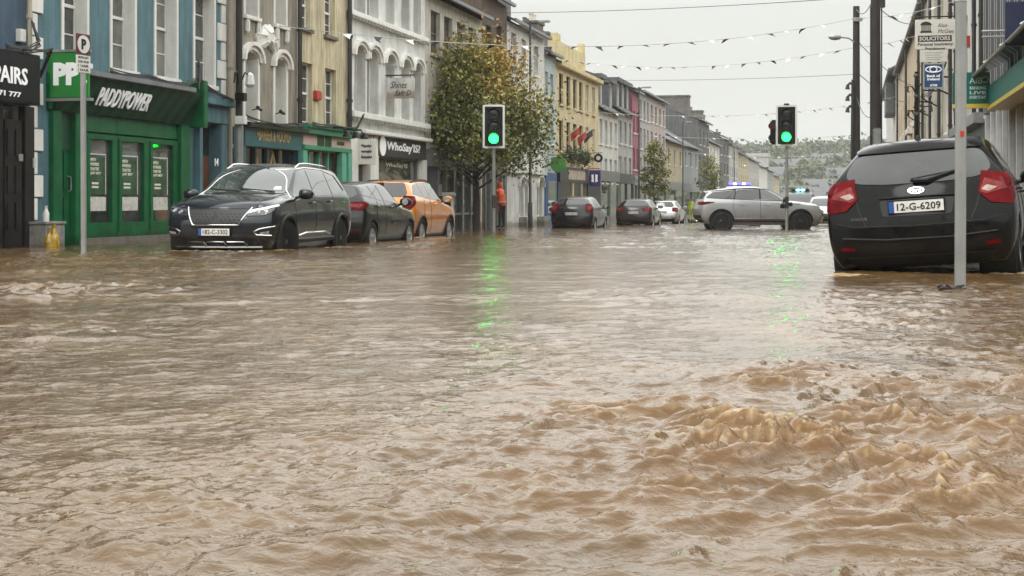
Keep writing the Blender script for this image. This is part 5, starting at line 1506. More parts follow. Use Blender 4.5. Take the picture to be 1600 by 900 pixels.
for sg in (-1, 1):
    mb = MB(); pts = []
    for y_ in np.linspace(-1.55, .25, 9):
        h, nn = c.hit((sg * .60, y_, 4), (0, 0, -1)); pts.append(h + Vector((0, 0, .035 if -1.5 < y_ < .2 else 0)))
    mb.tube(pts, .018, 6); mb.build("roof_rail", m_chrome, c.root, smooth=True)
    dv = (-sg * .50, -.86)
    def A(pts):
        dvv = Vector((dv[0], dv[1], 0)).normalized(); rv = dvv.cross(Vector((0, 0, 1)))
        return [(Vector((x_, y_, 0)).dot(rv), z_) for x_, y_, z_ in pts]
    hl = c.patch("headlight", m_lampdk, A([(sg * .53, 2.22, .765), (sg * .60, 2.18, .86), (sg * .885, 1.72, .955), (sg * .89, 1.70, .90), (sg * .76, 2.06, .775)]), dv, .010, round_=.02)
    c.patch("headlight_strip", m_chrome, A([(sg * .55, 2.21, .80), (sg * .60, 2.18, .855), (sg * .88, 1.73, .948), (sg * .88, 1.74, .925)]), dv, .015, hl)
    for (x_, y_, z_, r_) in ((.68, 2.1, .825, .030), (.76, 2.0, .85, .028)):
        c.patch("headlight_lens", m_clear, A([(sg * (x_ + r_ * math.cos(k)), y_ - .5 * r_ * math.cos(k), z_ + r_ * math.sin(k)) for k in np.linspace(0, 5.8, 9)]), dv, .018, hl)
    c.line("fog_lamp_trim", m_chrome, [(sg * .90, .60), (sg * .70, .56), (sg * .62, .52), (sg * .66, .47), (sg * .86, .46)], 'front', .013, off=.008)
    c.patch("fog_lamp", m_clear, [(sg * .72, .51), (sg * .84, .53), (sg * .83, .485), (sg * .70, .475)], 'front', .010)
g = c.patch("grille", M("grille_black", (.010, .010, .011), .3, var=.3, scale=60, bump=.6, bscale=70), [(-.50, .87), (.50, .87), (.38, .63), (-.38, .63)], 'front', .006, round_=.03)
c.line("grille_trim", m_chrome, [(-.54, .90), (-.38, .622), (.38, .622), (.54, .90)], 'front', .014, off=.008, parent=g)
for j in range(4):
    for k in range(13):
        x_ = -.42 + k * .07 + (j % 2) * .035; z_ = .665 + j * .045
        if abs(x_) < .36 + .12 * (z_ - .63) / .21 and not (abs(x_) < .07):
            hh, nn = c.hit((x_, 5, z_), (0, -1, 0)); mb = MB(); mb.box(hh.x - .012, hh.x + .012, hh.y - .01, hh.y + .014, hh.z - .006, hh.z + .006); mb.build("grille_stud", m_dchrome, g)
hh, nn = c.hit((0, 5, .745), (0, -1, 0))     # rearing lion emblem, as a plain relief
mb = MB(); yy = hh.y + .016
lion = [(-.030, -.07), (-.012, -.07), (-.004, -.03), (.016, -.07), (.034, -.07), (.020, -.02), (.026, .01), (.046, .0), (.050, .014), (.024, .03), (.018, .045), (.040, .046), (.030, .06), (.012, .06), (.006, .078), (-.016, .080), (-.022, .066), (-.034, .064), (-.030, .052), (-.020, .05), (-.022, .02), (-.034, -.01)]
mb.prism([(x_, yy, .745 + z_) for x_, z_ in lion], (0, .012, 0)); mb.build("emblem", m_chrome, g)
c.plate("182-C-3302", .515, 'front')
c.patch("lower_grille", m_trim, [(-.62, .43), (.62, .43), (.55, .33), (-.55, .33)], 'front', .006, round_=.02)
for (xa, xb) in ((-.46, -.20), (-.14, .14), (.20, .46)):
    c.line("skid_plate", m_dchrome, [(xa - .04, .29), (xa, .36), (xb, .36), (xb + .04, .29)], 'front', .014, off=.01)
c.line("skid_plate", m_dchrome, [(-.72, .275), (.72, .275)], 'front', .022, off=.006)
c.line("bonnet_seam", m_trim, [(-.60, 2.02), (-.70, 1.5), (-.74, 1.05)], 'top', .006); c.line("bonnet_seam", m_trim, [(.60, 2.02), (.70, 1.5), (.74, 1.05)], 'top', .006)
c.line("bonnet_seam", m_trim, [(-.55, .885), (.55, .885)], 'front', .006)
c.mirror(.86, 1.09, (.13, .11, .09)); c.handle(-.75, 1.0, p_navy); c.handle(.20, .98, p_navy)
mb = MB()
for x0_, x1_ in ((-.55, .05), (.02, .62)):
    p0, n0 = c.hit((x0_, 5, 1.15), (0, -1, 0)); p1, n1 = c.hit((x1_, 5, 1.20), (0, -1, 0)); mb.tube([p0 + n0 * .02, p1 + n1 * .02], .010, 5)
mb.build("wiper", m_trim, c.root)
c.patch("windscreen_permit", m_plate, [(-.50, 1.19), (-.62, 1.19), (-.60, 1.24), (-.50, 1.24)], 'front', .010)
for sg in (-1, 1): c.patch("tail_light", m_redl, [(sg * .55, 1.02), (sg * .86, 1.0), (sg * .86, .90), (sg * .56, .90)], 'rear', .008)

# ---------------------------------------------------------------- generic cars further on
def gen_car(name, label, mat, px, py, hd, dims, cfg, depth_, off, lamps='hatch', plate=None, sub=3, rim=None, cat="car", group="parked cars", glassm=None, roll=0):
    L, W, H = dims
    loc = placed(px, py, depth_, hd, off)
    c = Car(name, label, cat, mat, L, W, H, cfg, loc, hd, sub=sub, rim=rim, group=group, roll=roll)
    k = c.c; gl = glassm or m_cglass
    br, bf = k['belt_r'], k['belt_f']
    zt = H - .085
    hw = W / 2
    rw = k['rooff'] * hw * .86
    c.patch("rear_window", gl, [(-rw, zt - .02), (rw, zt - .02), (hw * .74, br + .12), (hw * .60, br + .05), (-hw * .60, br + .05), (-hw * .74, br + .12)], 'rear', .006, round_=.06)
    c.patch("windscreen", gl, [(-hw * .80, k['cowl_z'] + .03), (hw * .80, k['cowl_z'] + .03), (rw, zt - .01), (-rw, zt - .01)], 'front', .006, round_=.06)
    yb = k['cowl_y']; yt = k['wty']; yr = k['rty']
    ym = (yb + yr) / 2 - .1
    side_glass(c, [[(ym + .03, br + .005), (yb - .04, bf + .05), (yt + .02, zt - .03), (ym + .03, zt)], [(yr * .55, br + .03), (ym - .03, br + .005), (ym - .03, zt), (yr * .62, zt - .02)],
                   [(yr + .02 - .05, br + .12), (yr * .55 - .06, br + .04), (yr * .62 - .05, zt - .03), (yr + .28, zt - .08)]], gl)
    for sg in ('L', 'R'):
        c.line("door_seam", m_trim, [(ym, br), (ym, k['gc'] + .15)], sg, .006); c.line("door_seam", m_trim, [(yr * .58, br), (yr * .66, .75), (yr * .52, k['gc'] + .15)], sg, .006)
        c.line("sill_trim", m_trim, [(k['ra'] + .42, k['gc'] + .07), (k['fa'] - .42, k['gc'] + .07)], sg, .035)
    c.mirror(yb - .25, bf + .08); c.handle(ym - .55, br - .10); c.handle(ym + .35, br - .12)
    zl = br - .03
    for sg in (-1, 1):
        dv = (-sg * .55, .83)
        def A(pts):
            dvv = Vector((dv[0], dv[1], 0)).normalized(); rv = dvv.cross(Vector((0, 0, 1)))
            return [(Vector((x_, y_, 0)).dot(rv), z_) for x_, y_, z_ in pts]
        y0 = -L / 2
        if lamps == 'wide': pts = [(sg * hw * .50, y0 + .10, zl - .05), (sg * hw * .55, y0 + .10, zl + .0), (sg * hw * .93, y0 + .40, zl + .02), (sg * hw * .96, y0 + .52, zl - .03), (sg * hw * .90, y0 + .28, zl - .16), (sg * hw * .56, y0 + .08, zl - .15)]
        elif lamps == 'tall': pts = [(sg * hw * .70, y0 + .22, zl + .12), (sg * hw * .92, y0 + .46, zl + .10), (sg * hw * .95, y0 + .42, zl - .06), (sg * hw * .86, y0 + .22, zl - .24), (sg * hw * .70, y0 + .10, zl - .20), (sg * hw * .66, y0 + .14, zl - .05)]
        else: pts = [(sg * hw * .66, y0 + .16, zl + .06), (sg * hw * .94, y0 + .46, zl + .05), (sg * hw * .95, y0 + .44, zl - .10), (sg * hw * .88, y0 + .20, zl - .20), (sg * hw * .64, y0 + .10, zl - .14)]
        tl = c.patch("tail_light", m_redl, A(pts), dv, .010, round_=.03)
        cx_ = sum(p[0] for p in pts) / len(pts); cy_ = sum(p[1] for p in pts) / len(pts); cz_ = sum(p[2] for p in pts) / len(pts)
        c.patch("tail_light_lens", m_redp, A([(cx_ + (p[0] - cx_) * .5, cy_ + (p[1] - cy_) * .5, cz_ + (p[2] - cz_) * .45) for p in pts]), dv, .014, tl)
        c.patch("headlight", m_clear, [(sg * hw * .50, k['hood_z'] - .13), (sg * hw * .62, k['hood_z'] - .06), (sg * hw * .88, k['hood_z'] - .08), (sg * hw * .88, k['hood_z'] - .18), (sg * hw * .60, k['hood_z'] - .22)], 'front', .010, round_=.02)
        c.patch("bumper_reflector", m_redl, [(sg * hw * .60, .42), (sg * hw * .80, .43), (sg * hw * .80, .47), (sg * hw * .60, .46)], 'rear', .008)
    c.patch("lower_bumper", m_trim, [(-hw * .8, .40), (hw * .8, .40), (hw * .72, .26), (-hw * .72, .26)], 'rear', .006)
    c.patch("grille", m_trim, [(-hw * .45, k['hood_z'] - .14), (hw * .45, k['hood_z'] - .14), (hw * .5, .34), (-hw * .5, .34)], 'front', .006, round_=.04)
    c.line("bumper_seam", m_trim, [(-hw * .82, k['zmid'] + .06), (0, k['zmid'] + .03), (hw * .82, k['zmid'] + .06)], 'rear', .008)
    if plate: c.plate(plate, k['zmid'] + .14, 'rear')
    return c

# dark hatchback behind the navy car (rear towards us)
p_dk = paint("paint_charcoal", (0.005, 0.0055, 0.006), 0.2)
ps = onwater(579, 380)
c3 = gen_car("hatchback", "charcoal hatchback squeezed between the navy car and the orange car", p_dk, 579, 380, 0.0, (3.92, 1.74, 1.47),
             dict(ra=-1.24, fa=1.30, wr=.31, cowl_y=.90, cowl_z=.98, hood_z=.80, wty=.30, belt_r=1.05, belt_f=.92, rty=-1.50, rooff=.66, bowr=.18), .20, (-1.02, 1.90), 'wide')
p_or = paint("paint_orange", (0.62, 0.21, 0.010), 0.25, 0.3)
c4 = gen_car("crossover_car", "orange crossover car parked on the left, its tail lamp lit by the grey sky", p_or, 657, 371, 0.0, (4.28, 1.79, 1.68),
             dict(ra=-1.25, fa=1.31, wr=.345, cowl_y=.95, cowl_z=1.13, hood_z=.95, wty=.34, belt_r=1.17, belt_f=1.06, rty=-1.66, rooff=.68, bowr=.18, zlow=.46, zmid=.74), .22, (-1.06, 2.02), 'tall')
c4.root['label'] = "orange crossover car parked in the row on the left, beside the big street tree"
for sg in (-1, 1):
    mb = MB(); pts = []
    for y_ in np.linspace(-1.35, .25, 8):
        h, nn = c4.hit((sg * .58, y_, 4), (0, 0, -1)); pts.append(h + Vector((0, 0, .035 if -1.3 < y_ < .2 else 0)))
    mb.tube(pts, .018, 6); mb.build("roof_rail", m_trim, c4.root, smooth=True)
for sg in ('L', 'R'):
    for ax in (c4.c['ra'], c4.c['fa']):
        c4.line("arch_trim", m_trim, [(ax + .415 * math.cos(t), .345 + .415 * math.sin(t)) for t in np.linspace(.05, math.pi - .05, 12)], sg, .028)
c4.patch("rear_cladding", m_trim, [(-.80, .56), (.80, .56), (.72, .30), (-.72, .30)], 'rear', .010)
# two black hatchbacks and a silver estate further down the left
c5 = gen_car("hatchback", "black hatchback with white plate in front of the blue shopfront, rear towards the camera", paint("paint_black_blue", (0.008, 0.009, 0.011), .25), 892, 356.5, 0.0, (3.97, 1.72, 1.48),
             dict(ra=-1.20, fa=1.28, wr=.30, cowl_y=.90, cowl_z=1.0, hood_z=.80, wty=.32, belt_r=1.08, belt_f=.93, rty=-1.42, rooff=.66, bowr=.16), .20, (0.0, 1.95), 'tall', plate="132 C 8117", sub=3)
c6 = gen_car("hatchback", "dark hatchback with red lamps between the black hatchback and the silver car", paint("paint_dark_red_black", (0.016, 0.011, 0.012), .3), 989, 352, 0.0, (4.25, 1.79, 1.46),
             dict(ra=-1.28, fa=1.33, wr=.31, cowl_y=.95, cowl_z=.98, hood_z=.78, wty=.32, belt_r=1.04, belt_f=.92, rty=-1.62, rooff=.66, bowr=.14), .15, (0.0, 2.1), 'wide', plate="07 C 2219", sub=2)
c7 = gen_car("estate_car", "silver car at the end of the parked row on the left", paint("paint_silver", (0.42, 0.43, 0.44), .7, .3), 1034, 349.5, 0.0, (4.45, 1.78, 1.45),
             dict(ra=-1.30, fa=1.36, wr=.31, cowl_y=.95, cowl_z=.96, hood_z=.78, wty=.30, belt_r=1.0, belt_f=.90, rty=-1.85, rooff=.66, bowr=.12), .12, (0.0, 2.2), 'hatch', plate="06 C 4410", sub=2)

# ---------------------------------------------------------------- silver luxury SUV crossing the street, side on
p_sil = paint("paint_warm_silver", (0.36, 0.365, 0.37), 0.35, 0.3)
hd = PHI - R(90)                          # across the picture, nose to the right
Z_ = 53.5
q = at(1190.5, 340, Z_)
loc = Vector((q.x, q.y, wat(q.x, q.y) - .10))
# nearer flank sits at Z_, so push the centre back half a width
loc += Vector((-SP, CP, 0)) * .95
loc.z = wat(loc.x, loc.y) - .10
c = Car("luxury_suv", "silver luxury SUV with black wheels and tinted glass crossing the street side on", "car", p_sil, 4.82, 1.93, 1.68,
        dict(gc=.26, ra=-1.46, fa=1.41, wr=.385, cowl_y=1.02, cowl_z=1.14, hood_z=1.0, wty=.12, belt_r=1.16, belt_f=1.08, rty=-2.02, rooff=.70, rear=(.26, .06, 0.0, .14), front=(-.14, -.02, -.02, -.18), bowf=.24, bowr=.18, zlow=.50, zmid=.82, rr_z=-.17), loc, hd, rim=m_rimb)
cv = c
for sg in ('L', 'R'):
    c.patch("side_window", m_cglass2, [(-.02, 1.20), (.98, 1.145), (.30, 1.53), (-.02, 1.57)], sg, .008, round_=.03)
    c.patch("side_window", m_cglass, [(-.98, 1.215), (-.08, 1.20), (-.08, 1.575), (-.88, 1.545)], sg, .008, round_=.03)
    c.patch("side_window", m_cglass, [(-2.02, 1.27), (-1.02, 1.22), (-.92, 1.54), (-1.75, 1.46)], sg, .008, round_=.03)
    c.line("window_pillar", m_trim, [(1.06, 1.14), (.30, 1.555), (-.3, 1.60), (-.95, 1.575), (-1.8, 1.49)], sg, .022)
    for yp in (-.05, -.98): c.patch('pillar_cover', m_trim, [(yp - .07, 1.20), (yp + .07, 1.20), (yp + .08, 1.575), (yp - .05, 1.575)], sg, .006)
    c.line("waist_trim", m_trim, [(-2.0, 1.25), (-1.0, 1.205), (1.0, 1.13)], sg, .012)
    c.line("door_seam", m_trim, [(-.05, 1.19), (-.05, .45)], sg, .006); c.line("door_seam", m_trim, [(-1.0, 1.2), (-1.05, .9), (-.92, .45)], sg, .006); c.line("door_seam", m_trim, [(.92, 1.12), (.95, .5)], sg, .006)
    c.line("sill_trim", m_trim, [(-1.0, .42), (.95, .42)], sg, .05); c.line("sill_accent", p_sil, [(-1.0, .50), (.95, .50)], sg, .015)
    c.line("fender_blade", m_trim, [(.98, 1.045), (1.42, 1.03)], sg, .018)
    for ax in (c.c['ra'], c.c['fa']):
        c.line("arch_trim", m_trim, [(ax + .455 * math.cos(t), .385 + .455 * math.sin(t)) for t in np.linspace(.05, math.pi - .05, 14)], sg, .022)
for sg in (-1, 1):
    dv = (-sg * .80, .60)
    def A(pts):
        dvv = Vector((dv[0], dv[1], 0)).normalized(); rv = dvv.cross(Vector((0, 0, 1)))
        return [(Vector((x_, y_, 0)).dot(rv), z_) for x_, y_, z_ in pts]
    c.patch("tail_light", m_redl, A([(sg * .60, -2.36, 1.10), (sg * .62, -2.35, 1.01), (sg * .86, -2.10, .99), (sg * .93, -1.72, 1.08), (sg * .93, -1.70, 1.10), (sg * .85, -2.10, 1.12)]), dv, .010, round_=.02)
    dv = (-sg * .70, -.70)
    c.patch("headlight", m_clear, A([(sg * .55, 2.30, .90), (sg * .58, 2.26, .96), (sg * .90, 1.86, 1.0), (sg * .90, 1.86, .94), (sg * .80, 2.10, .87)]), dv, .010, round_=.02)
    c.line("bumper_blade", m_trim, [(sg * .55, .60), (sg * .85, .66)], 'front', .03)
    mb = MB(); mb.tube([(sg * .55, -2.36, .40), (sg * .55, -2.30, .40)], .05, 10); mb.build("exhaust_pipe", m_chrome, c.root)
c.patch("rear_window", m_cglass, [(-.62, 1.48), (.62, 1.48), (.66, 1.22), (-.66, 1.22)], 'rear', .008, round_=.05)
c.patch("windscreen", m_cglass, [(-.74, 1.15), (.74, 1.15), (.62, 1.55), (-.62, 1.55)], 'front', .008, round_=.05)
c.patch("rear_diffuser", m_trim, [(-.85, .62), (.85, .62), (.72, .36), (-.72, .36)], 'rear', .010)
c.patch("grille", m_trim, [(-.55, .86), (.55, .86), (.5, .74), (-.5, .74)], 'front', .008)
c.mirror(.80, 1.15, (.12, .10, .09), m_trim); c.handle(-.72, 1.02); c.handle(.20, 1.0)
# tow bar
mb = MB(); mb.tube([(0, -2.2, .36), (0, -2.52, .36), (0, -2.58, .46)], .03, 6); mb.tube([(-.5, -2.30, .44), (-.5, -2.50, .34), (.5, -2.50, .34), (.5, -2.30, .44)], .025, 6); mb.build("tow_bar", m_trim, c.root)

# ---------------------------------------------------------------- cars beyond the SUV
c8 = gen_car("hatchback", "white car facing the camera just beyond the nose of the silver SUV", paint("paint_white", (0.62, 0.63, 0.62), .0, .35), 1288, 353, R(180), (4.2, 1.78, 1.48),
             dict(cowl_y=.92, cowl_z=.98, hood_z=.82, wty=.30, belt_r=1.04, belt_f=.94, rty=-1.6, rooff=.68), .10, (0.0, -2.1), sub=2, group=None)
m_beacon = M("beacon_blue", (0.05, 0.06, 0.6), 0.2, emit=(0.08, 0.06, 1.0), estr=4.0)
m_beacon2 = M("beacon_white_blue", (0.5, 0.5, 0.9), 0.2, emit=(0.30, 0.28, 1.0), estr=5.0)
m_beaconc = M("beacon_cyan", (0.1, 0.5, 0.6), 0.2, emit=(0.25, 0.85, 0.95), estr=4.0)
def lightbar(c, mats, w=.55, z=0):
    h, nn = c.hit((0, -.2, 4), (0, 0, -1))
    mb = MB(); mb.box(-w, w, -.32, -.08, h.z + .01, h.z + .05); lb = mb.build("light_bar", m_trim, c.root, bevel=.01)
    n = len(mats)
    for k, m in enumerate(mats):
        a = -w + 2 * w * k / n + .02; b_ = -w + 2 * w * (k + 1) / n - .02
        mb = MB(); mb.box(a, b_, -.30, -.10, h.z + .051, h.z + .16); mb.build("beacon", m, lb, bevel=.025)
c9 = gen_car("police_car", "police car with flashing blue roof lights hidden behind the silver SUV", paint("paint_police", (0.60, 0.60, 0.58), .0, .35), 1158, 352.5, R(186), (4.7, 1.88, 1.93),
             dict(cowl_y=.95, cowl_z=1.14, hood_z=.98, wty=.30, belt_r=1.14, belt_f=1.05, rty=-1.85, rooff=.72, wr=.36, zmid=.76, zlow=.46, ra=-1.4, fa=1.4), .02, (0, -2.4), sub=2, group="emergency vehicles", cat="police car")
lightbar(c9, [m_beacon, m_beacon2, m_beacon, m_beacon2, m_beacon])
c10 = gen_car("emergency_car", "dark emergency car with a cyan roof beacon beyond the bonnet of the silver SUV", paint("paint_dark_green", (0.02, 0.025, 0.025), .1, .35), 1248, 350.5, R(180), (4.7, 1.88, 1.80),
             dict(cowl_y=.95, cowl_z=1.16, hood_z=1.0, wty=.30, belt_r=1.14, belt_f=1.05, rty=-1.85, rooff=.72, wr=.36, zmid=.76, zlow=.46, ra=-1.4, fa=1.4), .08, (0, -2.4), sub=2, group="emergency vehicles", cat="emergency vehicle")
lightbar(c10, [m_trim, m_beaconc, m_beaconc, m_trim], .5)
# ================================================================ street furniture, signs, trees, people
RT = Vector((CP, SP, 0)); FW = Vector((-SP, CP, 0)); UP = Vector((0, 0, 1))
def onground(px, U, dz=0.0):
    v = vU(px, U); return Vector((U, v, wat(U, v) + dz))
m_pole = M("pole_grey", (0.30, 0.31, 0.30), 0.5, var=0.12, scale=3, metal=0.3, streak=0.2)
m_poledk = M("pole_dark", (0.035, 0.033, 0.032), 0.5, var=0.2, scale=4)
m_timber = M("timber_pole", (0.030, 0.024, 0.020), 0.8, var=0.35, scale=3, bump=0.4, bscale=18, streak=0.3)
m_lensoff = M("signal_lens_off", (0.012, 0.016, 0.016), 0.2)
m_lensr = M("signal_lens_red_off", (0.10, 0.012, 0.010), 0.25)
m_lensg = M("signal_lens_green", (0.02, 0.5, 0.30), 0.3, emit=(0.005, 1.0, 0.034), estr=15.0)
m_border = M("signal_border_white", (0.62, 0.63, 0.60), 0.4, var=0.06)

def signal(label, px, pyb, py_top, py_bot, px_l, px_r, yaw=0.0, extra=False):
    base = onwater(px, pyb); Z = depth(base.x, base.y); s = F / Z
    t = thing("traffic_light", label, "traffic light", (base.x, base.y, base.z - .2), (0, 0, PHI + yaw), "traffic lights")
    ztop = (pyb - py_top) / s + .2; zbot = (pyb - py_bot) / s + .2
    w = (px_r - px_l) / s / 2 / math.cos(yaw); zc = (ztop + zbot) / 2; h = (ztop - zbot) / 2
    mb = MB(); mb.tube([(0, .10, -.3), (0, .10, zbot + .6)], .055, 12); mb.build("pole", m_pole, t, smooth=True)
    mb = MB(); mb.tube([(0, .10, .95), (0, .10, 1.35)], .068, 12); mb.build("control_box", m_poledk, t, smooth=True)
    mb = MB(); mb.box(-w, w, -.02, .02, zbot, ztop); bd = mb.build("backing_board", m_black, t, bevel=.015)
    mb = MB(); e = .055
    for q in ((-w - .01, -w + e, zbot, ztop), (w - e, w + .01, zbot, ztop), (-w + e, w - e, zbot - .01, zbot + e), (-w + e, w - e, ztop - e, ztop + .01)):
        mb.box(q[0], q[1], -.035, .028, q[2], q[3])
    mb.build("border", m_border, bd)
    mb = MB(); mb.box(-w * .62, w * .62, -.12, -.021, zbot + h * .10, ztop - h * .10); hd_ = mb.build("head", m_black, t, bevel=.02)
    for k, m in enumerate((m_lensg, m_lensoff, m_lensoff)):
        zz = zbot + h * (.42 + .58 * k)
        mb = MB(); n = 20
        mb.lathe([(.150, -.122), (.150, -.130), (.10, -.140), (0, -.144)], (0, 0, zz), axis='y', n=20); mb.build("lens", m, hd_, smooth=True)
        mb = MB(); vs = []; m_ = 14                      # visor over the lens
        for i in range(m_ + 1):
            a = math.pi * (-.12 + 1.24 * i / m_)
            for (r_, yy) in ((.170, -.12), (.170, -.12 - .20 * (0.35 + .65 * math.sin(max(0, min(math.pi, a))))), (.178, -.12 - .20 * (0.35 + .65 * math.sin(max(0, min(math.pi, a))))), (.178, -.12)):
                vs.append((r_ * math.cos(a), yy, zz + r_ * math.sin(a)))
        fs = []
        for i in range(m_):
            for j in range(4): fs.append((i*4+j, i*4+(j+1)%4, (i+1)*4+(j+1)%4, (i+1)*4+j))
        mb.add(vs, fs); mb.build("visor", m_black, hd_)
    if extra:                                            # small head seen from the side
        mb = MB(); mb.box(-w - .21, -w + .03, .03, .30, zc - .64, zc + .20); sh = mb.build("side_head", m_black, t, bevel=.05)
        for zz in (zc - .02, zc - .42):
            mb = MB(); mb.lathe([(.12, .05), (.12, -.12), (.10, -.12), (.10, .0), (0, .0)], (-w - .14, 0, zz), axis='y', n=16); mb.build("side_visor", m_black if zz < zc - .2 else m_lensr, sh)
        mb = MB(); mb.box(-.09, .09, -.06, .09, ztop + .01, ztop + .06); mb.build("top_cap", m_black, t, bevel=.01)
        mb = MB(); mb.box(-.22, -.06, .0, .25, .95, 1.10); mb.box(.06, .2, .0, .2, 1.02, 1.16); mb.build("push_button_unit", m_black, t, bevel=.02)
    return t
signal("traffic light showing green in front of the big street tree on the left kerb", 771.5, 362.5, 164, 231, 754.5, 788)
signal("traffic light showing green in front of the silver SUV, with a small side head", 1229, 360, 164.5, 227.5, 1215.5, 1246.5, yaw=R(-14), extra=True)

# no-parking sign on a pole, left
base = onwater(131, 398); s_ = F / depth(base.x, base.y)
t = thing("parking_sign", "parking restriction sign on a slim grey pole before the green betting shop", "street sign", (base.x, base.y, base.z - .2), (0, 0, PHI))
mb = MB(); mb.tube([(0, 0, -.3), (-.012, 0, (398 - 55) / s_ + .2)], .040, 12); mb.build("pole", m_pole, t, smooth=True)
H_ = lambda py: (398 - py) / s_ + .2
m_mar = M("sign_maroon", (0.12, 0.025, 0.03), 0.4)
an = R(66)
sg_ = bpy.data.objects.new("sign_mount", None); COL.objects.link(sg_); sg_.parent = t; sg_.rotation_euler = (0, 0, an); sg_.location = (0, -.05, 0)
mb = MB(); mb.box(-.15, .15, -.012, .0, H_(86), H_(54)); mb.build("sign_plate", m_mar, sg_, bevel=.004)
mb = MB(); zc = (H_(86) + H_(54)) / 2; mb.lathe([(.128, -.012), (.128, -.018), (0, -.018)], (0, 0, zc), axis='y', n=24); mb.build("sign_roundel", m_border, sg_)
text("P", "lettering", m_inkb, sg_, (0, -.019, zc), (1, 0, 0), UP, .10, .15, ext=.003, bold=.05)
mb = MB(); mb.box(-.15, .15, -.012, 0, H_(114), H_(87)); mb.build("time_plate", m_border, sg_, bevel=.004)
for k, st in enumerate(("MON-SAT", "8.30-18.30", "1 UAIR", "1 HOUR")):
    text(st, "lettering", m_inkb, sg_, (0, -.013, H_(90.5 + 6.5 * k)), (1, 0, 0), UP, .22, .035, ext=.002, bold=.02)

# bare grey pole, right foreground
base = onwater(1500, 452); s_ = F / depth(base.x, base.y)
t = thing("sign_pole", "bare grey pole rising from the water in front of the black hatchback", "pole", (base.x, base.y, base.z - .2), (0, 0, PHI))
mb = MB(); mb.tube([(0, 0, -.3), (.008, 0, 2.50)], .0435, 16); mb.build("pole", m_pole, t, smooth=True)
mb = MB(); mb.tube([(.008, 0, 2.46), (.010, 0, 3.3)], .050, 16); mb.build("upper_sleeve", M("pole_sleeve", (0.52, 0.52, 0.50), .5), t, smooth=True)
mb = MB(); mb.box(-.012, .02, -.048, -.040, 1.40, 1.44); mb.build("sticker", m_red, t)
b_ = onwater(1488, 455); mb = MB()
rr = random.Random(3)
for k in range(22):
    q0 = b_ + Vector((rr.uniform(-.09, .06), rr.uniform(-.03, .04), rr.uniform(-.01, .025))); q1 = q0 + Vector((rr.uniform(-.07, .07), rr.uniform(-.04, .04), rr.uniform(-.01, .035)))
    mb.tube([q0, q0.lerp(q1, .5) + UP * .008, q1], [.010, rr.uniform(.008, .02), .005], 5)
tag(mb.build("debris", M("debris_dark", (0.02, 0.015, 0.012), .8, var=.4, scale=20), smooth=True), "dark clump of debris caught at the foot of the bare grey pole", "debris")

# timber utility poles, right
def timber(label, px, Z, r, ytop, lean=0.0):
    p = at(px, 400, Z); g = wat(p.x, p.y)
    t = thing("utility_pole", label, "utility pole", (p.x, p.y, g - .2), (0, 0, PHI), "timber utility poles")
    zt = CAMZ - (ytop - Y0) / F * Z - g + .2
    mb = MB(); mb.tube([(lean, 0, -.3), (lean * .5, 0, zt * .5), (0, 0, zt)], [r * 1.12, r, r * .86], 14); mb.build("pole", m_timber, t, smooth=True)
    zz = lambda py: CAMZ - (py - Y0) / F * Z - g + .2
    return t, zz
tA, zA = timber("thick dark timber pole with a grey cable guard at the right kerb", 1368, 40.0, .142, -60)
mb = MB(); mb.box(-.12, .12, -.20, -.14, zA(330), zA(200)); mb.build("cable_guard", m_steel, tA, bevel=.03)
mb = MB(); mb.tube([(.15, -.05, zA(300)), (.155, -.05, zA(-20))], .018, 6); mb.tube([(-.155, -.05, zA(300)), (-.15, -.05, zA(10))], .012, 6); mb.build("riser_cable", m_cable, tA)
mb = MB(); mb.box(-.05, .24, -.1, .1, zA(12), zA(0)); mb.build("bracket", m_poledk, tA)
tB, zB = timber("slimmer timber pole carrying a street lamp arm and hooks, left of the thick pole", 1338, 53.0, .135, 10)
mb = MB(); mb.tube([(0, -.05, zB(68)), (-.3, -.1, zB(60)), (-.62, -.15, zB(59))], .028, 7); arm = mb.build("lamp_arm", m_pole, tB, smooth=True)
mb = MB(); mb.lathe([(0.02, -.02), (.10, .06), (.12, .22), (.09, .40), (.02, .44)], (-1.02, -.15, zB(58.5)), axis='x', n=12); hdm = mb.build("lamp_head", m_steel, arm, smooth=True)
for py in (132, 150, 168):
    mb = MB(); mb.tube([(-.1, -.1, zB(py + 2)), (-.26, -.12, zB(py - 2)), (-.34, -.12, zB(py + 2)), (-.35, -.12, zB(py + 8))], [.05, .05, .06, .09], 7); mb.build("hook_insulator", m_poledk, tB, smooth=True)
mb = MB(); mb.tube([(-.2, -.16, zB(250)), (-.17, -.16, zB(125))], .05, 7); mb.build("conduit", m_poledk, tB)
mb = MB(); mb.box(-.16, .18, -.18, -.10, zB(34), zB(28)); mb.build("clamp", m_steel, tB)
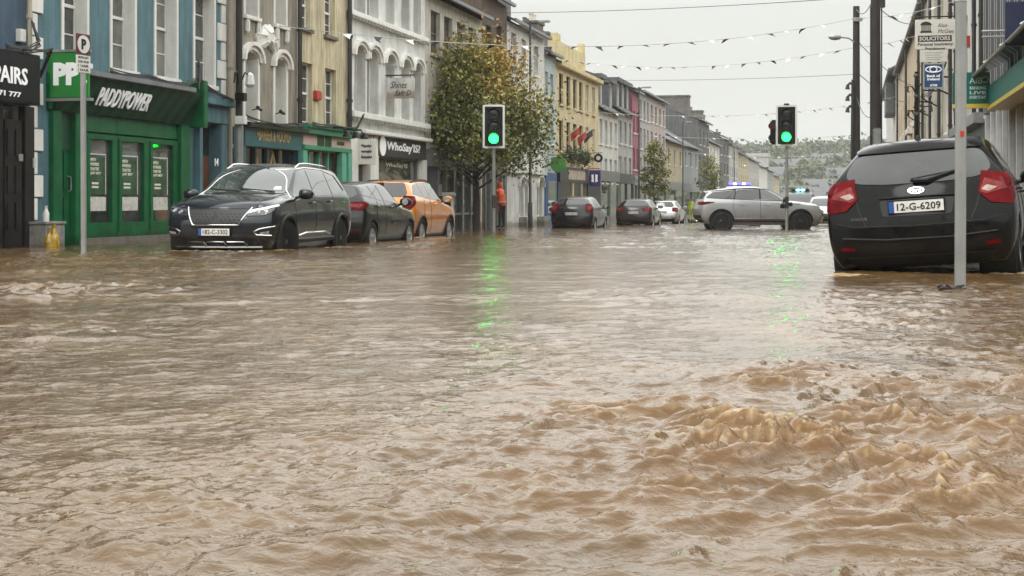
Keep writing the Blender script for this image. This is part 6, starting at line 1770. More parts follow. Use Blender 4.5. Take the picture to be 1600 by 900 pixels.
# cables from the poles
def wire(name, label, pts, r=.012, sag=0.3, cat="cable", mat=None, group="overhead cables"):
    mb = MB(); n = 14
    for p, q in pts:
        p, q = Vector(p), Vector(q)
        mb.tube([p.lerp(q, k / n) - UP * sag * 4 * (k / n) * (1 - k / n) for k in range(n + 1)], r, 5)
    return tag(mb.build(name, mat or m_cable), label, cat, group)
PA = lambda py: at(1368, py, 40.0) ; PB = lambda py: at(1338, py, 53.0)
def LF(px, py, d=.05): v = vU(px, UL); return Vector((UL + d, v, zU(px, py, UL)))
def RF(px, py, d=.05): v = vU(px, UR); return Vector((UR - d, v, zU(px, py, UR)))
wire("overhead_cable", "taut cable from the roofs by the big tree to the thick timber pole", [(LF(790, 20), PA(-6))], .010, .10)
wire("overhead_cable", "faint cable crossing the sky below the second row of bunting", [(LF(885, 124), PB(116))], .008, .12)
wire("overhead_cable", "pair of black cables sagging from the lamp pole to the buff terrace", [(PB(62), RF(1428, 134)), (PB(112), RF(1420, 160))], .016, .25)
wire("overhead_cable", "looping cable between the tops of the two timber poles", [(PB(14), PA(-12)), (PA(8), RF(1446, 30)), (PB(150), PA(178))], .013, .35)

# utility pole on the left footpath with a lantern bracket
p = onground(373.5, -13.35)
t = thing("lamp_pole", "dark brown pole with scrolled lantern bracket rising before the taupe house", "lamp pole", p - UP * .3)
sl = sU(373.5, -13.35); zz = lambda py: CAMZ - (py - Y0) / sl - p.z + .3
mb = MB(); mb.tube([(0, 0, -.3), (0, 0, zz(195))], .095, 12); mb.build("pole_foot", m_pole, t, smooth=True)
mb = MB(); mb.tube([(0, 0, zz(195)), (0, 0, 9.4)], [.078, .07], 12); mb.build("pole", m_timber, t, smooth=True)
mb = MB()
for sgn in (-1, 1):
    mb.tube([(0, .05 * sgn, zz(132)), (.05, .22 * sgn, zz(112)), (.08, .40 * sgn, zz(116)), (.08, .46 * sgn, zz(132)), (.06, .38 * sgn, zz(130))], .018, 6)
mb.build("lantern_bracket", m_black, t, smooth=True)
mb = MB(); mb.lathe([(.02, .16), (.09, .10), (.12, -.12), (.06, -.18)], (.09, .40, zz(122)), n=8); mb.build("lantern", m_border, t)
for py, dy in ((152, -.14), (188, -.13)):
    mb = MB(); mb.box(.0, .22, dy - .10, dy + .08, zz(py + 7), zz(py - 6)); mb.build("junction_box", m_white if py > 160 else m_black, t, bevel=.01)

# street lamp posts
def lamp_post(label, px, U, pytop, reach, side=1, mat=None, lamp=True):
    p = onground(px, U); sl = sU(px, U); h = CAMZ - (pytop - Y0) / sl - p.z
    t = thing("street_lamp", label, "street lamp", p - UP * .2, group="street lamps")
    mb = MB(); mb.tube([(0, 0, -.3), (0, 0, 1.2), (0, 0, 1.25), (0, 0, h + .2)], [.095, .09, .06, .045], 12); mb.build("post", mat or m_poledk, t, smooth=True)
    mb = MB(); mb.tube([(0, 0, h + .12), (side * reach * .6, 0, h + .19), (side * reach, 0, h + .2)], .03, 7); a = mb.build("arm", mat or m_poledk, t, smooth=True)
    mb = MB(); mb.box(side * (reach - .30), side * (reach + .22), -.10, .10, h + .12, h + .22); mb.build("lamp_head", m_steel, a, bevel=.035)
    return t
lamp_post("tall dark lamp post at the right edge of the big tree", 828.5, -12.8, 33, .62)
lamp_post("lamp post before the pinkish white house with a short arm", 998.5, -12.8, 136, .55)
lamp_post("slim lamp post behind the second small tree, further down the left", 1067, -12.8, 190, .5)
lamp_post("farthest lamp post on the left, by the dark slate gabled house", 1147, -12.8, 228, .8)
lamp_post("pale lamp post far down the right kerb, left of the timber poles", 1327, 1.3 - 1.0, 189, .9, -1, m_pole)

# parking meter pillar and shop-side cabinet
p = onground(701, -12.2)
t = thing("parking_meter", "pale grey parking meter pillar beside the orange car", "parking meter", p - UP * .2)
mb = MB(); mb.box(-.14, .14, -.12, .12, -.2, 1.30); mb.build("pillar", M("meter_grey", (.42, .42, .40), .5, streak=.3), t, bevel=.02)
mb = MB(); mb.box(-.20, .20, -.16, .16, 1.30, 1.44); mb.build("cap", m_steel, t, bevel=.03)
mb = MB(); mb.box(-.10, .10, -.13, -.118, .95, 1.2); mb.build("display", m_black, t)
p0 = onground(58, UL + .25)
t = thing("planter_box", "weathered grey box planter between the black and green shopfronts", "planter", p0 - UP * .2)
Lb = vU(92, UL + .4) - vU(56, UL + .4)
mb = MB(); mb.box(-.16, .16, 0, Lb * .86, -.2, .60); mb.build("box_side", m_stone, t, bevel=.015)
mb = MB(); mb.box(-.18, .18, -.02, Lb * .86 + .02, .60, .65); mb.build("rim", m_stone, t, bevel=.01)
mb = MB(); mb.lathe([(.05, 0), (.055, .14), (.03, .2), (.02, .24), (.03, .27)], p0 + Vector((.05, .20, .45)), n=12); tag(mb.build("bottle", m_plate, smooth=True), "small white plastic bottle standing on the grey planter", "bottle")
m_yb = M("bottle_yellow", (.46, .29, .025), .25, var=.4, scale=14, coat=.5)
for k, (o_, sc) in enumerate(((onground(77, UL + .55) - p0, .85), (onground(84, UL + .55) - p0, 1.0))):
    mb = MB(); mb.lathe([(.09 * sc, -.1), (.10 * sc, .16 * sc), (.085 * sc, .26 * sc), (.035 * sc, .36 * sc), (.03 * sc, .46 * sc), (.045 * sc, .48 * sc), (0, .49 * sc)], p0 + Vector(o_) - UP * .06, n=14)
    tag(mb.build("gas_bottle", m_yb, smooth=True), ["smaller yellow bottle floating against the grey planter", "taller yellow bottle at the green door end of the planter"][k], "bottle", "yellow bottles")

# ---------------------------------------------------------------- projecting signs
def psign(name, label, px0, px1, py0, py1, mat, U=UL, Z=None, cat="sign", frame=None, arm=True, thick=.07):
    if Z is None:
        v = vU(px0, U); s = sU(px0, U); w = (px1 - px0) / (s * CP); xl = U + .04
        z1, z0 = zU(px0, py0, U), zU(px0, py1, U); xc = xl + w / 2; yc = v
    else:
        a_, c_ = at(px0, py0, Z), at(px1, py1, Z); w = c_.x - a_.x; xc = (a_.x + c_.x) / 2; yc = (a_.y + c_.y) / 2; z1, z0 = a_.z, c_.z
    t = thing(name, label, cat, (xc, yc, z0))
    h = z1 - z0
    mb = MB(); mb.box(-w / 2, w / 2, 0, thick, 0, h); mb.build("panel", mat, t, bevel=.008)
    if frame:
        e = .03; mb = MB()
        for q in ((-w/2-.01, -w/2+e, -.01, h+.01), (w/2-e, w/2+.01, -.01, h+.01), (-w/2+e, w/2-e, -.01, e), (-w/2+e, w/2-e, h-e, h+.01)): mb.box(q[0], q[1], -.012, thick + .012, q[2], q[3])
        mb.build("frame", frame, t)
    if arm:
        sd = -1 if U == UL and Z is None else 1
        far = abs((U if Z is None else UR) - xc)
        mb = MB(); mb.tube([(sd * far, thick / 2, h + .08), (-sd * w / 2, thick / 2, h + .08)], .02, 6)
        for k in (-.35, .35): mb.tube([(k * w, thick / 2, h - .01), (k * w, thick / 2, h + .08)], .012, 5)
        mb.build("bracket_arm", m_black, t)
    return t, w, h
def stext(t, st, mat, x, z, w, h, **k): return text(st, "lettering", mat, t, (x, -.002, z), (1, 0, 0), UP, w, h, ext=.006, **k)
t, w, h = psign("projecting_sign", "square green sign with white PP letters above the betting shop corner", 72, 139, 82, 153, m_greenlite, arm=False, frame=None)
stext(t, "PP", m_lit, -.03, h * .52, w * .66, h * .50, bold=.06)
mb = MB(); mb.lathe([(.04, -.012), (.04, 0), (0, 0)], (w * .42, 0, h * .34), axis='y', n=12); mb.build("full_stop", m_lit, t)
mb = MB(); mb.box(-w / 2 - .05, w / 2 + .05, -.03, .10, -.06, -.01); mb.box(-w / 2 - .05, w / 2 + .02, -.02, .09, h + .002, h + .04); mb.build("support_rail", m_steel, t)
t, w, h = psign("projecting_sign", "plain white square shop sign with scribbled script beside the charcoal fascia", 556, 586, 217, 257, m_white)
mb = MB(); rr = random.Random(2)
for j in range(3):
    z_ = h * (.72 - .22 * j); pts = []
    for k in range(22): pts.append((-w * .28 + w * .56 * k / 21, -.004, z_ + .05 * math.sin(k * 1.9 + j) * rr.uniform(.4, 1.2)))
    mb.tube(pts, .012, 5)
mb.build("script_marks", m_inkb, t)
t, w, h = psign("projecting_sign", "long white hanging sign with dark script by the arched windows, half in the leaves", 602, 646, 122, 154, m_w2)
stext(t, "Shines", m_inkb, -.05, h * .66, w * .6, h * .34, shear=.4); stext(t, "Salt D", m_inkb, .08, h * .26, w * .6, h * .26, shear=.4)
# round green sign, dark round sign, purple sign
def disc(label, px, py, r, mat, U=UL, rim=None):
    v = vU(px, U); s = sU(px, U); x = U + .1 + r
    t = thing("round_sign", label, "sign", (x, v, zU(px, py, U)), group="round hanging signs")
    mb = MB(); mb.lathe([(0, -.04), (r, -.04), (r, .04), (0, .04)], axis='y', n=28); mb.build("disc", mat, t)
    if rim: mb = MB(); mb.lathe([(r * 1.0, -.05), (r * 1.08, -.05), (r * 1.08, .05), (r * 1.0, .05), (r * 1.0, -.05)], axis='y', n=28); mb.build("rim", rim, t)
    mb = MB(); mb.tube([(-r - .1, 0, r + .06), (r, 0, r + .06)], .02, 5); mb.tube([(0, 0, r - .01), (0, 0, r + .06)], .02, 5); mb.build("bracket_arm", m_black, t)
    return t
disc("round green shop sign hanging over the bright blue shopfront", 857, 257, .38, M("sign_leaf_green", (.05, .22, .03), .5, var=.3, scale=5))
t = disc("dark round sign with pale centre at the far corner of the yellow house", 926, 247, .22, m_black, rim=m_black)
mb = MB(); mb.lathe([(0, -.052), (.12, -.052), (.12, -.04)], axis='y', n=20); mb.build("disc_centre", m_border, t)
t, w, h = psign("projecting_sign", "purple square sign with a white mark beyond the yellow house", 919, 936.5, 266, 291, M("sign_purple", (.055, .03, .17), .4))
mb = MB()
for sgn in (-1, 1): mb.prism([(sgn * .04, -.01, h * .25), (sgn * .05, -.01, h * .75), (sgn * w * .28, -.01, h * .70), (sgn * w * .24, -.01, h * .45), (sgn * w * .30, -.01, h * .30)], (0, .008, 0))
mb.build("emblem", m_lit, t)
m_signivory = M("sign_ivory", (0.60, 0.58, 0.52), .5, var=.05)
t, w, h = psign("solicitors_sign", "ivory solicitors sign with a black temple emblem hanging from a bracket on the right", 1430, 1493, 30, 77, m_signivory, Z=44.0)
mb = MB()
ex, ez = -w * .23, h * .56
mb.box(ex - .17, ex + .17, -.01, 0, ez, ez + .03); mb.box(ex - .15, ex + .15, -.01, 0, ez + .035, ez + .055)
for k in range(5): mb.box(ex - .13 + k * .058, ex - .10 + k * .058, -.01, 0, ez + .06, ez + .22)
mb.box(ex - .16, ex + .16, -.01, 0, ez + .225, ez + .25)
mb.prism([(ex - .16, -.01, ez + .255), (ex - .10, -.01, ez + .31), (ex, -.01, ez + .335), (ex + .10, -.01, ez + .31), (ex + .16, -.01, ez + .255)], (0, .01, 0)); mb.build("temple_emblem", m_inkb, t)
m_inkg = M("ink_grey", (.12, .12, .12), .5)
stext(t, "Alan", m_inkg, w * .17, h * .80, w * .24, h * .13, shear=.2); stext(t, "McGee", m_inkg, w * .25, h * .60, w * .38, h * .14, shear=.2)
mb = MB(); mb.box(-w * .43, w * .40, -.006, 0.001, h * .26, h * .46); mb.build("black_band", m_inkb, t)
text("SOLICITORS", "lettering", m_signivory, t, (-w * .015, -.008, h * .36), (1, 0, 0), UP, w * .76, h * .135, ext=.006, bold=.03)
stext(t, "Personal Insolvency", m_inkb, 0, h * .16, w * .86, h * .13, bold=.015); stext(t, "Practitioner", m_inkb, 0, h * .03, w * .5, h * .085, bold=.015)
mb = MB(); mb.box(-w * .38, w * .30, 0.0, .06, -h * .42, -.01); lp = mb.build("lower_plate", m_signivory, t, bevel=.006)
for k in range(4): 
    mb = MB(); mb.box(-w * .26 + k * .01, w * .18 - (k % 2) * .06, -.004, 0, -h * (.11 + .075 * k) - .012, -h * (.11 + .075 * k)); mb.build("small_print", m_inkg, lp)
t, w, h = psign("bank_sign", "blue bank sign with white ring emblem and ATM lettering below the solicitors sign", 1443, 1474, 99, 138, M("sign_blue", (.012, .055, .15), .4), Z=43.0, frame=m_steel, arm=False)
mb = MB()
for rx, rz, rr_ in ((.22, .085, .014), (.10, .075, .014)):
    mb.tube([(rx * math.cos(k), -.006, h * .76 + rz * math.sin(k)) for k in np.linspace(0, 2 * math.pi, 24)], rr_, 5)
mb.build("ring_emblem", m_lit, t)
stext(t, "Bank of", m_lit, 0, h * .50, w * .66, h * .10, bold=.03); stext(t, "Ireland", m_lit, 0, h * .37, w * .60, h * .10, bold=.03); stext(t, "ATM", m_lit, 0, h * .12, w * .36, h * .09, bold=.03)
t, w, h = psign("bank_sign", "teal bank sign with yellow lower edge, half hidden by the bare grey pole", 1489, 1546, 113, 162, m_bankg, Z=30.3, arm=False, thick=.14)
mb = MB(); mb.box(-w / 2, w / 2, -.005, .145, -.09, -.002); mb.build("yellow_edge", m_banky, t)
m_bl = M("bank_letter", (.50, .62, .58), .5)
stext(t, "AIB", m_bl, w * .12, h * .74, w * .34, h * .2, bold=.01)
mb = MB(); mb.tube([(w * .37 + .07 * math.cos(k), -.004, h * .76 + .055 * math.sin(k)) for k in np.linspace(0, 2 * math.pi, 20)], .012, 5); mb.build("ring_emblem", m_bl, t)
for k, st in enumerate(("BANKING", "LIVE", "EVERYDAY")): stext(t, st, m_bl, w * .18, h * (.50 - .15 * k), w * .44, h * .10, bold=.02)
t, w, h = psign("navy_panel", "large plain navy panel sign cut by the right edge of the photo", 1571, 1640, 2, 71, M("sign_navy", (.010, .016, .055), .35), Z=23.6, arm=False, frame=None)
mb = MB(); mb.tube([(-w / 2 - .35, .05, h * .35), (w / 2, .05, h * .35)], .02, 6); mb.tube([(-w / 2 - .35, .05, h * .22), (w / 2, .05, h * .22)], .02, 6); mb.build("bracket_arm", m_steel, t)

# ornamental lantern post on the right
p = at(1432, 380, 46.0); p.z = wat(p.x, p.y)
t = thing("ornamental_lamp", "dark ornamental iron post with scrolls behind the black hatchback's roof", "lamp post", p - UP * .2)
zz = lambda py: CAMZ - (py - Y0) / F * 46.0 - p.z + .2
mb = MB(); mb.tube([(0, 0, -.2), (0, 0, zz(250)), (0, 0, zz(112))], [.12, .08, .06], 10); mb.build("post", m_black, t, smooth=True)
for py, sc in ((118, .10), (150, .09), (178, .11)): 
    mb = MB(); mb.lathe([(.02, -sc), (sc, -sc * .3), (sc * .9, sc * .3), (.02, sc)], (0, 0, zz(py)), n=10); mb.build("collar", m_poledk, t, smooth=True)
mb = MB()
for sgn, py, L_ in ((1, 128, .30), (-1, 134, .25), (1, 165, .45), (-1, 172, .25)):
    mb.tube([(0, 0, zz(py + 14)), (sgn * L_ * .5, 0, zz(py + 2)), (sgn * L_, 0, zz(py)), (sgn * L_ * 1.05, 0, zz(py + 9)), (sgn * L_ * .85, 0, zz(py + 10))], .025, 6)
mb.build("scroll_bracket", m_black, t, smooth=True)

# ---------------------------------------------------------------- bunting
m_bw = M("bunting_white", (.66, .66, .63), .8, var=.05); m_bd = M("bunting_dark", (.02, .02, .022), .8); m_cord = M("bunting_cord", (.50, .50, .48), .8)
def bunting(label, p, q, sag, step=.85, size=.30, seed=0, start=0.02, end=.98):
    rr = random.Random(seed); p, q = Vector(p), Vector(q)
    L = (q - p).length; n = 30
    f = lambda t: p.lerp(q, t) - UP * sag * 4 * t * (1 - t)
    t_ = thing("bunting", label, "bunting", p, group="bunting strings across the street")
    mb = MB(); mb.tube([f(k / n) - p for k in range(n + 1)], .011, 5); mb.build("cord", m_cord, t_)
    m = min(48, int(L / step)); d = (q - p).normalized()
    for k in range(m):
        t = start + (end - start) * (k + .5 + rr.uniform(-.12, .12)) / m
        o = f(t) - p; a = rr.uniform(.85, 1.4) * rr.choice((1, 1, -1)); w = size * rr.uniform(.8, 1.1)
        dn = (-UP * math.cos(a) + d.cross(UP).normalized() * math.sin(a) * .8 + d * rr.uniform(-.35, .35)).normalized()
        if rr.random() < .08: continue
        dk = k % 2 == 0
        b_ = size * (1.0 if dk else .7)
        mb = MB(); mid = dn * b_ * .55 + d * rr.uniform(-.03, .03) - d.cross(UP) * .03
        nrm = d.cross(dn).normalized() * .004
        tri = [o - d * w / 2, o + d * w / 2, o + d * w * .2 + mid, o + dn * b_, o - d * w * .2 + mid]
        mb.prism(tri, nrm); mb.build("pennant", m_bd if dk else m_bw, t_)
    return t_
bunting("highest bunting string, from the taupe house past the tree top to the lamp pole", LF(430, 40), PB(28), .75, 1.05, .30, 1)
bunting("short bunting length from the lamp pole to the ivory house on the right", PB(28), RF(1500, 0), .15, 1.0, .34, 2)
bunting("second bunting string down, between the yellow house and the lamp pole", LF(872, 92), PB(74), .55, .95, .30, 3)
bunting("short bunting length from the lamp pole to the buff terrace", PB(74), RF(1446, 50), .12, 1.4, .34, 4)
bunting("third bunting string down, from the yellow house to the buff terrace", LF(880, 172), RF(1405, 150), .75, 1.1, .30, 5)
bunting("fourth bunting string down, from the crimson topped house across the street", LF(985, 210), RF(1392, 205), .45, 1.3, .32, 6)
bunting("low far bunting string near the dark slate gables", LF(1060, 236), RF(1386, 226), .8, 1.6, .32, 7)
bunting("lowest far bunting string above the wooded hill", LF(1110, 250), RF(1384, 245), .9, 2.0, .36, 8)

# flags and hanging baskets on the yellow house
m_fr = M("flag_red", (.42, .05, .03), .7); m_fw = M("flag_dark", (.05, .05, .05), .7)
for k, (px, py, m_) in enumerate(((882, 214, m_fr), (893, 220, m_fr), (903, 217, m_fw))):
    v = vU(px, UL); z = zU(px, py, UL)
    t = thing("flag", ["red flag nearest on the yellow house", "red flag hanging lower in the middle of the yellow house", "dark flag farthest along the yellow house"][k], "flag", (UL, v, z), group="flags on the yellow house")
    mb = MB(); mb.tube([(.05, 0, 0), (.75, .06, .5)], .018, 6); mb.build("pole", m_border, t)
    mb = MB(); a_, b_ = Vector((.28, .03, .18)), Vector((.72, .06, .48))
    n = 6
    for i in range(n):
        t0, t1 = i / n, (i + 1) / n
        w0, w1 = .09 * math.sin(t0 * 7), .09 * math.sin(t1 * 7)
        p0, p1 = a_.lerp(b_, t0), a_.lerp(b_, t1)
        q0, q1 = p0 + Vector((.05, w0, -.42 + .1 * t0)), p1 + Vector((.05, w1, -.42 + .1 * t1))
        mb.hexa([p0, p1, q1, q0], [p + Vector((0, .012, 0)) for p in (p0, p1, q1, q0)])
    mb.build("cloth", m_, t, smooth=True)

# ---------------------------------------------------------------- leaves and trees
def leafmat(name, stops):
    m = bpy.data.materials.new(name); m.use_nodes = True
    t = m.node_tree; b = t.nodes["Principled BSDF"]; b.inputs['Roughness'].default_value = .5
    a = t.nodes.new("ShaderNodeAttribute"); a.attribute_name = "tint"
    r = t.nodes.new("ShaderNodeValToRGB"); el = r.color_ramp.elements
    el[0].position, el[0].color = stops[0][0], (*stops[0][1], 1); el[1].position, el[1].color = stops[-1][0], (*stops[-1][1], 1)
    for p, c in stops[1:-1]:
        e_ = el.new(p); e_.color = (*c, 1)
    t.links.new(a.outputs['Fac'], r.inputs[0]); t.links.new(r.outputs[0], b.inputs['Base Color'])
    b.inputs['Transmission Weight'].default_value = 0.0
    b.inputs['Subsurface Weight'].default_value = 0.0
    return m
m_leaf = leafmat("leaf_autumn", ((0, (.034, .050, .013)), (.35, (.082, .105, .020)), (.6, (.19, .185, .028)), (.82, (.30, .20, .028)), (1, (.34, .13, .02))))
m_leafg = leafmat("leaf_green", ((0, (.018, .030, .010)), (.5, (.045, .065, .018)), (1, (.10, .11, .03))))
m_bark = M("bark", (.045, .036, .028), .9, var=.35, scale=12, bump=.6)
def leaves(name, C, size, tint, mat, parent, rng):
    n = len(C)
    d1 = rng.normal(size=(n, 3)); d1 /= np.linalg.norm(d1, axis=1)[:, None]
    d2 = rng.normal(size=(n, 3)); d2 -= (d2 * d1).sum(1)[:, None] * d1; d2 /= np.linalg.norm(d2, axis=1)[:, None]
    d3 = np.cross(d1, d2)
    sz = size * rng.uniform(.65, 1.3, (n, 1))
    a = C - d1 * sz * .5; b = C + d1 * sz * .5
    m1 = C + d2 * sz * .32 + d3 * sz * .10; m2 = C - d2 * sz * .32 + d3 * sz * .10
    co = np.stack([a, m1, b, m2], 1).reshape(-1, 3)
    me = bpy.data.meshes.new(name)
    me.vertices.add(n * 4); me.vertices.foreach_set('co', co.ravel())
    me.loops.add(n * 4); me.loops.foreach_set('vertex_index', np.arange(n * 4, dtype=np.int32))
    me.polygons.add(n); me.polygons.foreach_set('loop_start', np.arange(0, n * 4, 4, dtype=np.int32))
    me.update(calc_edges=True)
    at_ = me.attributes.new("tint", 'FLOAT', 'POINT'); at_.data.foreach_set('value', np.repeat(tint, 4).astype(np.float32))
    me.materials.append(mat)
    return mesh_obj(name, me, parent)
def tree(label, base, height, crown_bot, rx, rz_shape, nleaf, leaf, mat, seed, tintfn, group="street trees", nbr=46, trunk=.09, bare=0.0):
    rng = np.random.RandomState(seed); rr = random.Random(seed)
    t = thing("street_tree", label, "tree", base, group=group)
    mb = MB()
    top = height * .93
    tp = [Vector((0, 0, -.4)), Vector((.02, 0, crown_bot * .6)), Vector((-.03, .02, crown_bot * 1.3)), Vector((.04, -.02, height * .6)), Vector((0, 0, top))]
    mb.tube(tp, [trunk * 1.25, trunk, trunk * .85, trunk * .45, .012], 10)
    ends = []
    for k in range(nbr):
        z0 = crown_bot * .75 + (height * .82 - crown_bot * .75) * (k / nbr) ** .9
        a = k * 2.399 + rr.uniform(-.4, .4)
        zt = min(height * .99, z0 + rr.uniform(.25, 1.0) * (height - crown_bot) * .30 - .1)
        w = rx * rz_shape((zt - crown_bot) / (height - crown_bot)) * rr.uniform(.58, 1.14)
        p0 = Vector((0, 0, z0)); p2 = Vector((math.cos(a) * w, math.sin(a) * w, zt)); p1 = p0.lerp(p2, .5) + Vector((0, 0, .12 * w))
        r0 = trunk * .38 * (1 - .6 * k / nbr)
        mb.tube([p0, p1, p2], [r0, r0 * .6, .008], 6)
        for f in (.45, .65, .85, 1.0): ends.append((p0.lerp(p1, f * 2) if f < .5 else p1.lerp(p2, f * 2 - 1), .30 + .2 * (1 - f)))
        for j in range(4):
            f = rr.uniform(.35, .95); q0 = p0.lerp(p1, f * 2) if f < .5 else p1.lerp(p2, f * 2 - 1)
            q1 = q0 + Vector((rr.uniform(-.5, .5), rr.uniform(-.5, .5), rr.uniform(.05, .6))) * rx * .38
            mb.tube([q0, q1], [.012, .004], 4); ends.append((q1, .26)); ends.append((q0.lerp(q1, .5), .24))
    mb.build("trunk", m_bark, t, smooth=True)
    C = []; T = []
    per = nleaf // len(ends)
    for p, r_ in ends:
        f = (p.z - crown_bot) / (height - crown_bot)
        m = int(per * (1 - bare * max(0, f - .55) * 2) * rr.uniform(.5, 1.5))
        if m <= 0 or rr.random() < .14: continue
        q = rng.normal(size=(m, 3)) * r_ * rx * .37 * np.array([1, 1, .8]) + np.array(p)
        C.append(q); tb = tintfn(p, f) + rng.normal(size=m) * .10 + rr.uniform(-.10, .10); T.append(tb)
    C = np.concatenate(C); T = np.clip(np.concatenate(T), 0, 1)
    keep = C[:, 2] > crown_bot * .8
    leaves("crown", C[keep], leaf, T[keep], mat, t, rng)
    return t
def shape_big(f):
    f = min(1, max(0, f)); return (0.62 + 1.0 * f) if f < .30 else max(.12, .94 - .80 * ((f - .30) / .7) ** 1.15)
p = onground(744, -12.7)
Zt = sU(744, -12.7)
def tint_big(p, f):
    # yellow and orange gather high on the street side, deep green low
    side = p.x * CP + p.y * SP
    return .44 + .40 * max(0, f - .40) + .22 * max(0, side) * max(0, f - .35) + (.13 if (f > .55 and .2 < side < 1.3) else 0)
tree("large street tree turning from green to yellow and orange on the left footpath", p, (355 - 54) / Zt, (355 - 272) / Zt, 150 / Zt, shape_big, 34000, .135, m_leaf, 5, tint_big, nbr=64, trunk=.11, bare=.75)
def shape_sm(f): f = min(1, max(0, f)); return .55 + 1.2 * f if f < .3 else max(.10, .92 - 1.15 * (f - .3))
for k, (px, ptop, pbot, hw_, lab, n) in enumerate(((1022, 208, 303, 30, "small thinning tree beside the silver parked car", 3300), (1110, 236, 303, 27, "small bushy tree behind the police lights", 3000))):
    p = onground(px, -11.9); s_ = sU(px, -11.9); pb = Y0 - (p.z - CAMZ) * s_
    tree(lab, p, (pb - ptop) / s_, (pb - pbot) / s_, hw_ / s_, shape_sm, n, .17, m_leaf, 20 + k, lambda p, f: .46 + .25 * max(0, f - .4), nbr=30, trunk=.06, bare=.8)
# hanging plants over the bar front
rng = np.random.RandomState(4)
for k, (px, py, r_) in enumerate(((880, 244, .45), (893, 246, .5), (905, 248, .5))):
    v = vU(px, UL); s = sU(px, UL); o_ = Vector((UL + .35, v, zU(px, py, UL)))
    t = thing("hanging_plant", ["hanging plant at the near end of the yellow house front", "middle hanging plant below the red flag", "hanging plant at the far end of the dark bar front"][k], "hanging plant", o_, group="hanging plants")
    mb = MB(); mb.lathe([(.05, -.2), (.2, -.05), (.22, .02)], n=10); mb.build("basket", m_bark, t)
    q = rng.normal(size=(420, 3)) * np.array([.16, r_ * .75, .20]) + np.array([0, 0, .02])
    leaves("foliage", q, .13, np.clip(rng.normal(size=420) * .2 + .45, 0, 1), m_leafg, t, rng)

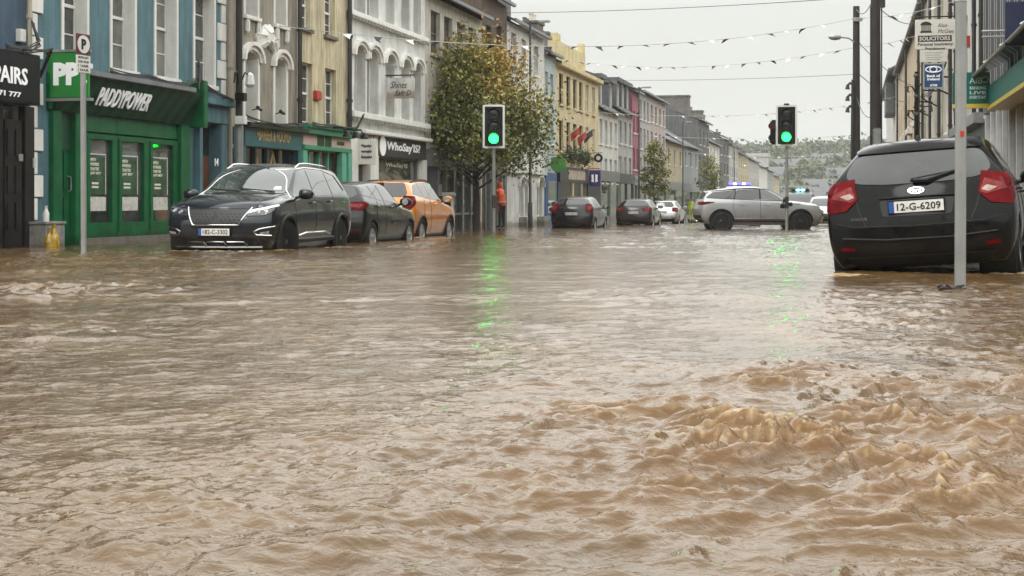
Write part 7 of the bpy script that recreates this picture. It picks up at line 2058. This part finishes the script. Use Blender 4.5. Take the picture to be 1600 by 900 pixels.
# ---------------------------------------------------------------- people
m_skin = M("skin", (.42, .26, .20), .6); m_hair = M("hair_dark", (.03, .022, .018), .8)
def person(label, base, heading, H, jacket, trousers, pose="stand", hood=None, bag=False):
    s = H / 1.75
    t = thing("person", label, "person", base, (0, 0, heading), "people on the street")
    V, E, Rr = [], [], []
    def v(p, r, par=None):
        V.append(Vector(p) * s); Rr.append(r * s)
        if par is not None: E.append((par, len(V) - 1))
        return len(V) - 1
    lean = .10 if pose == "lean" else 0.0
    pel = v((0, 0, .95), .135); sp = v((0, lean * .4, 1.12), .140, pel); ch = v((0, lean, 1.34), .150, sp); nk = v((0, lean * 1.1, 1.50), .060, ch); hd = v((0, lean * 1.3 + .015, 1.60), .088, nk); ht = v((0, lean * 1.3 + .01, 1.70), .082, hd)
    for sg in (-1, 1):
        hp = v((sg * .095, 0, .90), .105, pel); kn = v((sg * .11, .03 if sg > 0 else -.01, .50), .068, hp); an_ = v((sg * .12, .0, .09), .045, kn); to = v((sg * .13, .15, .035), .040, an_)
        sh = v((sg * .19, lean, 1.42), .062, ch)
        if pose == "stand": el = v((sg * .26, lean - .03, 1.14), .048, sh); wr = v((sg * .25, lean + .06, .92), .036, el)
        else: el = v((sg * .25, lean + .08, 1.15), .050, sh); wr = v((sg * .12, lean + .28, 1.18), .038, el)
        pa = v((V[wr].x / s, V[wr].y / s + .03, V[wr].z / s - (.07 if pose == "stand" else 0)), .040, wr)
        for k in range(4): v((V[pa].x / s - sg * .02 + sg * k * .014, V[pa].y / s + .03 + .01 * (k % 2), V[pa].z / s - (.075 - .008 * abs(k - 1.5) if pose == "stand" else -.01)), .010, pa)
        v((V[wr].x / s - sg * .035, V[wr].y / s + .05, V[wr].z / s - .06), .011, wr)
    me = bpy.data.meshes.new("figure"); me.from_pydata(V, E, []); me.update()
    o = bpy.data.objects.new("figure", me); COL.objects.link(o)
    o.modifiers.new("skin", 'SKIN'); o.modifiers.new("ss", 'SUBSURF').levels = 2
    for i, r_ in enumerate(Rr): me.skin_vertices[0].data[i].radius = (r_, r_ * (.78 if i in (pel, sp, ch) else 1))
    me.skin_vertices[0].data[pel].use_root = True
    dg = bpy.context.evaluated_depsgraph_get(); m2 = bpy.data.meshes.new_from_object(o.evaluated_get(dg)); bpy.data.objects.remove(o)
    m2.materials.clear()
    for m in (trousers, jacket, m_skin, m_black): m2.materials.append(m)
    for p in m2.polygons:
        c = p.center / s
        p.use_smooth = True
        armz = abs(c.x) > .175
        if c.z > 1.52: k = 2
        elif c.z < .11: k = 3
        elif c.z > .93 or armz: k = 1
        else: k = 0
        if pose == "stand" and armz and c.z < .92: k = 2
        if pose != "stand" and c.y > lean + .25 and c.z > 1.05: k = 2
        p.material_index = k
    m2.name = "figure"; mesh_obj("figure", m2, t)
    mb = MB()                                                    # jacket skirt
    mb.lathe([(.175, -.02), (.19, .10), (.175, .3), (.16, .42)], (0, lean * .3, .86), n=14)
    mb.v = [tuple(Vector((x, y * .78, z)) * s) for x, y, z in mb.v]; mb.build("jacket", jacket, t, smooth=True)
    mb = MB(); c_ = Vector((0, lean * 1.3 - .012, 1.655))
    mb.lathe([(0, .115), (.07, .095), (.108, .03), (.105, -.05), (.08, -.12)], c_, n=14)
    mb.v = [tuple(Vector(q) * s) for q in mb.v if True]
    # open the front for the face
    keep = [f for f in mb.f if not (sum(mb.v[i][1] for i in f) / len(f) > (c_.y + .045) * s and sum(mb.v[i][2] for i in f) / len(f) < (c_.z + .06) * s)]
    mb.f = keep; mb.m = [0] * len(keep); mb.build("hood" if hood else "hair", hood or m_hair, t, smooth=True)
    for sg in (-1, 1):
        mb = MB(); mb.lathe([(0, .012), (.012, .004), (.012, -.004), (0, -.012)], Vector((sg * .034, lean * 1.3 + .093, 1.655)) * s, n=8); mb.build("eye", m_inkb, t)
    mb = MB(); mb.tube([Vector((0, lean * 1.3 + .09, 1.66)) * s, Vector((0, lean * 1.3 + .112, 1.615)) * s], [.010, .016], 6); mb.build("nose", m_skin, t)
    return t
m_hv = M("hivis_orange", (.75, .11, .03), .6, var=.15, scale=6, emit=None); m_hy = M("hivis_yellow", (.50, .62, .02), .6, var=.1); m_trk = M("trousers_black", (.012, .012, .014), .8); m_coat = M("coat_dark", (.02, .022, .03), .8)
m_band = M("reflective_band", (.62, .62, .60), .3)
p = onground(784, -12.9); p.z += .02
t = person("person in an orange hi-vis hooded jacket and black trousers behind the left traffic light", p, R(60), 1.76, m_hv, m_trk, "lean", hood=m_hv)
mb = MB(); mb.lathe([(.186, 0), (.188, .05)], (0, .02, .97), n=14); mb.build("reflective_band", m_band, t)
p = at(1080, 342, 118.0); p.z = wat(p.x, p.y) - .02
t = person("person in full yellow hi-vis rainwear beside the tail of the silver SUV", p, R(150), 1.78, m_hy, m_hy, "stand", hood=m_coat)
p = at(1056, 345, 112.0); p.z = wat(p.x, p.y) - .02
person("person in a dark coat behind the silver parked car", p, R(180), 1.78, m_coat, m_trk, "stand")

# ---------------------------------------------------------------- far hill, its woods and houses
def hill_h(X, Z):
    return 21.5 * sstep(330, 560, Z) * (0.86 + .14 * sstep(-60, 40, X)) + 9 * sstep(600, 900, Z) * 0 + 2.5 * pnoise(X / 60, Z / 70, 51) * sstep(340, 430, Z) + 1.0 * pnoise(X / 18, Z / 22, 52) * sstep(340, 430, Z)
hx = np.linspace(-260, 420, 100); hz = np.linspace(325, 900, 60)
HX, HZ = np.meshgrid(hx, hz, indexing='ij')
HH = hill_h(HX, HZ) - SLOPE * 325 - .55 - SLOPE * (HZ - 325) * .2
co = np.stack([HX * CP - HZ * SP, HX * SP + HZ * CP, HH], -1).reshape(-1, 3)
idx = np.arange(HX.size).reshape(HX.shape)
f = np.stack([idx[:-1, :-1], idx[1:, :-1], idx[1:, 1:], idx[:-1, 1:]], -1).reshape(-1, 4)
me = bpy.data.meshes.new("hill"); me.from_pydata(co.tolist(), [], f.tolist()); me.update(); me.materials.append(m_grassland)
tag(mesh_obj("hill", me), kind='structure')
rng = np.random.RandomState(9)
C, T = [], []
def hz_at(X, Z): return float(hill_h(np.array([X]), np.array([Z]))[0]) - SLOPE * 325 - .55 - SLOPE * (Z - 325) * .2
for k in range(620):
    Z = rng.uniform(335, 600); X = Z * (rng.uniform(1130, 1420) - 800) / F
    g = hz_at(X, Z); h = rng.uniform(2.5, 6.5); r_ = h * .42
    m = 46
    q = rng.normal(size=(m, 3)) * np.array([r_, r_, h * .30]) * .6 + np.array([0, 0, g + h * .55])
    C.append(np.stack([(X + q[:, 0]) * CP - (Z + q[:, 1]) * SP, (X + q[:, 0]) * SP + (Z + q[:, 1]) * CP, q[:, 2]], 1))
    T.append(np.clip(rng.normal(size=m) * .12 + rng.uniform(.1, .75), 0, 1))
tag(leaves("woods", np.concatenate(C), 1.5, np.concatenate(T), m_leafg, None, rng), kind='stuff')
hl = random.Random(12)
hm = [m_w2, m_lg, m_beige, m_greyb]
hp = [(1197, 268, 380), (1206, 256, 420), (1222, 262, 440), (1240, 270, 380), (1252, 252, 470), (1262, 276, 360), (1268, 258, 450), (1283, 268, 400), (1294, 254, 480), (1300, 276, 370), (1312, 264, 420), (1322, 270, 380), (1186, 248, 470), (1214, 280, 350), (1232, 282, 345), (1276, 284, 345)]
for k, (px, py, Z) in enumerate(hp):
    X = (px - 800) / F * Z; g = hz_at(X, Z)
    q = RT * X + FW * Z
    t = thing("hillside_house", "small pale house among the trees on the misty hillside, far beyond the street", "house", (q.x, q.y, g - .5), (0, 0, PHI + hl.uniform(-.5, .5)), "houses on the far hillside")
    w, d, h = hl.uniform(3.5, 5), 3.5, hl.uniform(2.6, 3.6)
    mb = MB(); mb.box(-w, w, -d, d, 0, h + .5); mb.build("wall", hm[k % 4] if k % 4 else m_w2, t)
    mb = MB(); mb.prism([(-w - .3, -d - .4, h + .5), (-w - .3, d + .4, h + .5), (-w - .3, 0, h + 2.8)], (2 * w + .6, 0, 0)); mb.build("roof", m_slate, t)
    for sx in (-.5, .5):
        mb = MB(); mb.box(sx * w - .5, sx * w + .5, -d - .03, -d, 1.6, 2.8); mb.build("window", m_p0, t)
# blocky tower among the far roofs
q = at(1185, 300, 300); g = wat(q.x, q.y)
t = thing("church_tower", "pale square tower above the far roofs at the end of the street", "tower", (q.x, q.y, g - 1))
mb = MB(); mb.box(-2, 2, -2, 2, 0, 13.0); mb.build("wall", m_lg, t)
mb = MB(); mb.box(-2.25, 2.25, -2.25, 2.25, 13.0, 13.7); mb.build("parapet", m_lg, t)

# ---------------------------------------------------------------- mist
HAZE = 0.00038
mb = MB(); mb.box(-420, 640, -60, 940, -14, 45)
hz_ = mb.build("haze", M("haze_surface", (1, 1, 1))); hz_.data.materials.clear()
m = bpy.data.materials.new("mist"); m.use_nodes = True; m.node_tree.nodes.clear()
o_ = m.node_tree.nodes.new("ShaderNodeOutputMaterial"); v_ = m.node_tree.nodes.new("ShaderNodeVolumePrincipled")
v_.inputs['Color'].default_value = (.93, .95, .93, 1); v_.inputs['Density'].default_value = HAZE; v_.inputs['Anisotropy'].default_value = 0.2
m.node_tree.links.new(v_.outputs[0], o_.inputs['Volume'])
hz_.data.materials.append(m); tag(hz_, kind='stuff')
